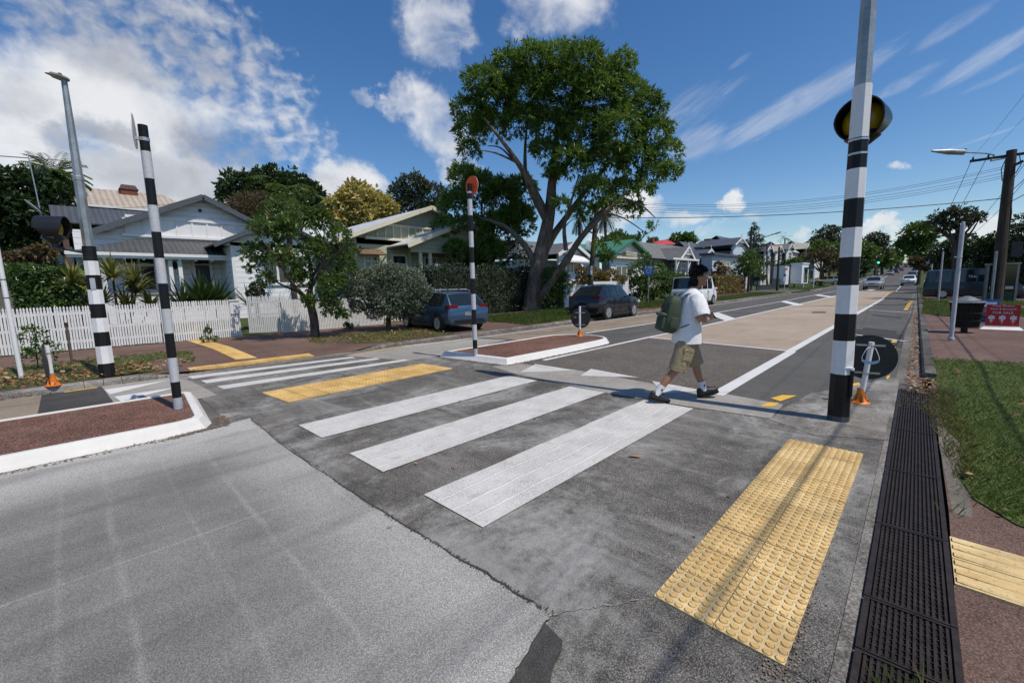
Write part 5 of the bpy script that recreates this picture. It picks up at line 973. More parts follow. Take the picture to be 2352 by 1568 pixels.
# ---- poles and wires
def upole(px, py, dist, tx, ty, label, r0, m_=m_wood, arms=(), lean=True, zb=None):
    p = AD(px, py, dist); z0 = gz(p[0], p[1]) if zb is None else zb; r_ = thing('power_pole', (p[0], p[1], z0), label, 'power pole', 'wooden power poles'); t_ = AD(tx, ty, dist); h = t_[2]-z0; off = (t_[0]-p[0], t_[1]-p[1]) if lean else (0, 0)
    q = MB(); q.tube([(0, 0, -.2), (off[0], off[1], h)], [r0, r0*.72], 12); q.obj('pole', m_, r_)
    for az_, ln, dz in arms:
        q = MB(); q.box((off[0], off[1]-.0, h+dz), (ln, .10, .12), az_); q.obj('crossarm', m_wood, r_)
        q = MB()
        for u in (-.46, -.27, .27, .46): q.lathe([(.02, 0), (.045, .05), (.03, .09), (.04, .12), (0, .15)], (off[0]+u*ln*math.cos(az_), off[1]+u*ln*math.sin(az_), h+dz+.06), 8)
        q.obj('insulators', M_plain('insulator', (.05, .03, .025), .3), r_)
    return r_, Vector((p[0]+off[0], p[1]+off[1], t_[2]))
rp, rt_ = upole(2286, 697, 34.2, 2324, 345, 'big dark wooden power pole with crossarm and lamp arm at right', .26, arms=((.05, 2.9, -.25),))
ctop = Vector((rt_.x-rp.location.x, rt_.y-rp.location.y, rt_.z-rp.location.z)); q = MB(); a0 = ctop+Vector((-.1, -.1, -.35)); L_ = Vector(AD(2262, 352, 33))-Vector(rp.location); L2 = Vector(AD(2140, 347, 31.5))-Vector(rp.location)
q.tube([a0, a0+Vector((-.6, 0, -.05)), a0.lerp(L_, .6), L_, L_.lerp(L2, .4)], .035, 8); q.obj('lamp_arm', m_galv, rp)
q = MB(); d_ = (L2-L_).normalized(); e = L_.lerp(L2, .36); q.tube([e, e+d_*.08, e.lerp(L2, .5), L2], [.05, .13, .14, .05], 10); q.obj('lamp_head', m_galv, rp); q = MB(); q.ball(e+Vector((0, 0, .17)), .06, 8); q.obj('lamp_sensor', m_slv, rp)
q = MB(); q.tube([(-.16, -.22, 0), (-.16+ctop.x*.35, -.22, ctop.z*.35)], .06, 8); q.obj('cable_guard', m_galv, rp); q = MB(); q.box((.5, -.3, 2.75), (.34, .2, .75), .1); q.obj('meter_box', m_back, rp)
q = MB(); q.tube([(.18, -.05, 1.5), (.2+ctop.x*.5, -.1, ctop.z*.6), ctop+Vector((-.05, -.2, -.6))], .03, 6); q.tube([ctop+Vector((-.15, -.2, -.3)), ctop+Vector((-.3, -.2, -.9)), ctop+Vector((-.22, -.18, -1.5))], .02, 5); q.tube([ctop+Vector((.25, -.2, -.3)), ctop+Vector((.35, -.2, -.8)), ctop+Vector((.2, -.18, -1.2))], .02, 5); q.obj('cables', m_rubber, rp)
q = MB(); q.box(ctop+Vector((.2, -.1, -.75)), (.5, .12, .12), rot=Matrix.Rotation(-.5, 3, 'Y')); q.obj('brace', m_wood, rp)
lp_, lt = upole(1351, 696, 29, 1372, 466, 'slanting mossy power pole between the gum and the black car', .20, m_moss); q = MB(); q.box((.22, -.1, 2.35), (.22, .2, .55)); q.obj('meter_box', m_slv, lp_); q = MB(); q.lathe([(.21, 2.1), (.215, 2.1), (.215, 2.2), (.21, 2.2)], n=12); q.obj('band', m_galv, lp_)
p3, t3 = upole(1718, 671, 62, 1727, 520, 'tall wooden pole with a long lamp arm by the far corner', .17)
q = MB(); tl = Vector(AD(1783, 536, 58))-Vector(p3.location); a0 = Vector((t3.x, t3.y, t3.z))-Vector(p3.location)+Vector((0, 0, -2.2)); q.tube([a0, a0.lerp(tl, .5)+Vector((0, 0, .2)), tl], .05, 6); q.obj('lamp_arm', m_galv, p3); q = MB(); q.tube([tl-Vector((.3, .3, 0)), tl, tl+Vector((.5, -.1, .1))], [.06, .13, .05], 6); q.obj('lamp_head', m_galv, p3)
p4, t4 = upole(1785, 666, 66, 1790, 567, 'grey wooden pole at the side street corner beside the bus stop post', .16); p5, t5 = upole(1762, 652, 80, 1762, 561, 'thin dark pole on the lawn in front of the white villa', .13, arms=((.7, 1.6, -.2),))
p6, t6 = upole(2161, 655, 78, 2161, 560, 'farther power pole with crossarm in the trees on the right', .2, arms=((.05, 2.6, -.2), (.05, 2.2, -.9))); p7, t7 = upole(2192, 668, 56, 2192, 535, 'power pole hidden among leaves behind the tall pale post', .2, arms=((.05, 2.8, -.2),))
b8 = Vector((5.1, -9, 8.9))
m_wire = M_plain('black_wire', (.012, .012, .013), .6, .2)
def wire(a, b, sag, r0, label, grp=None):
    a, b = Vector(a), Vector(b); q = MB(); n = 24; q.tube([a.lerp(b, i/n)-Vector((0, 0, sag*4*(i/n)*(1-i/n))) for i in range(n+1)], r0, 5, caps=False); o = q.obj('overhead_wire', m_wire, fix=False); tag(o, label, 'overhead wire', grp)
cr = Vector((math.cos(.05), math.sin(.05), 0))
g1 = 'wires along the right side of the road'
for k, (u, rr) in enumerate(((-1.35, .012), (-.8, .012), (.8, .012), (1.35, .012))):
    wire(rt_+cr*u+Vector((0, 0, -.05)), b8+Vector((u, 0, .05)), .7, .005, ('outermost roadside wire above the near lane, left insulator', 'second wire from the left on the near crossarm', 'third wire from the left on the near crossarm', 'rightmost wire on the near crossarm')[k], g1)
    wire(rt_+cr*u+Vector((0, 0, -.05)), t7+cr*u*.95+Vector((0, 0, -.05)), .35, rr*1.1, ('left wire running up the road from the big pole', 'second wire running up the road from the big pole', 'third wire running up the road from the big pole', 'right wire running up the road from the big pole')[k], g1)
    if k in (0, 3): wire(t7+cr*u*.9, t6+cr*u*.9, .4, .015, 'distant left wire between tree-hidden poles' if k == 0 else 'distant right wire between tree-hidden poles', g1)
wire(rt_+Vector((0, -.1, -2.2)), b8+Vector((-2.35, 0, -2.0)), .6, .015, 'thick black cable bundle overhead at right', g1); wire(rt_+Vector((.1, -.1, -2.6)), b8+Vector((-.9, 0, -2.6)), .7, .017, 'lower thick cable bundle overhead at right', g1)
wire(rt_+Vector((-.1, 0, -2.35)), lt+Vector((0, 0, -.9)), .35, .022, 'lowest thick service cable crossing the road', 'wires crossing the road')
for k, (za, zb_) in enumerate(((-.75, -.1), (-.85, -.2), (-1.05, -.35), (-1.2, -.45), (-1.3, -.6))): wire(rt_+Vector((-.1, 0, za)), lt+Vector((0, 0, zb_+.35)), 1.0, .009, ('topmost thin wire crossing the road', 'second thin wire crossing the road', 'third thin wire crossing the road', 'fourth thin wire crossing the road', 'lowest thin wire crossing the road')[k], 'wires crossing the road')
wire(t3+Vector((0, 0, -1.5)), (-23, 50, 5.5), .4, .012, 'service wire from the corner pole to the slate-roofed villa'); wire(t4+Vector((0, 0, -.2)), (-22, 104, 8), .5, .012, 'service wire from the grey pole to the tin-roofed villas')
wire((AD(205, 478, 24)), AD(460, 455, 24.5), .15, .008, 'service wire to the white gable of the veranda bungalow')
# ---- phone box, kiosk, bus stop, small signs
b = AD(2293, 692, 36.5); b = (b[0], b[1], .1); r_ = thing('phone_box', b, 'dark green glazed phone box behind the big power pole', 'phone box', None, 0.0); m_grn = M_plain('dark_green_paint', (.02, .055, .035), .45, .2); m_gl = M_plain('dark_glass', (.012, .02, .018), .08, .3); m_al = M_plain('aluminium_frame', (.25, .26, .25), .4, .15, 4, .5)
q = MB(); 
for sx in (-.55, .55):
    for sy in (-.5, .5): q.box((sx, sy, 1.02), (.09, .09, 2.04))
q.box((0, 0, 2.08), (1.28, 1.18, .1)); q.obj('frame', m_al, r_); q = MB(); q.box((0, -.47, 1.05), (1.0, .02, 1.9)); q.box((-.53, 0, 1.05), (.02, .9, 1.9)); q.obj('glass', m_gl, r_); q = MB(); q.box((0, .47, 1.05), (1.0, .03, 1.9)); q.box((0, -.49, .3), (1.0, .02, .5)); q.obj('panels', m_grn, r_); q = MB(); q.box((-.25, -.5, .78), (.36, .01, .16)); q.box((.3, -.5, .78), (.3, .01, .16)); q.obj('label_strip', m_pale, r_)
k0 = AD(2199, 638, 52); r_ = thing('kiosk', (k0[0], k0[1], .1), 'dark roadside kiosk with chalk lettering behind the parked van', 'kiosk'); q = MB(); q.box((0, 0, 1.0), (1.5, 1.4, 2.0)); q.obj('body', m_back, r_); q = MB(); q.box((0, 0, 2.05), (1.9, 1.8, .1)); q.obj('roof', m_black, r_); q = MB(); q.box((-.62, -.72, 1.25), (.12, .02, .5)); q.box((.62, -.72, 1.25), (.12, .02, .5)); q.obj('menu_trim', M_plain('kiosk_red', (.25, .05, .04), .5), r_); text_obj("Let's Chat", .26, Matrix.Translation((0, -.712, 1.25)) @ Matrix.Rotation(PI/2, 4, 'X'), m_pale, 'lettering', r_)
b = AD(2138, 640, 66); r_ = thing('bus_stop_sign', (b[0], b[1], .1), 'bus stop sign with one pale and one dark panel on a grey post', 'bus stop sign'); q = MB(); q.tube([(0, 0, 0), (0, 0, 3.4)], .06, 8); q.obj('post', m_lav, r_); q = MB(); q.box((-.22, -.08, 3.15), (.55, .03, .55)); q.obj('pale_panel', m_lav, r_); q = MB(); q.box((.42, -.08, 3.15), (.72, .03, .52)); q.obj('dark_panel', m_back, r_); text_obj('BUS', .2, Matrix.Translation((.42, -.1, 3.15)) @ Matrix.Rotation(PI/2, 4, 'X'), m_pale, 'lettering', r_); q = MB(); q.box((.05, -.09, .95), (.5, .06, .5)); q.obj('timetable', m_lav, r_)
for px, py, d, lb in ((2131, 642, 62, 'thin grey post left of the bus stop sign'),): b = AD(px, py, d); r_ = thing('sign_post', (b[0], b[1], .1), lb, 'sign post'); q = MB(); q.tube([(0, 0, 0), (0, 0, 1.7)], .05, 8); q.obj('post', m_lav, r_)
m_blue = M_plain('sign_blue', (.01, .09, .33), .4, .1)
b = (*G(1489, 696, .2), .18); r_ = thing('parking_sign', b, 'blue parking zone sign on a thin grey post', 'parking sign', None, PI/2-.66); zt = HB(b, 1489, 610)-.18; zb_ = HB(b, 1489, 632)-.18; q = MB(); q.tube([(0, 0, -.05), (0, 0, zb_+.1)], .03, 8); q.obj('post', m_galv, r_); wd = (zt-zb_)*.98; q = MB(); q.box((0, -.045, (zt+zb_)/2), (wd, .012, zt-zb_)); q.obj('panel', m_blue, r_)
TQ = lambda x, z: Matrix.Translation((x, -.053, z)) @ Matrix.Rotation(PI/2, 4, 'X'); zc = (zt+zb_)/2; hh = zt-zb_
for tx, sz, dz in (('P 120', .3, .3), ('Mon - Fri', .14, .1), ('8am - 6pm', .14, -.06), ('Zone', .17, -.26)): text_obj(tx, hh*sz, TQ(0, zc+dz*hh), m_white, 'lettering', r_)
r_.rotation_euler[2] = math.atan2(b[1], b[0])-PI/2
b = AD(1801, 668, 68); r_ = thing('bus_stop_sign', (b[0], b[1], .13), 'bus stop post with blue flag beside the grey wooden pole', 'bus stop sign'); q = MB(); q.tube([(0, 0, 0), (0, 0, 3.1)], .045, 8); q.obj('post', m_lav, r_); q = MB(); q.box((0, -.05, 2.1), (.3, .02, .35), .5); q.obj('blue_panel', m_blue, r_); q = MB(); q.box((0, -.05, 1.55), (.3, .02, .6), .5); q.obj('timetable', m_pale, r_); q = MB(); q.box((.1, -.05, 2.9), (.35, .02, .35), .5); q.obj('red_panel', M_plain('sign_pink', (.5, .25, .25), .5), r_)
b1_, b2_ = AD(1845, 651, 84), AD(1869, 650, 84); r_ = thing('street_name_sign', (b1_[0], b1_[1], gz(*b1_[:2])), 'two-posted blue street name sign on the far corner', 'street sign'); dv = Vector((b2_[0]-b1_[0], b2_[1]-b1_[1], 0)); q = MB(); q.tube([(0, 0, 0), (0, 0, 3.2)], .05, 8); q.obj('post', m_white, r_); q = MB(); q.tube([dv, dv+Vector((0, 0, 3.3))], .05, 8); q.obj('post', m_white, r_); q = MB(); q.box(dv*.5+Vector((0, 0, 3.15)), (dv.length*.9, .05, .28), math.atan2(dv.y, dv.x)); q.obj('panel', m_blue, r_)
b = AD(1886, 644, 92); r_ = thing('wheelie_bin', (b[0], b[1], gz(*b[:2])+.05), 'green wheelie bin with yellow lid on the far verge', 'wheelie bin'); q = MB(); q.prism([(-.27, -.3), (.27, -.3), (.27, .3), (-.27, .3)], .05, 1.0, top=[(-.33, -.36), (.33, -.36), (.33, .36), (-.33, .36)]); q.tube([(-.3, .3, .1), (.3, .3, .1)], .1, 10); q.obj('body', m_grn, r_); q = MB(); q.prism([(-.35, -.4), (.35, -.4), (.35, .4), (-.35, .4)], 1.0, 1.1, top=[(-.33, -.3), (.33, -.3), (.33, .38), (-.33, .38)]); q.obj('lid', M_plain('bin_yellow', (.6, .38, .03), .5), r_)
# traffic light far up the road
b = AD(2016, 626, 118); r_ = thing('traffic_light', (b[0], b[1], zr(b[1])), 'far traffic signal showing green over the parked cars', 'traffic light'); h = AD(2016, 602, 118)[2]-zr(b[1]); q = MB(); q.tube([(0, 0, 0), (0, 0, h+.6)], .09, 8); q.obj('post', m_back, r_); q = MB(); q.box((0, -.13, h+.4), (.5, .25, 1.5)); q.obj('housing', m_black, r_); q = MB(); q.ball((0, -.3, h-.1), (.2, .1, .2), 10); q.obj('green_lamp', M_emit('green_signal', (.08, 1, .55), 2.2), r_); q = MB(); q.ball((0, -.25, h+.4), (.17, .08, .17), 10); q.ball((0, -.25, h+.88), (.17, .08, .17), 10); q.obj('unlit_lamp', m_hood, r_)
for k in range(7):
    b = AD(2306+k*9, 692-k*1.0, 46); r_ = thing('wooden_bollard', (b[0], b[1], .1), ['pale timber bollard nearest the phone box', 'second timber bollard right of the phone box', 'third timber bollard right of the phone box', 'fourth timber bollard right of the phone box', 'fifth timber bollard, near the photo edge', 'sixth timber bollard at the photo edge', 'last timber bollard cut by the photo edge'][k], 'bollard', 'timber bollards on the right'); q = MB(); q.prism([(-.09, -.09), (.09, -.09), (.09, .09), (-.09, .09)], 0, .95); q.prism([(-.09, -.09), (.09, -.09), (.09, .09), (-.09, .09)], .9505, 1.0, top=[(-.05, -.05), (.05, -.05), (.05, .05), (-.05, .05)]); q.obj('post', M_plain('bollard_timber', (.2, .16, .10), .8, .2) if k == 0 else bpy.data.materials['bollard_timber'], r_)
# ================================================================ vehicles
m_tyre = M_plain('tyre', (.013, .013, .014), .75, .25, 8); m_rim = M_plain('alloy_rim', (.46, .46, .47), .35, .12, 6, .7); m_cglass = M_plain('car_glass', (.012, .016, .017), .06, .2, 3, 0, 0, .8); m_trim = M_plain('dark_trim', (.016, .016, .017), .55, .2); m_tail = M_plain('tail_lamp', (.13, .005, .007), .15, .2); m_head = M_plain('head_lamp', (.60, .62, .63), .12, .1, 5, .3); m_plate = M_plain('number_plate', (.65, .65, .63), .4, .05); m_dkpl = M_plain('dark_plate', (.02, .02, .02), .4, .1)
def wheel(root, x, y, r_, w_=.2, side=1, spokes=7):
    q = MB(); M = Matrix.Rotation(-side*PI/2, 3, 'X'); q.lathe([(r_*.62, -w_*.5), (r_*.93, -w_*.5), (r_, -w_*.32), (r_, w_*.30), (r_*.94, w_*.48), (r_*.66, w_*.5), (r_*.62, w_*.40)], (x, y, r_), 28, 0, True, M); t_ = q.obj('wheel', m_tyre, root)
    q = MB(); q.lathe([(r_*.66, w_*.42), (r_*.66, w_*.52), (r_*.60, w_*.50), (r_*.58, w_*.36)], (x, y, r_), 24, 0, True, M); q.lathe([(0, w_*.47), (r_*.16, w_*.47), (r_*.17, w_*.3)], (x, y, r_), 12, 0, True, M)
    for k in range(spokes):
        a = 2*PI*k/spokes; c = Vector((x, y, r_))+M @ Vector((r_*.36*math.cos(a), r_*.36*math.sin(a), w_*.43)); q.box(c, (r_*.52, r_*.11, .025), rot=M @ Matrix.Rotation(a, 3, 'Z'))
    q.obj('rim', m_rim, t_); q = MB(); q.lathe([(0, w_*.28), (r_*.6, w_*.28)], (x, y, r_), 20, 0, False, M); q.obj('brake', m_trim, t_)
def ring(st, W_, H_):
    x, zb, zt, wb, wt, zl = st
    h = W_/2; pts = [(h*.84*wb, zl), (h*.95*wb, zl+.07), (h*wb, zl+(zb-zl)*.45), (h*.985*wb, zb-(zb-zl)*.14), (h*.94*wb, zb), (h*wt, zt-.03*min(1, (zt-zb)*4)), (h*wt*.6, zt), (0, zt+.012)]
    return [(x, -a, b) for a, b in pts]+[(x, a, b) for a, b in pts[-2::-1]]
def patch(q, A, B, C, D, sh=.07, off=.008, out=None):     # inset copy of a body facet, set proud of it
    P_ = [Vector(p) for p in (A, B, C, D)]; c = sum(P_, Vector())/4; n = (P_[2]-P_[0]).cross(P_[3]-P_[1])
    if n.length < 1e-9: return
    n.normalize()
    if n.dot(out if out is not None else c) < 0: n = -n
    v = [p+(c-p)*sh+n*off for p in P_]; q.add(v, [(0, 1, 2, 3)])
def car(name, label, loc, ang, L, W_, H_, stations, paint, wheels, wr, cat='car', group=None, rails=False, plate=m_plate, detail=True, tail=None, headz=None, seams=(), clad=False):
    root = thing(name, loc, label, cat, group, ang); S_ = [(s_[0]*L, s_[1]*H_, s_[2]*H_, s_[3], s_[4], s_[5]) for s_ in stations]; S_ = [(x-L/2, zb, zt, wb, wt, zl) for x, zb, zt, wb, wt, zl in S_]; R_ = [ring(s_, W_, H_) for s_ in S_]; n = len(R_[0]); q = MB()
    vs = [p for r_ in R_ for p in r_]; fs = [(i*n+k, i*n+k+1, (i+1)*n+k+1, (i+1)*n+k) for i in range(len(R_)-1) for k in range(n-1)]+[((i+1)*n, (i+1)*n+n-1, i*n+n-1, i*n) for i in range(len(R_)-1)]
    q.add(vs, fs, 0, True); q.add(R_[0], [tuple(range(n))], 0); q.add(R_[-1], [tuple(range(n))[::-1]], 0); body = q.obj('body', paint, root)
    me = body.data; md = body.modifiers.new('edges', 'EDGE_SPLIT'); md.split_angle = R(38)
    for i in range(len(R_)-1):
        fl = stations[i][6] if len(stations[i]) > 6 else ''
        a, b = R_[i], R_[i+1]
        if 's' in fl:
            for (k0, sd) in ((4, -1), (n-6, 1)): g = MB(); patch(g, a[k0], a[k0+1], b[k0+1], b[k0], .09, .006, Vector((0, sd, .2))); g.obj('side_window', m_cglass, root, fix=False)
        for f_, nm in (('r', 'rear_window'), ('w', 'windscreen')):
            if f_ in fl:
                g = MB(); sg = -1 if f_ == 'r' else 1; o_ = Vector((sg, 0, .7)).normalized()*.012; pu = []
                for k in range(5, n-5):
                    for u in (.07, .93):
                        p = Vector(a[k]).lerp(Vector(b[k]), u); p.y *= .93; pu.append(p+o_)
                m2 = len(pu)//2; g.add(pu, [(2*k, 2*k+1, 2*k+3, 2*k+2) for k in range(m2-1)], 0, True); g.obj(nm, m_cglass, root, fix=False)
    for x in wheels:
        for sd in (-1, 1):
            y = sd*(W_/2-.09); g = MB(); M = Matrix.Rotation(-sd*PI/2, 3, 'X'); kk = 16; xx = x-L/2; aa = [PI*j/kk for j in range(kk+1)]; hw = W_/2
            v = []; 
            for r2 in (wr*1.02, wr*1.22):
                for yy in (sd*(hw-.06), sd*(hw+.006)): v += [(xx+r2*math.cos(t_), yy, wr+r2*math.sin(t_)) for t_ in aa]
            m1 = kk+1; g.add(v, [(p*m1+j, p*m1+j+1, q_*m1+j+1, q_*m1+j) for p, q_ in ((0, 1), (1, 3), (3, 2), (2, 0)) for j in range(kk)])
            g.lathe([(0, .0), (wr*1.04, .0)], (xx, sd*(hw-.02), wr), 24, M=M); g.obj('wheel_arch', m_trim if clad else m_trim, root, fix=False); wheel(root, xx, sd*(hw-.075), wr, .2, sd)
    if not detail: pass
    x0, x1 = -L/2, L/2; zb0 = S_[1][1]; zf = S_[-2][1]
    tz = tail or (zb0-.16); hz = headz or (zf-.10)
    for sd in (-1, 1):
        g = MB(); g.box((x0+.085, sd*(W_/2-.24), tz), (.09, .34, .12)); g.box((x0+.17, sd*(W_/2-.075), tz), (.2, .07, .11)); g.obj('tail_lamp', m_tail, root)
        g = MB(); g.box((x1-.05, sd*(W_/2-.24), hz), (.12, .34, .13)); g.box((x1-.16, sd*(W_/2-.07), hz+.01), (.24, .07, .11)); g.obj('headlight', m_head, root)
        xm = [s_ for s_, t_ in zip(S_, stations) if len(t_) > 6 and 'w' in t_[6]][0]; mx = xm[0]+.35*(S_[-3][0]-xm[0]); g = MB(); g.ball((mx, sd*(W_/2+.08), xm[1]+.06), (.07, .11, .075), 10); g.tube([(mx, sd*(W_/2-.08), xm[1]+.0), (mx, sd*(W_/2+.04), xm[1]+.04)], .025, 6); g.obj('mirror', paint, root)
        g = MB()
        for sx in seams: g.box((sx*L-L/2, sd*(W_/2+.0), .30+(zb0-.3)*.5), (.012, .012, (zb0-.36)))
        if seams: g.obj('door_seam', m_trim, root); g = MB(); [g.box((sx*L-L/2+.14, sd*(W_/2+.004), zb0-.12), (.16, .03, .03)) for sx in seams[:-1]]; g.obj('door_handle', paint, root)
        g = MB(); g.box((0, sd*(W_/2-.03), .24), (L*.42, .07, .12)); g.obj('sill', m_trim, root)
    g = MB(); g.box((x0+.05, 0, .34), (.10, W_*.74, .16)); g.obj('rear_bumper_trim', m_trim, root); g = MB(); g.box((x1-.01, 0, .36), (.10, W_*.74, .16)); g.box((x1-.01, 0, hz-.02), (.07, W_*.40, .12)); g.obj('grille', m_trim, root)
    g = MB(); g.box((x0+.015, 0, .62), (.03, .36, .125)); g.obj('number_plate', plate, root); g = MB(); g.box((x1+.045, 0, .40), (.02, .36, .11)); g.obj('number_plate', plate, root)
    if rails:
        g = MB(); 
        for sd in (-1, 1): g.tube([(-L*.28, sd*W_*.35, H_+.0), (-L*.25, sd*W_*.35, H_+.05), (L*.06, sd*W_*.35, H_+.05), (L*.1, sd*W_*.35, H_-.01)], .018, 8)
        for xx in (-L*.2, L*.02): g.box((xx, 0, H_+.075), (.06, W_*.78, .03))
        g.obj('roof_rack', m_steel, root)
        for xx in (-L*.2, L*.02):
            for yy in (-.2, .25): g = MB(); g.box((xx, yy, H_+.15), (.07, .32, .05), rot=Matrix.Rotation(.5, 3, 'X')); g.obj('ski_clamp', m_trim, root)
    return root
# stations: x along length from the tail, belt, top, belt width, top width, underside, glass flag
HATCH = [(0, .50, .52, .90, .84, .30), (.015, .60, .63, .97, .84, .24, 'r'), (.125, .64, .965, 1, .70, .2, 's'), (.20, .64, .985, 1, .72, .18, 's'), (.40, .63, 1.0, 1, .73, .18, 's'), (.56, .625, .975, 1, .71, .18, 'w'), (.735, .62, .65, 1, .80, .18), (.85, .58, .60, .99, .80, .18), (.955, .50, .52, .94, .80, .20), (1, .40, .42, .80, .70, .24)]
SUVS = [(0, .50, .52, .92, .84, .34), (.015, .64, .66, .97, .84, .28, 'r'), (.16, .655, .94, 1, .68, .26, 's'), (.26, .65, .985, 1, .72, .24, 's'), (.42, .64, 1.0, 1, .74, .24, 's'), (.57, .63, .97, 1, .72, .24, 'w'), (.73, .62, .65, 1, .82, .24), (.86, .60, .62, .99, .82, .24), (.96, .52, .55, .95, .82, .26), (1, .42, .44, .82, .72, .30)]
SEDAN = [(0, .50, .54, .92, .84, .28), (.02, .60, .64, .97, .86, .24), (.13, .64, .67, .99, .80, .2, 'r'), (.30, .64, .97, 1, .70, .18, 's'), (.42, .63, 1, 1, .72, .18, 's'), (.56, .62, .97, 1, .71, .18, 'w'), (.73, .61, .64, 1, .80, .18), (.86, .57, .59, .99, .80, .18), (.96, .48, .5, .94, .80, .2), (1, .38, .40, .80, .7, .24)]
WAGON = [(0, .52, .54, .92, .84, .3), (.015, .62, .64, .97, .84, .26, 'r'), (.07, .64, .95, 1, .72, .22, 's'), (.25, .64, .985, 1, .74, .2, 's'), (.45, .63, 1, 1, .74, .2, 's'), (.60, .62, .97, 1, .72, .2, 'w'), (.75, .61, .64, 1, .82, .2), (.87, .59, .61, .99, .82, .2), (.96, .52, .54, .95, .82, .22), (1, .42, .44, .82, .72, .26)]
VAN = [(0, .50, .52, .96, .9, .22), (.012, .54, .56, .98, .88, .16, 'r'), (.04, .54, .975, 1, .84, .14, 's'), (.30, .54, .99, 1, .86, .13, 's'), (.55, .54, 1.0, 1, .86, .13, 's'), (.78, .53, .985, 1, .84, .13, 'w'), (.93, .52, .55, 1, .86, .13), (.985, .40, .43, .97, .84, .14), (1, .30, .32, .9, .8, .16)]
# blue hatchback across the pavement
dv = Vector((-2.72, .34)).normalized(); mid = Vector((-13.15, 8.85)); pp = Vector((-dv.y, dv.x)); pp = pp if pp.y > 0 else -pp; cc = mid+pp*.77+dv*.03
blue = M_car('blue_car_paint', (.032, .080, .150), .4, .25); car('parked_car', 'metallic blue hatchback with roof rack parked nose-in on the driveway', (cc.x, cc.y, .135), math.atan2(dv.y, dv.x), 3.95, 1.68, 1.36, HATCH, blue, (.74, .74+2.46), .305, group='parked cars', rails=True, seams=(.30, .47, .68), tail=.86)
# black SUV by the fence
blk = M_car('midnight_car_paint', (.006, .008, .016), .3, .22); bs = car('parked_car', 'near-black compact SUV parked before the tall white fence', (-11.25, 18.1, .02), PI/2+.02, 3.9, 1.74, 1.60, SUVS, blk, (.72, .72+2.42), .335, group='parked cars', plate=m_dkpl, seams=(.32, .48, .68), tail=1.02, clad=True); text_obj('PRM736', .09, Matrix.Translation((-1.953, 0, .62)) @ Matrix.Rotation(-PI/2, 4, 'Z') @ Matrix.Rotation(PI/2, 4, 'X'), m_plate, 'lettering', bs)
g = MB(); g.prism([(-.16, 0), (0, 0), (0, .02)], -.012, .012, T=Matrix.Translation((-1.2, 0, 1.57)) @ Matrix.Rotation(PI/2, 4, 'X')); g.prism([(-.1, 0), (.05, 0), (-.06, .12)], -.01, .01, T=Matrix.Translation((-1.1, 0, 1.55)) @ Matrix.Rotation(PI/2, 4, 'X')); g.obj('shark_fin_aerial', blk, bs)
# white van behind the walker
wv = M_car('white_car_paint', (.72, .73, .74), 0, .35, .4); car('parked_van', 'white parked van partly hidden by the walking person', (-11.75, 30.4, .03), PI/2+.02, 4.2, 1.70, 1.98, VAN, wv, (.85, 3.35), .32, 'van', 'parked cars', seams=(.52, .56, .80), headz=.85)
# approaching SUVs
slv_ = M_car('silver_car_paint', (.36, .36, .35), .5, .3); p = GR(2003, 665); car('driving_car', 'silver SUV driving towards the crossing in the beige lane', (p[0]-.02, p[1]+2.3, zr(p[1]+2.3)), -PI/2-.02, 4.65, 1.92, 1.74, SUVS, slv_, (.9, 3.72), .375, group='cars on the far road', plate=m_dkpl)
p = GR(2086, 656); car('parked_car', 'white SUV with dark grille parked against the right kerb', (p[0], p[1]+2.2, zr(p[1]+2.2)), -PI/2-.02, 4.4, 1.82, 1.68, SUVS, wv, (.85, 3.5), .36, group='cars on the far road', plate=m_dkpl)
# dark van across the right verge
dkv = M_car('dark_blue_van_paint', (.012, .020, .028), .1, .35, .4); b = AD(2114, 690, 40.5); vv = car('parked_van', 'dark blue old van parked under the trees at right', (b[0]+2.3, b[1]+.9, .1), 0.03, 4.5, 1.72, 1.95, VAN, dkv, (.95, 3.5), .32, 'van', 'parked cars', seams=(.5, .54, .78)); text_obj('This', .22, Matrix.Translation((.0, -.80, 1.42)) @ Matrix.Rotation(PI/2-.12, 4, 'X'), m_pale, 'lettering', vv)
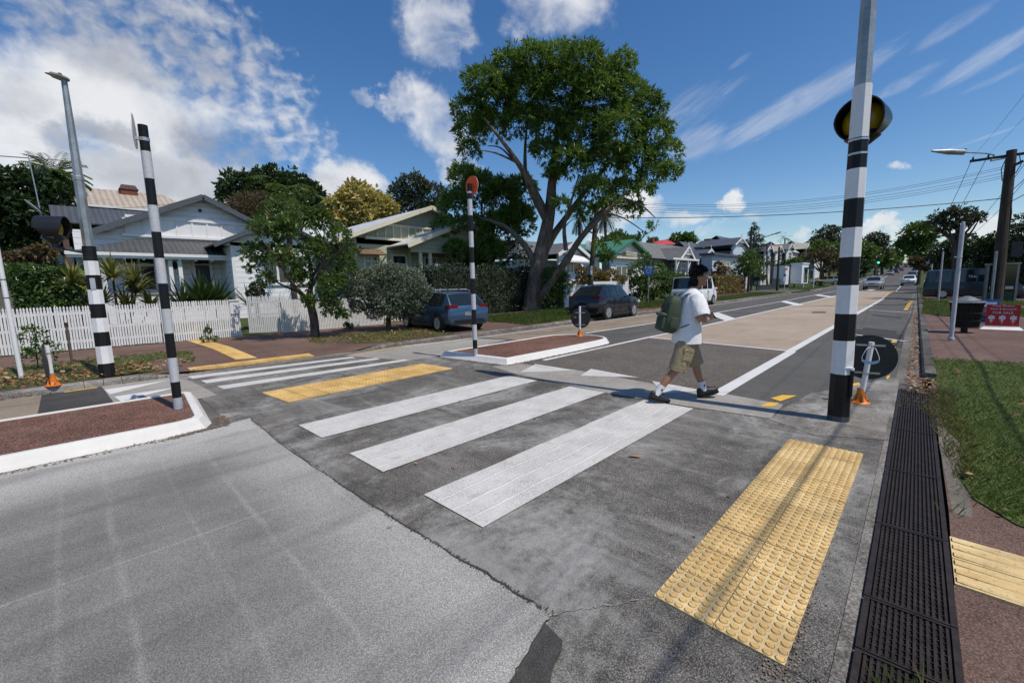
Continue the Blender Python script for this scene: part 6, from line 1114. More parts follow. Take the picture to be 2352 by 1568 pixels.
# farther traffic, small in the picture
pal = {'white': wv, 'silver': slv_, 'black': blk, 'red': M_car('red_car_paint', (.20, .012, .015), .2, .3), 'blue': M_car('slate_blue_paint', (.07, .11, .16), .3, .3), 'dark': M_car('graphite_paint', (.03, .032, .035), .3, .3), 'green': M_car('dark_teal_paint', (.03, .05, .055), .3, .3)}
FARC = [((2043, 632.5), -1, 'silver', SEDAN, 'silver sedan behind the approaching silver SUV'), ((2011, 624), 1, 'white', HATCH, 'white hatchback seen from behind in the left lane'), ((2027, 620.5), 1, 'white', SUVS, 'white SUV ahead of the white hatchback'), ((2038, 614.5), 1, 'dark', SEDAN, 'dark saloon with bright tail light ahead of the white SUV'), ((2056, 628), -1, 'black', SUVS, 'black car just behind the silver sedan'), ((2069, 622.5), -1, 'red', SEDAN, 'dark red car following the black one'), ((2079.5, 614.5), -1, 'blue', VAN, 'slate blue van in the approaching queue'), ((2091, 614.5), -1, 'silver', WAGON, 'silver car beyond the queue by the right kerb'),
        ((2094, 640), -1, 'green', SUVS, 'dark teal car parked directly behind the white SUV'), ((2099, 630), -1, 'silver', HATCH, 'glinting silver car third in the right kerb row'), ((2101, 612), -1, 'red', HATCH, 'bright red parked car far up the right kerb'), ((1976, 630), 1, 'white', SUVS, 'white SUV parked at the left kerb beside the striped pole'), ((1968, 633), 1, 'dark', SEDAN, 'dark car half hidden by the striped pole'), ((2006, 619), 1, 'dark', SUVS, 'dark car under the trees on the left'), ((2023, 605), 1, 'silver', WAGON, 'silver car parked far under the left trees'), ((2033, 604.5), 1, 'white', WAGON, 'pale car parked far under the left trees'), ((2041, 606), 1, 'black', SUVS, 'black car far up beside the trees'), ((2068, 606), -1, 'black', VAN, 'black box van at the crest of the road'), ((2105, 618), -1, 'dark', HATCH, 'dark parked car by the brown twiggy tree')]
def GZ(px, py):
    d = ray(px, py); t = 4
    while t < 900:
        if CH+d[2]*t < gz(d[0]*t, d[1]*t): break
        t *= 1.006
    return (d[0]*t, d[1]*t, gz(d[0]*t, d[1]*t))
for (px, py), dr, cn, st, lb in FARC:
    p = GR(px, py); off = 2.2; y = p[1]+off; van = st is VAN
    car('parked_car' if 'parked' in lb else 'driving_car', lb, (p[0]-.0173*off, y, zr(y)), (PI/2 if dr > 0 else -PI/2)+.017, 4.4, 1.8, 2.0 if van else 1.62 if st is SUVS else 1.48, st, pal[cn], (.85, 3.45), .34, group='cars on the far road', plate=m_dkpl, headz=.8 if van else None)
b = AD(1895, 643.5, 103); car('parked_car', 'silver station wagon parked side-on by the pale-limbed tree', (b[0], b[1], gz(b[0], b[1])+.05), PI+.35, 4.7, 1.86, 1.68, WAGON, slv_, (.9, 3.75), .36, group='parked cars')
# ================================================================ houses and fences
m_wb = M_boards('white_weatherboard', (.72, .73, .74), .27, .05, 1.0); m_wbplain = M_plain('white_trim', (.74, .74, .74), .5, .05, 3); m_wbv = M_boards('white_vertical_boards', (.70, .70, .70), .16, .05, .6, True)
m_sage = M_boards('sage_weatherboard', (.42, .44, .31), .25, .06, 1.0); m_sagep = M_plain('sage_panel', (.36, .38, .27), .6, .08, 4, 0, .2); m_cream = M_plain('cream_trim', (.66, .62, .48), .5, .06)
m_blueg = M_boards('blue_grey_weatherboard', (.50, .56, .62), .2, .05, .8); m_dkroof = M_roof('charcoal_iron', (.082, .085, .09), .22, 1); m_dkroofx = M_roof('charcoal_iron_side', (.082, .085, .09), .22, 0); m_ltroof = M_roof('white_iron', (.58, .60, .63), .15, 0); m_tan = M_roof('tan_iron', (.40, .34, .275), .36, 1, (.12, .085, .06), .7); m_green = M_roof('green_iron', (.05, .20, .125), .16, 0, None, .5); m_grroof = M_roof('grey_iron', (.15, .15, .145), .16, 1, (.22, .2, .17), .6); m_greyx = M_roof('grey_iron_side', (.13, .13, .13), .16, 0, None, .6); m_redroof = M_roof('red_iron', (.50, .06, .05), .16, 1); m_slate = M_roof('slate_grey_iron', (.085, .09, .105), .2, 1); m_tin = M_roof('weathered_tin', (.38, .37, .30), .2, 1, (.24, .22, .12), .6)
m_barge = M_plain('charcoal_barge', (.075, .085, .10), .5, .1); m_brick = M_asphalt('red_brick', (.16, .05, .03), (.24, .09, .055), .4, 4, 30, None, 0, .4); m_pane = M_plain('window_glass', (.022, .027, .032), .05, .3, 1.5, 0, 0, .7); m_curt = M_plain('curtained_glass', (.16, .16, .15), .12, .15, 3); m_door = M_plain('dark_door', (.010, .014, .024), .4, .2); m_shing = M_asphalt('cedar_shingle', (.14, .085, .05), (.26, .17, .11), .4, 6, 40, None, 0, .5); m_porch = M_plain('porch_boards', (.25, .25, .24), .7, .1)
class House:
    def __init__(self, name, label, cat, o): self.r = thing(name, o, label, cat); self.o = o
    def put(self, name, mb, m_, parent=None, fix=True):
        mb.v = [(x-self.o[0], y-self.o[1], z-self.o[2]) for x, y, z in mb.v]; return mb.obj(name, m_, parent or self.r, fix)
    def box(self, name, x0, x1, y0, y1, z0, z1, m_, parent=None): return self.put(name, MB().bb(x0, x1, y0, y1, z0, z1), m_, parent)
    def poly(self, name, pts, m_, th=.05, d=None):                  # flat slab
        P_ = [Vector(p) for p in pts]; n = (P_[1]-P_[0]).cross(P_[2]-P_[0]).normalized()
        if d is not None and n.dot(Vector(d)) < 0: n = -n
        k = len(P_); q = MB(); q.add([p for p in P_]+[p-n*th for p in P_], [tuple(range(k)), tuple(range(k, 2*k))[::-1]]+[(i, (i+1) % k, k+(i+1) % k, k+i) for i in range(k)]); return self.put(name, q, m_)
    def bar(self, name, a, b, w_, h, m_, parent=None):
        a, b = Vector(a), Vector(b); d = (b-a).normalized(); sd = d.cross(Vector((0, 0, 1))); sd = sd.normalized() if sd.length > 1e-3 else Vector((0, 1, 0)); up = sd.cross(d); q = MB(); vs = [p+sd*w_/2*s1+up*h/2*s2 for p in (a, b) for s1, s2 in ((-1, -1), (1, -1), (1, 1), (-1, 1))]
        q.add(vs, [(3, 2, 1, 0), (4, 5, 6, 7), (0, 1, 5, 4), (1, 2, 6, 5), (2, 3, 7, 6), (3, 0, 4, 7)]); return self.put(name, q, m_, parent)
    def window(self, X, y0, y1, z0, z1, nx=2, ny=1, fm=None, gm=None, fr=.07, name='window', split=None, dp=.06):
        fm = fm or m_wbplain; q = MB(); x0 = X; x1 = X+dp
        q.bb(x0, x1, y0-fr, y0, z0-fr, z1+fr); q.bb(x0, x1, y1, y1+fr, z0-fr, z1+fr); q.bb(x0, x1, y0, y1, z1, z1+fr); q.bb(x0, x1+.03, y0-fr*1.3, y1+fr*1.3, z0-fr*1.2, z0-.002)
        for i in range(1, nx): y = y0+(y1-y0)*i/nx; q.bb(x0, x1-.01, y-fr*.45, y+fr*.45, z0, z1)
        for i in range(1, ny): z = z0+(z1-z0)*i/ny if not split else z0+(z1-z0)*split; q.bb(x0, x1-.02, y0, y1, z-fr*.4, z+fr*.4)
        f_ = self.put(name, q, fm); self.put('pane', MB().bb(x0-.02, x0+.018, y0, y1, z0, z1), gm or m_pane, f_); return f_
    def gable(self, F, back, apex, eL, eR, roofL, roofR, wall, barge, ov=.35, oh=.35, bw=.2, wallname='gable_wall', th=.07):   # front gable on plane x=F, ridge running back
        (ya, za), (yl, zl), (yr, zr_) = apex, eL, eR
        q = MB(); q.add([(F, yl+oh, zl-.02), (F, yr-oh, zr_-.02), (F, ya, za-.12), (F-.12, yl+oh, zl-.02), (F-.12, yr-oh, zr_-.02), (F-.12, ya, za-.12)], [(0, 1, 2), (5, 4, 3), (0, 3, 4, 1), (1, 4, 5, 2), (2, 5, 3, 0)]); self.put(wallname, q, wall)
        xf_ = F+ov; self.poly('roof', [(xf_, yl, zl), (xf_, ya, za), (back, ya, za), (back, yl, zl)], roofL, th, (0, -.3, 1)); self.poly('roof', [(xf_, yr, zr_), (xf_, ya, za), (back, ya, za), (back, yr, zr_)], roofR, th, (0, .3, 1))
        for y, z in ((yl, zl), (yr, zr_)): self.bar('barge_board', (xf_+.02, y, z-bw*.4), (xf_+.02, ya, za-bw*.4), .05, bw, barge)
def A(px, py, X0): return AX(px, py, X0)
# ---------- white bungalow with veranda
Fx, Vx, Bx = -28.0, -26.3, -25.4; o = (-27, 4, .6); h = House('house', 'white weatherboard bungalow with charcoal roof, front veranda and wide gable', 'house', o)
ap, gl, gr_ = A(461, 451, Fx), A(205, 531, Fx), A(600, 521, Fx); yb = A(533, 600, Bx)[0]
h.gable(Fx, -36, ap, gl, gr_, m_dkroofx, m_dkroofx, m_wb, m_barge, .5, .3, .26)
vl, vr = A(159, 577, Vx), A(536, 582, Vx); ztl = A(312, 548, Fx); ztr = A(483, 554, Fx); fl = A(300, 672, Vx)[1]
h.box('front_wall', Fx-.2, Fx, A(176, 600, Fx)[0], yb+.4, .3, min(gl[1], gr_[1])+.05, m_wb); h.box('gable_wall', Fx-.2, Fx+.004, gl[0]+.9, gr_[0]-.3, gl[1]-.6, gl[1]+.3, m_wb)
h.box('side_wall', -36, Fx-.2, A(176, 600, Fx)[0], A(176, 600, Fx)[0]+.2, .3, gl[1], m_wb)
zg = vl[1]
h.poly('veranda_roof', [(Vx, vl[0], zg), (Vx, vr[0], zg+.02), (Fx+.02, vr[0], ztr[1]), (Fx+.02, ztl[0], ztl[1])], m_dkroof, .05, (1, 0, 1)); h.poly('veranda_roof', [(Vx, vl[0], zg), (Fx+.02, ztl[0], ztl[1]), (Fx+.02, vl[0]+.1, zg)], m_dkroofx, .05, (0, -1, 1))
q = MB(); q.bb(Vx-.0, Vx+.12, vl[0]-.15, vr[0]+.05, zg-.13, zg+.01); q.bb(Vx+.02, Vx+.06, vl[0]-.1, vr[0], zg-.24, zg-.13); h.put('gutter', q, m_wbplain)
for i in range(9): y = vl[0]+.4+(vr[0]-vl[0]-.7)*i/8; h.box('rafter_end', Vx-.3, Vx+.02, y-.04, y+.04, zg-.30, zg-.242, m_wbplain)
h.box('veranda_floor', Fx, Vx-.05, vl[0]+.5, vr[0], fl-.12, fl, m_porch); h.box('veranda_base', Vx-.25, Vx-.1, vl[0]+.5, vr[0], .2, fl-.12, m_wb)
for px in (237, 394, 416, 527): y = A(px, 620, Vx)[0]; h.box('veranda_post', Vx-.28, Vx-.14, y-.08, y+.08, fl, zg-.14, m_wbplain)
w0, w1 = A(283, 590, Fx), A(360, 664, Fx); h.window(Fx, w0[0], w1[0], w1[1], w0[1], 2, 2, m_wbplain, m_pane, .09, split=.76)
d0, d1 = A(445, 591, Fx), A(487, 670, Fx); q = MB(); h.box('door', Fx, Fx+.05, d0[0], d1[0], fl, d0[1]-.42, m_door); h.box('fanlight', Fx, Fx+.04, d0[0], d1[0], d0[1]-.36, d0[1], m_pane); q.bb(Fx, Fx+.08, d0[0]-.12, d0[0], fl, d0[1]+.1); q.bb(Fx, Fx+.08, d1[0], d1[0]+.12, fl, d0[1]+.1); q.bb(Fx, Fx+.08, d0[0], d1[0], d0[1], d0[1]+.1); h.put('door_frame', q, m_wbplain)
y = A(400, 605, Fx)[0]; q = MB(); q.lathe([(.03, .0), (.09, .08), (.11, .3), (.04, .36), (0, .42)], (Fx+.18, y, A(400, 610, Fx)[1]-.2), 8); q.box((Fx+.09, y, A(400, 610, Fx)[1]-.05), (.18, .03, .03)); h.put('porch_lantern', q, m_black)
# gable decoration: batten panel and boards
b0, b1 = A(300, 505, Fx), A(565, 520, Fx); zt_ = A(430, 507, Fx)[1]; zb_ = A(450, 546, Fx)[1]
q = MB(); q.bb(Fx+.005, Fx+.10, b0[0]-.2, b1[0]+.2, zt_-.06, zt_+.08); q.bb(Fx+.005, Fx+.14, b0[0]-.4, b1[0]+.3, zb_-.10, zb_+.02); h.put('gable_trim', q, m_wbplain)
q = MB(); q.bb(Fx+.005, Fx+.03, b0[0]-.3, b1[0]+.2, zb_+.02, zt_-.06); h.put('gable_panel', q, m_wbplain)
for i in range(9): y = b0[0]-.2+(b1[0]-b0[0]+.3)*i/8; h.box('batten', Fx+.031, Fx+.07, y-.04, y+.04, zb_+.02, zt_-.06, m_wbplain)
p = A(459, 484, Fx); q = MB(); q.lathe([(0, -.02), (.09, -.02), (.09, .02), (0, .02)], (Fx+.03, *p), 14, M=Matrix.Rotation(PI/2, 3, 'Y')); h.put('gable_vent', q, m_hood)
# main roof behind with ridge along the street
r0, r1, e0, e1 = A(111, 470, -31.5), A(345, 487, -31.5), A(119, 508, -28.6), A(330, 560, -28.6); h.poly('main_roof', [(-31.5, r0[0], r0[1]), (-31.5, r1[0]+1.5, r1[1]), (-28.6, r1[0]+1.5, e0[1]), (-28.6, e0[0], e0[1])], m_dkroof, .06, (1, 0, 1)); h.poly('main_roof', [(-31.5, r0[0], r0[1]), (-31.5, r1[0]+1.5, r1[1]), (-36, r1[0]+1.5, e0[1]), (-36, e0[0], e0[1])], m_dkroof, .06, (-1, 0, 1)); h.box('end_wall', -35.5, -29, e0[0]+.25, e0[0]+.45, .5, e0[1]+.1, M_plain('brown_end_wall', (.10, .065, .045), .7, .1))
q = MB(); q.tube([(-29, e0[0], e0[1]-.1), (-29, e0[0]-.25, e0[1]), (-29, e0[0]-.35, e0[1]+.45)], .03, 6); q.ball((-29, e0[0]-.5, e0[1]+.62), (.40, .05, .40), 12, M=Matrix.Rotation(.7, 3, 'X')); h.put('satellite_dish', q, m_slv)
q = MB(); q.tube([(-31, r0[0]-.3, r0[1]-.3), (-31, r0[0]-.4, r0[1]+2.2)], .025, 6)
for k in range(5): q.tube([(-31.5+.25*k, r0[0]-1.6+.3*k, r0[1]+2.0), (-30.7+.1*k, r0[0]+.9+.02*k, r0[1]+2.05)], .012, 4) if k < 2 else q.tube([(-31.2, r0[0]-.9+.5*k, r0[1]+1.9), (-30.6, r0[0]-.7+.5*k, r0[1]+2.1)], .01, 4)
h.put('tv_aerial', q, m_steel)
# right-hand bay
be = A(724, 600, Bx)[0]; el = A(485, 561, Bx); apx = A(632, 505, Bx); h.gable(Bx, -33, apx, el, (2*apx[0]-el[0], el[1]), m_dkroofx, m_dkroofx, m_wb, m_barge, .45, .5, .2)
h.box('bay_wall', Bx-.2, Bx, yb, be, .3, el[1]+.15, m_wb); h.box('bay_side_wall', Fx, Bx-.2, yb, yb+.2, .3, el[1], m_wb); h.box('corner_board', Bx-.1, Bx+.03, yb-.02, yb+.14, .3, el[1], m_wbplain)
w0, w1 = A(604, 600, Bx), A(698, 648, Bx); h.window(Bx, w0[0], w1[0], w1[1], w0[1], 3, 1, m_wbplain, m_pane, .13)
q = MB(); q.bb(Bx-.0, Bx+.35, w0[0]-.3, w1[0]+.3, w0[1]+.28, w0[1]+.34); h.put('window_hood', q, m_wbplain)
# ---------- house on the rise behind, tan roof
o = (-47, 6, 2.0); h = House('house', 'older house on the rise behind with rust-flecked tan iron roof and brick chimney', 'house', o); X0, X1 = -47.5, -43
t0, t1, u0, u1 = A(135, 426, X0), A(371, 447, X0), A(148, 464, X1), A(420, 469, X1); h.poly('roof', [(X0, t0[0]-1.5, t0[1]), (X0, t1[0], t1[1]), (X1, u1[0]+1.2, u0[1]), (X1, u0[0]-1.5, u0[1])], m_tan, .08, (1, 0, 1)); h.poly('roof', [(X0, t1[0], t1[1]), (X1, u1[0]+1.2, u0[1]), (X0-4.5, u1[0]+1.2, u0[1])], m_tan, .08, (0, 1, 1)); h.poly('roof', [(X0, t0[0]-1.5, t0[1]), (X0, t1[0], t1[1]), (X0-4.5, u1[0]+1.2, u0[1]), (X0-4.5, u0[0]-1.5, u0[1])], m_tan, .08, (-1, 0, 1))
h.box('wall', X1-8, X1-.5, u0[0]-1, u1[0]+.6, 1.5, u0[1]-.12, M_boards('pale_olive_weatherboard', (.34, .37, .32), .18)); q = MB(); q.bb(X1-.02, X1+.12, u0[0]-1.5, u1[0]+1.2, u0[1]-.16, u0[1]-.02); h.put('gutter', q, m_wbplain)
c = A(295, 437, X0+.6); q = MB(); q.bb(X0+.1, X0+1.0, c[0]-.5, c[0]+.5, c[1]-1.4, c[1]+.0); h.put('chimney', q, m_brick); q = MB(); q.prism([(X0+.02, c[0]-.6), (X0+1.08, c[0]-.6), (X0+1.08, c[0]+.6), (X0+.02, c[0]+.6)], c[1]+.0, c[1]+.38, top=[(X0+.3, c[0]-.42), (X0+.8, c[0]-.42), (X0+.8, c[0]+.42), (X0+.3, c[0]+.42)]); h.put('chimney_cap', q, M_plain('dark_clay', (.06, .035, .03), .8, .2))
# ---------- sage green bungalow
Fx, Vx = -23.5, -21.7; o = (-23, 15, .5); h = House('house', 'sage green bungalow with white iron roof and cream trim, half behind the gum', 'house', o)
ap = A(980, 476, Fx); el = A(752, 554, Fx); h.gable(Fx, -34, ap, el, (2*ap[0]-el[0], el[1]), m_ltroof, m_ltroof, m_sagep, m_cream, .6, .5, .24)
h.box('front_wall', Fx-.2, Fx, A(822, 600, Fx)[0], 2*ap[0]-el[0]-.6, .3, A(930, 552, Fx)[1], m_sage); h.box('side_wall', -33, Fx-.2, A(822, 600, Fx)[0], A(822, 600, Fx)[0]+.2, .3, el[1]+.4, m_sage)
z0_ = A(930, 553, Fx)[1]; z1_ = A(900, 520, Fx)[1]; ya, yc = A(822, 550, Fx)[0], 2*ap[0]-A(860, 550, Fx)[0]
q = MB(); q.bb(Fx+.006, Fx+.16, ya+.4, yc, z0_-.05, z0_+.1); q.bb(Fx+.006, Fx+.09, A(890, 520, Fx)[0], 2*ap[0]-A(890, 520, Fx)[0], z1_+.0, z1_+.13); h.put('gable_trim', q, m_cream)
for i in range(13):
    y = ya+1.2+(yc-ya-2.2)*i/12; zt_ = min(z1_, ap[1]-(abs(y-ap[0])/(ap[0]-el[0]))*(ap[1]-el[1])-.45)
    if zt_ > z0_+.2: h.box('batten', Fx+.006, Fx+.05, y-.04, y+.04, z0_+.1, zt_, m_cream)
w0, w1 = A(902, 588, Fx), A(931, 605, Fx); h.window(Fx, w0[0], w1[0], w1[1], w0[1], 1, 1, m_cream, m_pane, .13)
w0, w1 = A(838, 590, Fx), A(866, 622, Fx); h.window(Fx, w0[0], w1[0], w1[1], w0[1], 2, 2, m_cream, m_pane, .1, split=.7)
s0, s1 = A(820, 569, Fx), A(876, 585, Fx-0.0); h.poly('shingle_awning', [(Fx, s0[0], s0[1]), (Fx, s1[0]-.15, s0[1]), (Fx+.75, s1[0], s1[1]-.05), (Fx+.75, s0[0]-.2, s1[1]-.05)], m_shing, .06, (1, 0, 1)); h.bar('awning_bracket', (Fx+.01, s1[0]-.2, s1[1]-.7), (Fx+.7, s1[0]-.1, s1[1]-.12), .07, .07, m_cream)
pa = A(1062, 508, Vx); pl = A(925, 561, Vx); h.gable(Vx, Fx, pa, pl, (2*pa[0]-pl[0], pl[1]), m_ltroof, m_ltroof, m_sage, m_cream, .5, .4, .26, 'porch_gable'); pz = A(960, 577, Vx)[1]; pyl = A(948, 580, Vx)[0]; pyr = 2*pa[0]-pyl; fl = A(985, 650, Vx)[1]
h.box('porch_beam', Vx-.25, Vx-.02, pyl, pyr, pz-.05, pl[1]+.1, m_sage); h.box('porch_floor', Fx, Vx, pyl, pyr, fl-.15, fl, m_porch); h.box('porch_base', Vx-.2, Vx-.04, pyl, pyr, .2, fl-.15, m_sage)
for px in (969, 991, 1088): y = A(px, 600, Vx)[0]; h.box('porch_post', Vx-.2, Vx-.06, y-.075, y+.075, fl, pz-.05, m_cream)
w0, w1 = A(1025, 584, Fx), A(1072, 613, Fx); h.window(Fx, w0[0], w1[0], w1[1], w0[1], 4, 2, m_cream, m_curt, .09, split=.65); d0, d1 = A(976, 593, Fx), A(1003, 640, Fx); h.window(Fx, d0[0], d1[0], fl, d0[1], 3, 3, m_cream, m_pane, .1, name='french_door')
h.box('downpipe', Fx, Fx+.08, A(938, 570, Fx)[0], A(938, 570, Fx)[0]+.08, .4, z0_-.2, m_cream)
for i, (x0, x1, y0, y1, lb) in enumerate(((1000, 1011, 605, 621, 'small white cloth pegged on the porch line'), (1026, 1078, 612, 622, 'long white sheet hanging along the porch line'))):
    a, b = A(x0, y0, Vx+.5), A(x1, y0+(1 if i else 0), Vx+.5); zb_ = A(x0, y1, Vx+.5)[1]; q = MB(); n = 8; vs = []
    for k in range(n+1):
        u = k/n; y = a[0]+(b[0]-a[0])*u; zt_ = a[1]-.12*math.sin(PI*u)*(1 if i else .2)
        for j in range(4): vs.append((.03*math.sin(k*1.7+j), y-a[0], zt_-(zt_-zb_)*(j/3)*(1 if i else 1-.25*u)-a[1]))
    q.add(vs, [(k*4+j, (k+1)*4+j, (k+1)*4+j+1, k*4+j+1) for k in range(n) for j in range(3)], 0, True); t_ = q.obj('laundry', m_wbplain, fix=False); t_.location = (Vx+.5, a[0], a[1]); tag(t_, lb, 'laundry', 'washing on the sage porch')
a, b = A(968, 598, Vx+.5), A(1085, 612, Vx+.5); wire((Vx+.5, a[0], a[1]), (Vx+.5, b[0]+1, b[1]), .05, .006, 'clothes line strung across the sage porch')
# ---------- white cottage with scalloped awning
Fx = -23; o = (-23, 31, .5); h = House('house', 'small white cottage with grey roof and scalloped white window awning', 'house', o); ap, el, er = A(1311, 556, Fx), A(1274, 583, Fx), A(1347, 588, Fx); h.gable(Fx, -32, ap, el, (er[0], el[1]), m_greyx, m_greyx, m_wb, m_wbplain, .4, .4, .28)
h.box('front_wall', Fx-.2, Fx, A(1283, 600, Fx)[0], A(1340, 600, Fx)[0], .3, el[1]+.1, m_wb); w0, w1 = A(1300, 604, Fx), A(1331, 625, Fx); h.window(Fx, w0[0], w1[0], w1[1], w0[1], 4, 1, m_wbplain, m_curt, .12); s0, s1 = A(1299, 588, Fx), A(1335, 601, Fx+.7)
h.poly('awning', [(Fx, w0[0]-.2, w0[1]+.8), (Fx, w1[0]+.2, w0[1]+.8), (Fx+.8, w1[0]+.5, w0[1]+.15), (Fx+.8, w0[0]-.5, w0[1]+.15)], m_wbplain, .05, (1, 0, 1)); q = MB(); [q.bb(Fx+.79, Fx+.81, w0[0]-.5+i*.3, w0[0]-.25+i*.3, w0[1]+.02, w0[1]+.15) for i in range(int((w1[0]-w0[0]+1)/.3))]; h.put('awning_fringe', q, m_wbplain)
m0, m1 = A(1180, 575, -27), A(1275, 565, -27); h.poly('side_roof', [(-28, m0[0]-2, m1[1]+.4), (-28, m1[0]+1, m1[1]+.4), (-24, m1[0]+1, el[1]-.3), (-24, m0[0]-2, el[1]-.3)], m_grroof, .06, (1, 0, 1)); h.box('side_wall', -30, -24.6, m0[0]-1.5, m1[0]+1, .3, el[1]-.4, m_wb); w0, w1 = A(1205, 600, -24.6), A(1225, 620, -24.6); h.window(-24.6, w0[0], w1[0], w1[1], w0[1], 1, 2, m_wbplain, m_pane, .12)
# ---------- cream house with green roof
Fx = -24.5; o = (-24, 41, .6); h = House('house', 'cream house with bright green iron roof and satellite dish', 'house', o); ap, el, er = A(1443, 550, Fx), A(1398, 586, Fx), A(1484, 589, Fx); h.gable(Fx, -34, ap, (el[0], er[1]), er, m_green, m_green, m_wbv, M_plain('green_barge', (.04, .16, .10), .5), .7, .5, .26)
h.box('front_wall', Fx-.2, Fx, el[0]+.5, er[0]-.5, .4, er[1]+.1, m_wb); r0, r1 = A(1318, 562, -29), A(1443, 551, -29); h.poly('side_roof', [(-30, r0[0], ap[1]-.1), (-30, ap[0], ap[1]-.1), (-25.3, ap[0], er[1]-.15), (-25.3, r0[0], er[1]-.15)], M_roof('green_iron_front', (.05, .20, .125), .2, 1), .06, (1, 0, 1)); h.box('side_wall', -30, -26, r0[0]+.4, el[0]+.6, .4, er[1]-.2, m_wb)
w0, w1 = A(1415, 612, Fx), A(1450, 640, Fx); h.window(Fx, w0[0], w1[0], w1[1], w0[1], 3, 1, m_wbplain, m_curt, .14); q = MB(); q.bb(Fx, Fx+.5, el[0]+.8, er[0]-1.2, A(1420, 592, Fx)[1]-.1, A(1420, 592, Fx)[1]+.1); h.put('window_hood', q, m_cream); q = MB(); [q.bb(Fx, Fx+.45, ap[0]-1.2+.0, ap[0]+1.2, ap[1]-1.5-k*.16, ap[1]-1.42-k*.16) for k in range(3)]; h.put('gable_louvre', q, m_cream)
p = A(1352, 564, -26); q = MB(); q.ball((-26, p[0], p[1]), (.08, .62, .55), 14); q.tube([(-26.1, p[0], p[1]-.4), (-26.3, p[0]+.1, p[1]-1.6)], .04, 6); h.put('satellite_dish', q, m_slv)
# ---------- generic villas further along
def villa(label, F, dep, apex, eL, eR, wall, roof, roofx, side=None, wins=(), fret=True, fl_z=None, chims=(), name='house', trim=None, basez=None):
    ap, el, er = A(*apex, F), A(*eL, F), A(*eR, F); ze = (el[1]+er[1])/2; z0 = basez if basez is not None else gz(F, ap[0]); o = (F, ap[0], z0); h = House(name, label, 'house', o); tr = trim or m_wbplain
    h.gable(F, F-dep, ap, (el[0], ze), (er[0], ze), roofx, roofx, wall, tr, .4, .3, .24); h.box('front_wall', F-.2, F, el[0]+.35, er[0]-.35, z0-.6, ze+.05, wall)
    if fret:
        q = MB(); hw = (er[0]-el[0])/2
        for k in (-1, 1): q.bb(F+.3, F+.36, ap[0]+k*hw*.22-.05, ap[0]+k*hw*.22+.05, ze+(ap[1]-ze)*.35, ze+(ap[1]-ze)*.72)
        q.bb(F+.3, F+.36, ap[0]-.06, ap[0]+.06, ze+(ap[1]-ze)*.3, ap[1]+.5); q.bb(F+.3, F+.36, ap[0]-hw*.62, ap[0]+hw*.62, ze+(ap[1]-ze)*.33, ze+(ap[1]-ze)*.40); q.bb(F+.3, F+.36, ap[0]-hw*.36, ap[0]+hw*.36, ze+(ap[1]-ze)*.58, ze+(ap[1]-ze)*.64); h.put('fretwork', q, tr)
    if side:
        px0, py0, px1, py1, pyb, dx = side; r0, r1 = A(px0, py0, F-dx-3), A(px1, py1, F-dx-3); eb = A((px0+px1)/2, pyb, F-dx)[1]
        h.poly('main_roof', [(F-dx-3, r0[0], (r0[1]+r1[1])/2), (F-dx-3, r1[0], (r0[1]+r1[1])/2), (F-dx, r1[0]+.5, eb), (F-dx, r0[0]-.8, eb)], roof, .07, (1, 0, 1)); h.poly('main_roof', [(F-dx-3, r0[0], (r0[1]+r1[1])/2), (F-dx-3, r1[0], (r0[1]+r1[1])/2), (F-dx-8, r1[0]+.5, eb), (F-dx-8, r0[0]-.8, eb)], roof, .07, (-1, 0, 1)); h.box('main_wall', F-dx-7, F-dx-.5, r0[0]-.4, r1[0]+.2, z0-.6, eb-.05, wall)
    for (x0, y0, x1, y1, dx, nx, ny, gm) in wins: a, b = A(x0, y0, F-dx), A(x1, y1, F-dx); h.window(F-dx, a[0], b[0], b[1], a[1], nx, ny, tr, gm, .14)
    for px, py0, py1, dx in chims: c = A(px, py0, F-dx); zb_ = A(px, py1, F-dx)[1]; q = MB(); q.bb(F-dx-.4, F-dx+.4, c[0]-.45, c[0]+.45, zb_-1, c[1]-.3); q.bb(F-dx-.5, F-dx+.5, c[0]-.55, c[0]+.55, c[1]-.3, c[1]); h.put('chimney', q, m_brick)
    return h
m_gw = M_boards('grey_weatherboard', (.36, .36, .345), .2, .05, .8)
v1 = villa('grey villa with fretwork gable and arched white veranda brackets', -22.5, 9, (1576, 566), (1557, 594), (1590, 595), m_gw, m_grroof, m_greyx, (1450, 553, 1566, 567, 593, 1.5), [(1564, 606, 1573, 628, 0, 1, 2, m_curt), (1543, 606, 1553, 628, 2.0, 1, 2, m_curt)], chims=[])
y0, y1 = A(1540, 600, -22.5)[0], A(1592, 600, -22.5)[0]; zz = A(1565, 597, -22.5)[1]; q = MB(); q.bb(-22.5, -21.7, y0-1, y1, zz-.1, zz+.12)
for y in (y0, (y0+y1)/2, y1-.2): q.bb(-21.95, -21.75, y, y+.16, .4, zz-.1)
v1.put('veranda_frame', q, m_wbplain)
for y in (y0, (y0+y1)/2): v1.bar('arch_bracket', (-21.85, y+.1, zz-1.3), (-21.85, y+1.1, zz-.1), .07, .12, m_wbplain)
villa('white villa with dark grey roof and pointed gable behind the walker', -23, 9, (1628, 572), (1605, 596), (1648, 600), m_wb, m_slate, m_slate, (1560, 556, 1612, 560, 590, 3), [(1618, 607, 1630, 625, 0, 2, 1, m_pane)], fret=True)
vb = villa('large blue-grey villa with slate roof, long window band and tall fretwork gable', -22, 6, (1699, 545), (1683, 563), (1714, 565), m_blueg, m_slate, m_slate, (1645, 548, 1700, 545, 573, 2), [], chims=[(1627, 549, 566, 5), (1708, 551, 566, 5)])
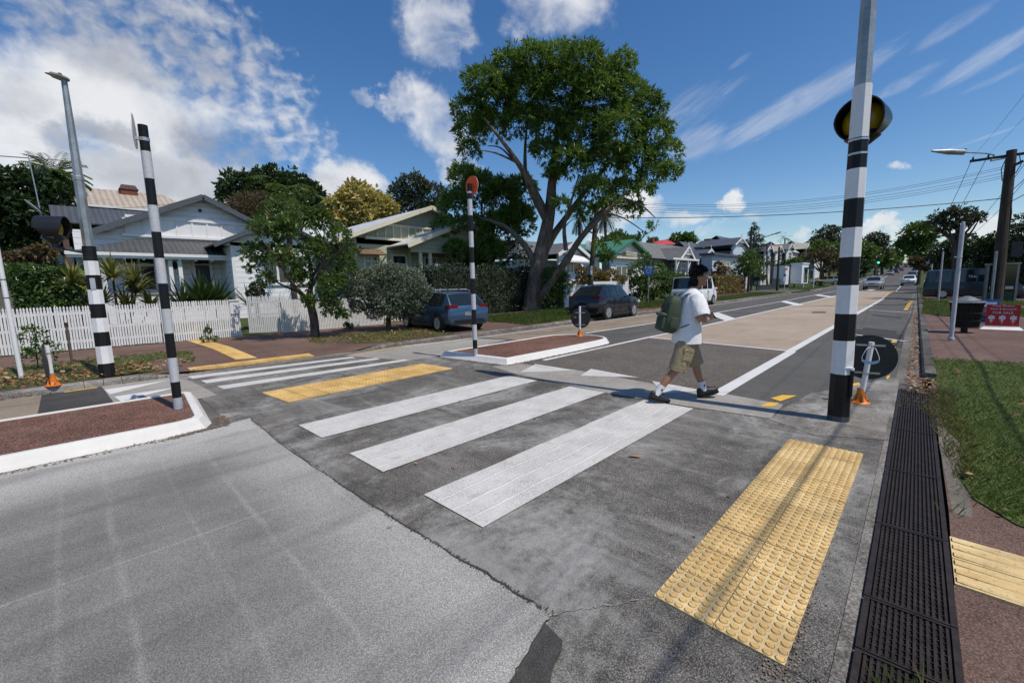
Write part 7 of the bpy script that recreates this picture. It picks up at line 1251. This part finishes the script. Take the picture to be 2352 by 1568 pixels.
Fx = -21; y0, y1 = A(1636, 600, Fx)[0], A(1722, 600, Fx)[0]; zt_ = A(1680, 586, Fx)[1]; vb.box('front_extension', -22.4, Fx, y0, y1, 0, zt_-.25, m_blueg); vb.box('extension_roof', -22.6, Fx+.4, y0-.4, y1+.3, zt_-.25, zt_+.05, m_slate); vb.box('plinth', Fx-.1, Fx+.08, y0, y1, 0, A(1680, 618, Fx)[1], M_plain('pale_blue_render', (.48, .54, .6), .7)); a, b = A(1651, 597, Fx), A(1682, 610, Fx); vb.window(Fx, a[0], b[0], b[1], a[1], 4, 1, m_wbplain, m_curt, .15)
villa('white villa with steps and lean-to roof at the side street corner', -21.5, 10, (1766, 561), (1756, 577), (1772, 579), m_wb, m_slate, m_slate, (1712, 567, 1758, 562, 575, 1.0), [(1743, 588, 1750, 605, 1.5, 1, 2, m_curt), (1760, 588, 1766, 604, 0, 1, 2, m_curt)])
villa('white villa with tan roof behind the dark thin pole', -22, 10, (1790, 564), (1781, 577), (1796, 580), m_wb, m_tan, m_tan, (1765, 562, 1788, 564, 578, 1.5), [(1772, 583, 1780, 599, 1.5, 1, 2, m_curt), (1788, 584, 1793, 598, 0, 1, 2, m_pane)])
villa('pale villa with light iron roof above the white garages', -23, 10, (1815, 559), (1806, 573), (1822, 575), m_wb, m_ltroof, m_grroof, (1770, 560, 1812, 558, 573, 2), [(1797, 582, 1804, 595, 1.5, 1, 2, m_pane), (1812, 580, 1817, 594, 0, 1, 2, m_curt)])
villa('dark-walled villa with mottled weathered tin roof', -24, 10, (1856, 557), (1848, 572), (1866, 574), m_back, m_tin, m_tin, (1818, 558, 1852, 556, 573, 1), [(1870, 590, 1874, 600, 0, 1, 1, m_pane)])
villa('far villa with grey gable and finial past the tin roof', -24, 10, (1881, 557), (1872, 571), (1886, 573), m_wb, m_greyx, m_grroof, (1855, 556, 1878, 557, 570, 1), [(1874, 578, 1879, 590, 0, 1, 2, m_pane)])
# red and dark roofs on the skyline
def hip(label, pxs, X, m_, chim=None):
    a, b, c, d = [A(*p, X+dx) for p, dx in zip(pxs, (0, -3, -3, 0))]; o = (X, a[0], 0); h = House('house', label, 'house', o); h.poly('roof', [(X, a[0], a[1]), (X-3, b[0], b[1]), (X-3, c[0], c[1]), (X, d[0], d[1])], m_, .1, (1, 0, 1)); h.poly('roof', [(X, a[0], a[1]), (X-3, b[0], b[1]), (X-7, a[0], a[1])], m_, .1, (0, -1, 1)); h.poly('roof', [(X, d[0], d[1]), (X-3, c[0], c[1]), (X-7, d[0], d[1])], m_, .1, (0, 1, 1)); h.box('wall', X-6.6, X-.4, a[0]+.3, d[0]-.3, min(a[1], d[1])-3.5, min(a[1], d[1])-.11, m_wb)
    if chim: p = A(*chim, X-4); q = MB(); q.bb(X-4.4, X-3.6, p[0]-.4, p[0]+.4, p[1]-4, p[1]); h.put('chimney', q, m_brick)
hip('house with vivid red hipped roof on the skyline', [(1503, 563), (1527, 550), (1532, 550), (1556, 561)], -40, m_redroof, (1563, 550)); hip('grey roofed house with tall brick chimney left of the red roof', [(1460, 572), (1485, 561), (1500, 559), (1530, 572)], -36, m_grroof, (1497, 546)); hip('long low house with charcoal roof below the red one', [(1480, 576), (1495, 566), (1600, 558), (1612, 574)], -32, m_slate)
# garages by the side street
for x0, x1, y0, y1, lb in ((1802, 1838, 612, 642, 'left white flat-roofed garage with dark edge'), (1841, 1858, 607, 640, 'right white garage tower with tall opening')):
    b = AD((x0+x1)/2, y1, 88); X = b[0]; a, c = A(x0, y1, X), A(x1, y0, X); h = House('garage', lb, 'garage', (X, a[0], a[1])); h.box('wall', X-1.6, X, a[0], c[0], a[1]-.8, c[1], m_wbplain); h.box('roof', X-1.7, X+.1, a[0]-.1, c[0]+.1, c[1], c[1]+.18, m_slate if x0 < 1810 else m_wbplain); d0, d1 = A(x1-11, y0+7, X), A(x1-4, y1, X); h.box('opening', X, X+.03, d0[0], d1[0], d1[1]-.6, d0[1], m_pane)
def tfence(name, label, x, y0, y1, z0, z1, m_, cat='fence', post=2.4):
    r_ = thing(name, (x, (y0+y1)/2, z0), label, cat); q = MB(); q.box((0, 0, (z1-z0)/2), (.06, abs(y1-y0), z1-z0)); q.obj('panel', m_, r_); q = MB(); q.box((.05, 0, (z1-z0)+.02), (.12, abs(y1-y0), .06)); q.obj('capping', m_, r_)
    n = max(1, int(abs(y1-y0)/post))
    for i in range(n+1): q = MB(); q.box((-.02, -abs(y1-y0)/2+abs(y1-y0)*i/n, (z1-z0)/2+.04), (.10, .10, z1-z0+.1)); q.obj('post', m_, r_)
b = AD(1795, 640, 84); tfence('dark_fence', 'black board fence on the bank between the villas and garages', b[0], b[1]-6, b[1]+5, gz(*b[:2])-.3, gz(*b[:2])+1.5, m_back); b = AD(1765, 650, 74); tfence('retaining_wall', 'low dark retaining wall along the sloping lawn', b[0], b[1]-6, b[1]+6, gz(*b[:2])-.3, gz(*b[:2])+.7, m_back, 'wall', 9)
# lawn and path in front of the corner villa
strip('far_lawn', lambda y: -24, lambda y: -14.5, frange(72, 100, 2), 8, .05, m_grassbase); strip('concrete_walk', lambda y: -22-(y-74)*.2, lambda y: -21-(y-74)*.2, frange(72, 82, 2), 2, .06, m_conc)
b = AD(70, 625, 30); tfence('timber_fence', 'weathered grey timber fence on the bank behind the clipped hedge', b[0], b[1]-5, b[1]+4.5, AD(100, 632, 30)[2]-1.6, AD(100, 609, 30)[2], M_plain('old_timber', (.13, .12, .10), .85, .25, 4, 0, .3)); b = AD(40, 560, 36)
# earth bank behind the hedge
q = MB(); P0 = [AD(px, 0, d) for px, d in ((-200, 30), (130, 31), (150, 46), (-200, 46))]; q.add([(P0[0][0], P0[0][1], .4), (P0[1][0], P0[1][1], .4), (P0[2][0], P0[2][1], 4.5), (P0[3][0], P0[3][1], 4.5)], [(0, 1, 2, 3)]); tag(q.obj('bank', m_soil), kind='structure')
# ---------- picket fences
m_pick = M_plain('picket_paint', (.70, .70, .70), .5, .08, 5)
def pickets(name, label, x, y0, y1, zb, zt, pitch=.058, wd=.043, pointed=True, cat='picket fence', sub=0):
    r_ = thing(name, (x, (y0+y1)/2, zb), label, cat); q = MB(); n = int(abs(y1-y0)/pitch); h = zt-zb
    for i in range(n):
        y = -abs(y1-y0)/2+(i+.5)*abs(y1-y0)/n; w_ = wd/2; dz = RNG.normal()*.004; tilt = RNG.normal()*.004
        if pointed: pr = [(-w_, .03), (w_, .03), (w_, h-.115), (w_*.62, h-.10), (w_*.95, h-.06), (w_*.6, h-.025), (0, h), (-w_*.6, h-.025), (-w_*.95, h-.06), (-w_*.62, h-.10), (-w_, h-.115)]
        else: pr = [(-w_, .02), (w_, .02), (w_, h-.05), (w_*.7, h-.012), (0, h), (-w_*.7, h-.012), (-w_, h-.05)]
        k = len(pr); vs = [(.011, y+a+tilt*b, b+dz) for a, b in pr]+[(-.011, y+a+tilt*b, b+dz) for a, b in pr]; q.add(vs, [tuple(range(k)), tuple(range(k, 2*k))[::-1]]+[(j, (j+1) % k, k+(j+1) % k, k+j) for j in range(k)])
    q.obj('pickets', m_pick, r_, fix=False)
    for z in (.25, h*.5, h-.2): g = MB(); g.box((-.035, 0, z), (.04, abs(y1-y0), .07)); g.obj('rail', m_pick, r_)
    for i in range(max(2, int(abs(y1-y0)/2)+1)): g = MB(); g.box((-.07, -abs(y1-y0)/2+.05+(abs(y1-y0)-.1)*i/max(1, int(abs(y1-y0)/2)), h*.46), (.09, .09, h*.92)); g.obj('post', m_pick, r_)
    return r_
FX = -16.4; L0 = A(0, 815, FX)[0]; zt1 = A(0, 708, FX)[1]; L1 = A(375, 790, FX)[0]; L2_ = A(556, 772, FX)[0]
pickets('picket_fence', 'white picket fence with pointed tops at the far left', FX, L0-2.6, L1-.0, .2, zt1); f2 = pickets('picket_fence', 'white picket fence with rounded tops before the veranda bungalow', FX, L1+.02, L2_, .19, A(500, 689, FX)[1], .058, .042, False)
q = MB(); hw = (L2_-L1)/2; q.box((.02, hw-.14, .98), (.05, .26, .42)); q.box((.02, hw-.14, 1.21), (.10, .32, .04)); q.obj('number_panel', m_pick, f2); text_obj('74', .10, Matrix.Translation((.046, hw-.14, 1.02)) @ Matrix.Rotation(PI/2, 4, 'Z') @ Matrix.Rotation(PI/2, 4, 'X'), m_hood, 'house_number', f2)
G0, G1, G2 = A(652, 766, FX)[0], A(850, 745, FX)[0], A(652, 680, FX)[1]; pickets('picket_fence', 'white picket fence behind the small street tree and round bush', FX, G0, G1+.6, .17, (G2+A(850, 690, FX)[1])/2+.02, .058, .042, False)
gp = pickets('picket_gate', 'white picket return panel swung back from the street, beside the gap', FX, 0, 1.25, .19, G2+.02, .058, .042, False, 'gate'); gp.location = (FX-.62, G0-.30, .19); gp.rotation_euler[2] = -PI/2+1.05
q = MB(); q.ball((.03, .52, .85), .035, 8); q.obj('latch', m_hood, gp)
a, b = A(838, 738, FX-.6)[0], A(932, 735, FX-.6)[0]; cg = pickets('picket_fence', 'cream picket fence in the shade beside the blue hatchback', FX-.7, G1+.75, b+.8, .2, A(880, 702, FX-.6)[1], .15, .09, False); 
for ch in cg.children: ch.data.materials[0] = m_cream
# tall white board fence
FX = -16.7; y0, y1, ym = A(1296, 700, FX)[0], A(1443, 660, FX)[0], A(1360, 660, FX)[0]
r_ = thing('board_fence', (FX, (y0+y1)/2, .2), 'tall white close-boarded fence stepped up behind the black SUV', 'fence')
for a, b, zt in ((y0, ym, A(1311, 654, FX)[1]), (ym+.02, y1, A(1400, 646, FX)[1])):
    q = MB(); n = int((b-a)/.11)
    for i in range(n): w_ = (b-a)/n; q.bb(-.012, .012, a+i*w_+.004-(y0+y1)/2, a+(i+1)*w_-.004-(y0+y1)/2, .02, zt-.2)
    q.obj('boards', m_pick, r_, fix=False); q = MB(); q.bb(-.035, -.014, a-(y0+y1)/2, b-(y0+y1)/2, .1, zt-.25); q.obj('backing_rail', m_pick, r_)
for y in (ym, (ym+y1)/2, y1): q = MB(); q.bb(-.1, .0-.013, y-.06-(y0+y1)/2, y+.06-(y0+y1)/2, 0, A(1400, 646, FX)[1]-.05); q.obj('post', m_pick, r_); q = MB(); q.ball((-.05, y-(y0+y1)/2, A(1400, 646, FX)[1]+.0), .07, 8); q.obj('finial', m_pick, r_)
# ================================================================ the person walking over the crossing, with a backpack
m_skin = M_plain('skin', (.34, .175, .10), .5, .08, 12, 0, 0, .4); 
def M_cloth(name, c, st, var=.06):
    t = NT(name); P = t.n('TexCoord').outputs['Object']; f = t.noise(t.vm('MULTIPLY', P, (1, 1, .55)), 7, 3, .5, dist=1.2); g = t.noise(t.vm('MULTIPLY', P, (1.5, 1.5, 3)), 11, 4, .55, dist=.8); col = t.mix(t.ss(g, .3, .7), [q*(1-var) for q in c], [q*(1+var) for q in c])
    return t.finish(col, .9, t.m('ADD', f, t.m('MULTIPLY', g, .6)), st, .06, .2)
m_tee = M_cloth('white_cotton', (.74, .74, .75), .24, .03); m_short = M_cloth('khaki_cotton', (.31, .25, .155), .35, .12); m_hair = M_plain('dark_hair', (.007, .006, .005), .6, .3, 30, 0, 0, .25); m_shoe = M_plain('black_shoe', (.012, .012, .013), .5, .2, 20); m_sock = M_plain('white_sock', (.70, .70, .72), .9, .05, 30, 0, .2); m_bag = M_plain('olive_canvas', (.036, .056, .030), .75, .2, 9, 0, .3); m_bagd = M_plain('dark_webbing', (.012, .012, .012), .7, .2); m_lip = M_plain('lip', (.20, .08, .06), .5, .05); m_eye = M_plain('eye_white', (.6, .6, .6), .3, .02)
fa, fb_ = G(1512, 922), G(1634, 918); base = ((fa[0]+fb_[0])/2, (fa[1]+fb_[1])/2, .006); HD = R(45)
pr = thing('person', base, 'dark-haired person in white T-shirt, khaki shorts, white socks and black shoes striding over the crossing', 'person', None, HD)
def skinmesh(nodes, edges, sub=2):
    idx = {k: i for i, k in enumerate(nodes)}; me = bpy.data.meshes.new('tmp'); me.from_pydata([v[0] for v in nodes.values()], [(idx[a], idx[b]) for a, b in edges], []); o = bpy.data.objects.new('tmp', me); COL.objects.link(o)
    o.modifiers.new('skin', 'SKIN'); sd = o.modifiers.new('sub', 'SUBSURF'); sd.levels = sub; sd.render_levels = sub
    if not me.skin_vertices: bpy.context.view_layer.objects.active = o; bpy.ops.mesh.customdata_skin_add()
    for i, v in enumerate(nodes.values()): rr = v[1]; me.skin_vertices[0].data[i].radius = rr if hasattr(rr, '__len__') else (rr, rr)
    me.skin_vertices[0].data[0].use_root = True
    ev = o.evaluated_get(bpy.context.evaluated_depsgraph_get()).to_mesh(); V = [tuple(v.co) for v in ev.vertices]; F = [tuple(p.vertices) for p in ev.polygons]; bpy.data.objects.remove(o); return V, F
N = {'pelvis': ((0, 0, .95), (.13, .11)), 'waist': ((.005, 0, 1.10), (.125, .10)), 'chest': ((.02, 0, 1.30), (.15, .115)), 'neckb': ((.035, 0, 1.46), .075), 'neck': ((.06, 0, 1.53), .052), 'jaw': ((.095, 0, 1.595), (.062, .066)), 'head': ((.095, 0, 1.68), (.080, .092)), 'crown': ((.085, 0, 1.755), (.062, .07)),
     'shR': ((.03, -.165, 1.415), .052), 'uaR': ((.035, -.225, 1.29), .047), 'elR': ((.045, -.265, 1.135), .042), 'foR': ((.135, -.22, 1.105), .038), 'wrR': ((.215, -.145, 1.12), .026), 'paR': ((.262, -.098, 1.135), (.036, .020)),
     'shL': ((.03, .165, 1.415), .052), 'uaL': ((.04, .225, 1.29), .047), 'elL': ((.06, .25, 1.14), .044), 'foL': ((.135, .20, 1.095), .038), 'wrL': ((.215, .125, 1.10), .026), 'paL': ((.262, .078, 1.115), (.036, .020)),
     'hiR': ((-.02, -.09, .88), .095), 'thR': ((-.075, -.10, .69), .082), 'knR': ((-.135, -.10, .475), .058), 'caR': ((-.245, -.10, .335), .056), 'anR': ((-.375, -.10, .135), .036), 'heR': ((-.40, -.10, .085), .03),
     'hiL': ((.02, .09, .88), .095), 'thL': ((.09, .10, .69), .082), 'knL': ((.16, .10, .475), .058), 'caL': ((.185, .10, .345), .056), 'anL': ((.265, .10, .135), .036), 'heL': ((.27, .10, .07), .03)}
E_ = [('pelvis', 'waist'), ('waist', 'chest'), ('chest', 'neckb'), ('neckb', 'neck'), ('neck', 'jaw'), ('jaw', 'head'), ('head', 'crown')]
for s_ in 'RL': E_ += [('chest', 'sh'+s_), ('sh'+s_, 'ua'+s_), ('ua'+s_, 'el'+s_), ('el'+s_, 'fo'+s_), ('fo'+s_, 'wr'+s_), ('wr'+s_, 'pa'+s_), ('pelvis', 'hi'+s_), ('hi'+s_, 'th'+s_), ('th'+s_, 'kn'+s_), ('kn'+s_, 'ca'+s_), ('ca'+s_, 'an'+s_), ('an'+s_, 'he'+s_)]
for s_, w_, d0 in (('R', Vector((.262, -.098, 1.135)), Vector((.75, .62, .12))), ('L', Vector((.262, .078, 1.115)), Vector((.75, -.62, .12)))):     # five fingers curled round the phone
    d0.normalize(); up = Vector((0, 0, 1)); sdv = d0.cross(up).normalized()*(1 if s_ == 'R' else -1)
    for k, (oz, ln) in enumerate(((.026, .07), (.009, .078), (-.009, .074), (-.026, .058))):
        a = w_+d0*.035+up*oz; b = a+d0*ln*.45+sdv*.004; c = b+d0*ln*.30-sdv*.022; e = c-d0*ln*.10-sdv*.022; pv = 'pa'+s_
        for q_, (p, r2) in enumerate(((a, .0105), (b, .0095), (c, .009), (e, .0075))): nm = 'f%s%d%d' % (s_, k, q_); N[nm] = (tuple(p), r2); E_.append((pv, nm)); pv = nm
    t0 = w_+up*.03-d0*.01; t1 = t0+up*.028+d0*.022-sdv*.012; t2 = t1+d0*.03-sdv*.012
    for q_, (p, r2) in enumerate(((t0, .013), (t1, .0115), (t2, .009))): nm = 't%s%d' % (s_, q_); N[nm] = (tuple(p), r2); E_.append((('pa'+s_) if q_ == 0 else 't%s%d' % (s_, q_-1), nm))
for k_ in list(N):
    p_, r2_ = N[k_]
    if k_[:2] in ('kn', 'ca', 'an', 'he', 'th'): N[k_] = ((p_[0]*1.13, p_[1], p_[2]), r2_)
    elif p_[2] > 1.05: N[k_] = ((p_[0]+(p_[2]-1.0)*.07, p_[1], p_[2]), r2_)
V, F = skinmesh(N, E_); q = MB(); q.add(V, F, 0, True)
LN = lambda z: max(0, z-1.0)*.07
HZ = Vector((.142, 0, 1.67)); TW = -.25; RH = Matrix.Rotation(TW, 3, 'Z'); hp = lambda x, y, z: HZ+RH @ Vector((x, y, z))
q.ball(hp(.0, 0, .01), (.098, .080, .122), 20, 0, RH); q.ball(hp(.03, 0, -.065), (.062, .058, .062), 14, 0, RH); q.ball(hp(.102, 0, -.012), (.02, .014, .028), 10, 0, RH); q.ball(hp(.10, 0, -.028), (.024, .018, .013), 10, 0, RH)
for sd in (-1, 1): q.ball(hp(-.005, sd*.080, -.012), (.024, .010, .034), 10, 0, RH); q.ball(hp(.083, sd*.030, .012), (.014, .017, .010), 10, 2, RH); q.ball(hp(.095, sd*.030, .012), (.004, .007, .007), 8, 3, RH); q.box(hp(.088, sd*.032, .034), (.014, .036, .008), mi=3, rot=RH)
q.ball(hp(.090, 0, -.062), (.013, .024, .006), 10, 1, RH); q.ball(hp(.088, 0, -.070), (.012, .021, .006), 10, 1, RH); q.ball(hp(.070, 0, -.105), (.024, .026, .018), 10, 0, RH)
body = q.obj('body', [m_skin, m_lip, m_eye, m_hair], pr, fix=False)
# hair: thick, messy, longer at the nape, blown forward at the fringe
q = MB(); q.ball(hp(-.022, 0, .048), (.104, .089, .100), 20, 0, RH); q.ball(hp(-.05, 0, -.02), (.064, .080, .085), 14, 0, RH); hr = q.obj('hair', m_hair, pr, fix=False)
n = 4200; d = unit(RNG.normal(size=(n, 3))); d = d[(d[:, 2] > -.95) & ~((d[:, 0] > .35) & (d[:, 2] < .3))]; n = len(d); lowb = (d[:, 2] < -.2)[:, None]; P0 = np.where(lowb, np.array([-.05, 0, -.02])+d*np.array([.066, .082, .086]), np.array([-.02, 0, .045])+d*np.array([.103, .088, .099])); a = unit(d*.16+RNG.normal(size=(n, 3))*.28+np.array([.5, 0, -.4])+lowb*np.array([-.45, 0, -.9])); b = unit(np.cross(a, d+RNG.normal(size=(n, 3))*.2)); L = RNG.uniform(.022, .06, n); Rm = np.array(RH); V, F = leaf_quads(P0 @ Rm.T+np.array(HZ), a @ Rm.T, b @ Rm.T, L, np.full(n, .012)); npmesh('locks', V, F, m_hair, hr)
def loft(rings, n=28, mi=0, wr=0.0, seed=0, q=None, close=False):      # rings: centre, (rx, ry), tilt about y
    q = q or MB(); vs = []
    for j, (c, (rx, ry), tl) in enumerate(rings):
        M = Matrix.Rotation(tl, 3, 'Y')
        for k in range(n):
            w_ = 2*PI*k/n; f_ = 1+wr*(math.sin(3*w_+seed+j*1.9)*.5+math.sin(7*w_+j*2.7+seed*2)*.35+math.sin(11*w_-j*3.1)*.25); vs.append(Vector(c)+M @ Vector((rx*math.cos(w_)*f_, ry*math.sin(w_)*f_, 0)))
    q.add(vs, [(i*n+k, i*n+(k+1) % n, (i+1)*n+(k+1) % n, (i+1)*n+k) for i in range(len(rings)-1) for k in range(n)], mi, True); return q
q = loft([((a_[0]+LN(a_[2]), a_[1], a_[2]), b_, c_) for a_, b_, c_ in [(A_, (B_[0]*.93, B_[1]*.93), C_) for A_, B_, C_ in [((.0, 0, .80), (.205, .235), .0), ((-.002, 0, .86), (.20, .232), 0), ((0, 0, .95), (.19, .225), 0), ((.005, 0, 1.05), (.18, .22), 0), ((.012, 0, 1.16), (.172, .218), 0), ((.02, 0, 1.27), (.168, .22), 0), ((.024, 0, 1.36), (.155, .222), 0), ((.026, 0, 1.43), (.13, .20), 0), ((.032, 0, 1.475), (.10, .14), .1), ((.042, 0, 1.505), (.075, .085), .15), ((.05, 0, 1.512), (.066, .07), .2)]]], 40, 0, .035, 1)
q2 = [((.026, sd*.13, 1.415), .095, sd) for sd in (-1, 1)]
for (c, r2, sd) in q2:
    e = Vector((.085, sd*.262, 1.165)); c = Vector(c)+Vector((.028, 0, 0)); k = 7; vs = []; ax = (e-c).normalized(); u = Vector((1, 0, 0)); u = (u-ax*u.dot(ax)).normalized(); v2 = ax.cross(u); n = 24
    for j in range(k):
        t_ = j/(k-1); p = c.lerp(e, t_); rr = (.088+.012*math.sin(t_*3)+.004*t_)
        for i in range(n): w_ = 2*PI*i/n; f_ = 1+.05*math.sin(4*w_+j*2.3)+.035*math.sin(9*w_-j*1.7); vs.append(p+(u*math.cos(w_)*1.02+v2*math.sin(w_)*.86)*rr*f_)
    q.add(vs, [(i*n+m_, i*n+(m_+1) % n, (i+1)*n+(m_+1) % n, (i+1)*n+m_) for i in range(k-1) for m_ in range(n)], 0, True)
q.obj('shirt', m_tee, pr, fix=False)
def bez(a, b, u): return tuple(a[i]+(b[i]-a[i])*u for i in range(3))
q = loft([((0, 0, 1.0), (.15, .18), 0), ((0, 0, .92), (.165, .19), 0), ((0, 0, .85), (.17, .195), 0), ((0, 0, .79), (.16, .19), 0)], 32, 0, .02, 3)
for sd, hip, kn, t1 in ((-1, (-.025, -.095, .84), (-.16, -.10, .43), .30), (1, (.03, .095, .84), (.168, .10, .47), -.27)): loft([((hip[0], hip[1], .86), (.13, .105), 0), (bez(hip, kn, .2), (.135, .112), t1*.4), (bez(hip, kn, .45), (.128, .112), t1*.7), (bez(hip, kn, .7), (.122, .108), t1), (bez(hip, kn, .9), (.118, .104), t1), (bez(hip, kn, .985), (.118, .104), t1), (bez(hip, kn, 1.0), (.108, .094), t1), (bez(hip, kn, .96), (.10, .09), t1)], 28, 0, .045, sd, q)
sh = q.obj('shorts', m_short, pr, fix=False); q = MB(); q.box((-.055, -.207, .66), (.12, .012, .16), rot=Matrix.Rotation(.28, 3, 'Y')); q.box((-.05, -.211, .725), (.13, .012, .05), rot=Matrix.Rotation(.28, 3, 'Y')); q.obj('cargo_pocket', m_short, sh)
for sd, an, ca, ptch, fx, ft, yaw in ((-1, (-.432, -.10, .115), (-.352, -.10, .235), -.30, (-.385, -.10, .035), .16, 0), (1, (.302, .10, .105), (.262, .10, .235), .30, (.285, .10, .04), 0, 0)):
    ax = Vector(ca)-Vector(an); tl = math.atan2(ax.x, ax.z); q = loft([(an, (.05, .043), tl), (bez(an, ca, .3), (.047, .041), tl), (bez(an, ca, .7), (.05, .044), tl), (bez(an, ca, 1.0), (.053, .047), tl), (bez(an, ca, 1.02), (.047, .041), tl)], 20, 0, .012, 2); sk = q.obj('sock', m_sock, pr, fix=False); q = MB(); c = Vector(bez(an, ca, .62)); q.ball(c+Vector((.012, -.044, 0)), (.013, .003, .017), 8); q.obj('sock_emblem', m_hood, sk, fix=False)
    T = Matrix.Translation(Vector(an)+Vector((0, 0, -.03))) @ Matrix.Rotation(-ptch, 4, 'Y'); q = MB(); n = 20; vs = []
    for x, w2, zt in ((-.085, .028, .05), (-.075, .036, .075), (-.03, .041, .085), (.02, .042, .075), (.07, .046, .055), (.12, .049, .040), (.165, .044, .030), (.19, .030, .018), (.198, .012, .010)):
        for k in range(n):
            w_ = 2*PI*k/n; yy = math.cos(w_); zz = math.sin(w_); vs.append(T @ Vector((x, w2*(abs(yy)**.8)*(1 if yy > 0 else -1), (zt*zz if zz > 0 else .055*zz*.75)-.0)))
    q.add(vs, [(i*n+k, i*n+(k+1) % n, (i+1)*n+(k+1) % n, (i+1)*n+k) for i in range(8) for k in range(n)]+[tuple(range(n))[::-1], tuple(range(8*n, 9*n))], 0, True); sho = q.obj('shoe', m_shoe, pr, fix=False)
    q = MB(); pl = [(-.09, -.03), (-.06, -.043), (.02, -.044), (.10, -.052), (.16, -.046), (.2, -.016), (.2, .016), (.16, .046), (.10, .052), (.02, .044), (-.06, .043), (-.09, .03)]; q.prism(pl, -.058, -.034, T=T); q.obj('sole', m_shoe, sho); q = MB()
    for k in range(4): q.tube([T @ Vector((.02+.022*k, -.03, .062-.006*k)), T @ Vector((.03+.022*k, 0, .078-.008*k)), T @ Vector((.02+.022*k, .03, .062-.006*k))], .004, 5)
    q.obj('laces', m_bagd, sho)
ph = thing('phone', tuple(Vector(base)+Matrix.Rotation(HD, 3, 'Z') @ Vector((.345, -.01, 1.155))), 'dark mobile phone held in both hands of the walking person', 'phone', None, HD); q = MB(); q.prism([(-.036, -.072), (.036, -.072), (.036, .072), (-.036, .072)], -.004, .004, T=Matrix.Rotation(PI/2, 4, 'Z') @ Matrix.Rotation(.9, 4, 'X')); q.obj('case', M_plain('phone_case', (.008, .008, .009), .9, .1, 6, 0, 0, .1), ph); ph.scale = (.75, .75, .75)
# backpack
bp = thing('backpack', tuple(Vector(base)+Matrix.Rotation(HD, 3, 'Z') @ Vector((-.215, 0, 1.18))), 'olive green canvas backpack on the back of the walking person', 'backpack', None, HD)
def sq(c, r2, e=.45, n=24, M=None, q=None, tap=0.0):
    q = q or MB(); f = lambda v, p: (abs(v)**p)*(1 if v >= 0 else -1); vs = []; h = n//2+1
    for i in range(h+1):
        a = -PI/2+PI*i/h
        for k in range(n):
            w_ = 2*PI*k/n; z = f(math.sin(a), e); sc = 1-tap*max(0, z); p = Vector((r2[0]*f(math.cos(a), e)*f(math.cos(w_), e)*sc, r2[1]*f(math.cos(a), e)*f(math.sin(w_), e)*(1-tap*.5*max(0, z)), r2[2]*z)); wv = .006*math.sin(p.z*40+p.y*25)+.004*math.sin(p.x*60-p.z*22); p.x += wv; p.y += wv*.6; vs.append((M @ p if M is not None else p)+Vector(c))
    q.add(vs, [(i*n+k, i*n+(k+1) % n, (i+1)*n+(k+1) % n, (i+1)*n+k) for i in range(h) for k in range(n)], 0, True); return q
bp.scale = (.86, .86, .88)
TL = Matrix.Rotation(.20, 3, 'Y'); sq((-.01, 0, .0), (.125, .165, .285), .5, 28, TL, None, .28).obj('main_compartment', m_bag, bp, fix=False); pk = sq((-.135, 0, -.115), (.065, .135, .13), .42, 24, TL).obj('front_pocket', m_bag, bp, fix=False); sq((-.142, 0, .005), (.066, .138, .028), .5, 20, TL).obj('flap', M_plain('olive_canvas_light', (.085, .10, .068), .75, .15, 9), pk, fix=False)
for sd in (-1, 1):
    sq((-.02, sd*.155, -.13), (.07, .035, .10), .5, 18, TL).obj('side_pocket', m_bag, bp, fix=False); q = MB(); pts = [(.115, sd*.09, .20), (.15, sd*.115, .275), (.21, sd*.125, .318), (.29, sd*.125, .285), (.375, sd*.125, .20), (.415, sd*.135, .06), (.40, sd*.175, -.06), (.30, sd*.236, -.085), (.17, sd*.228, -.15), (.06, sd*.15, -.20)]
    vs = []; P_2 = [Vector(p) for p in pts]
    for i, p in enumerate(P_2): sdv = Vector((0, 1, 0)) if i < 6 else Vector((0, .15, 1)); hwid = .024 if i < 7 else .009; vs += [p-sdv*hwid, p+sdv*hwid]
    q.add(vs, [(2*i, 2*i+1, 2*i+3, 2*i+2) for i in range(len(pts)-1)], 0, True); st_ = q.obj('shoulder_strap', m_bagd, bp, fix=False); so_ = st_.modifiers.new('thick', 'SOLIDIFY'); so_.thickness = .012; so_.offset = 0; sb_ = st_.modifiers.new('smooth', 'SUBSURF'); sb_.levels = sb_.render_levels = 2
    q = MB(); q.tube([(-.09, sd*.10, .16), (-.135, sd*.13, .0), (-.10, sd*.145, -.2)], .006, 6); q.obj('seam_cord', m_bagd, bp)
q = MB(); q.tube([(.06, -.03, .27), (.05, -.025, .31), (.05, .025, .31), (.06, .03, .27)], .008, 6); q.obj('grab_handle', m_bagd, bp); q = MB(); q.box((-.148, -.02, .085), (.008, .05, .012), rot=TL); q.obj('red_tag', M_plain('red_tag', (.3, .03, .04), .6), bp)
# lone leaf on the crossing
for px, py, lb in ((1458, 1051, 'single brown leaf lying on the bare crossing concrete'), (280, 1018, 'orange leaf resting against the white island kerb')):
    p = G(px, py); q = MB(); q.add([(-.07, 0, .004), (-.03, -.022, .012), (.03, -.02, .004), (.07, 0, .014), (.03, .022, .010), (-.03, .02, .004)], [(0, 1, 2, 3, 4, 5)]); t_ = q.obj('leaf', m_litter_1 if False else M_plain('crisp_leaf', (.36, .17, .08), .7, .2, 30), fix=False); t_.location = (p[0], p[1], .016); t_.rotation_euler = (0, 0, .5); tag(t_, lb, 'leaf')
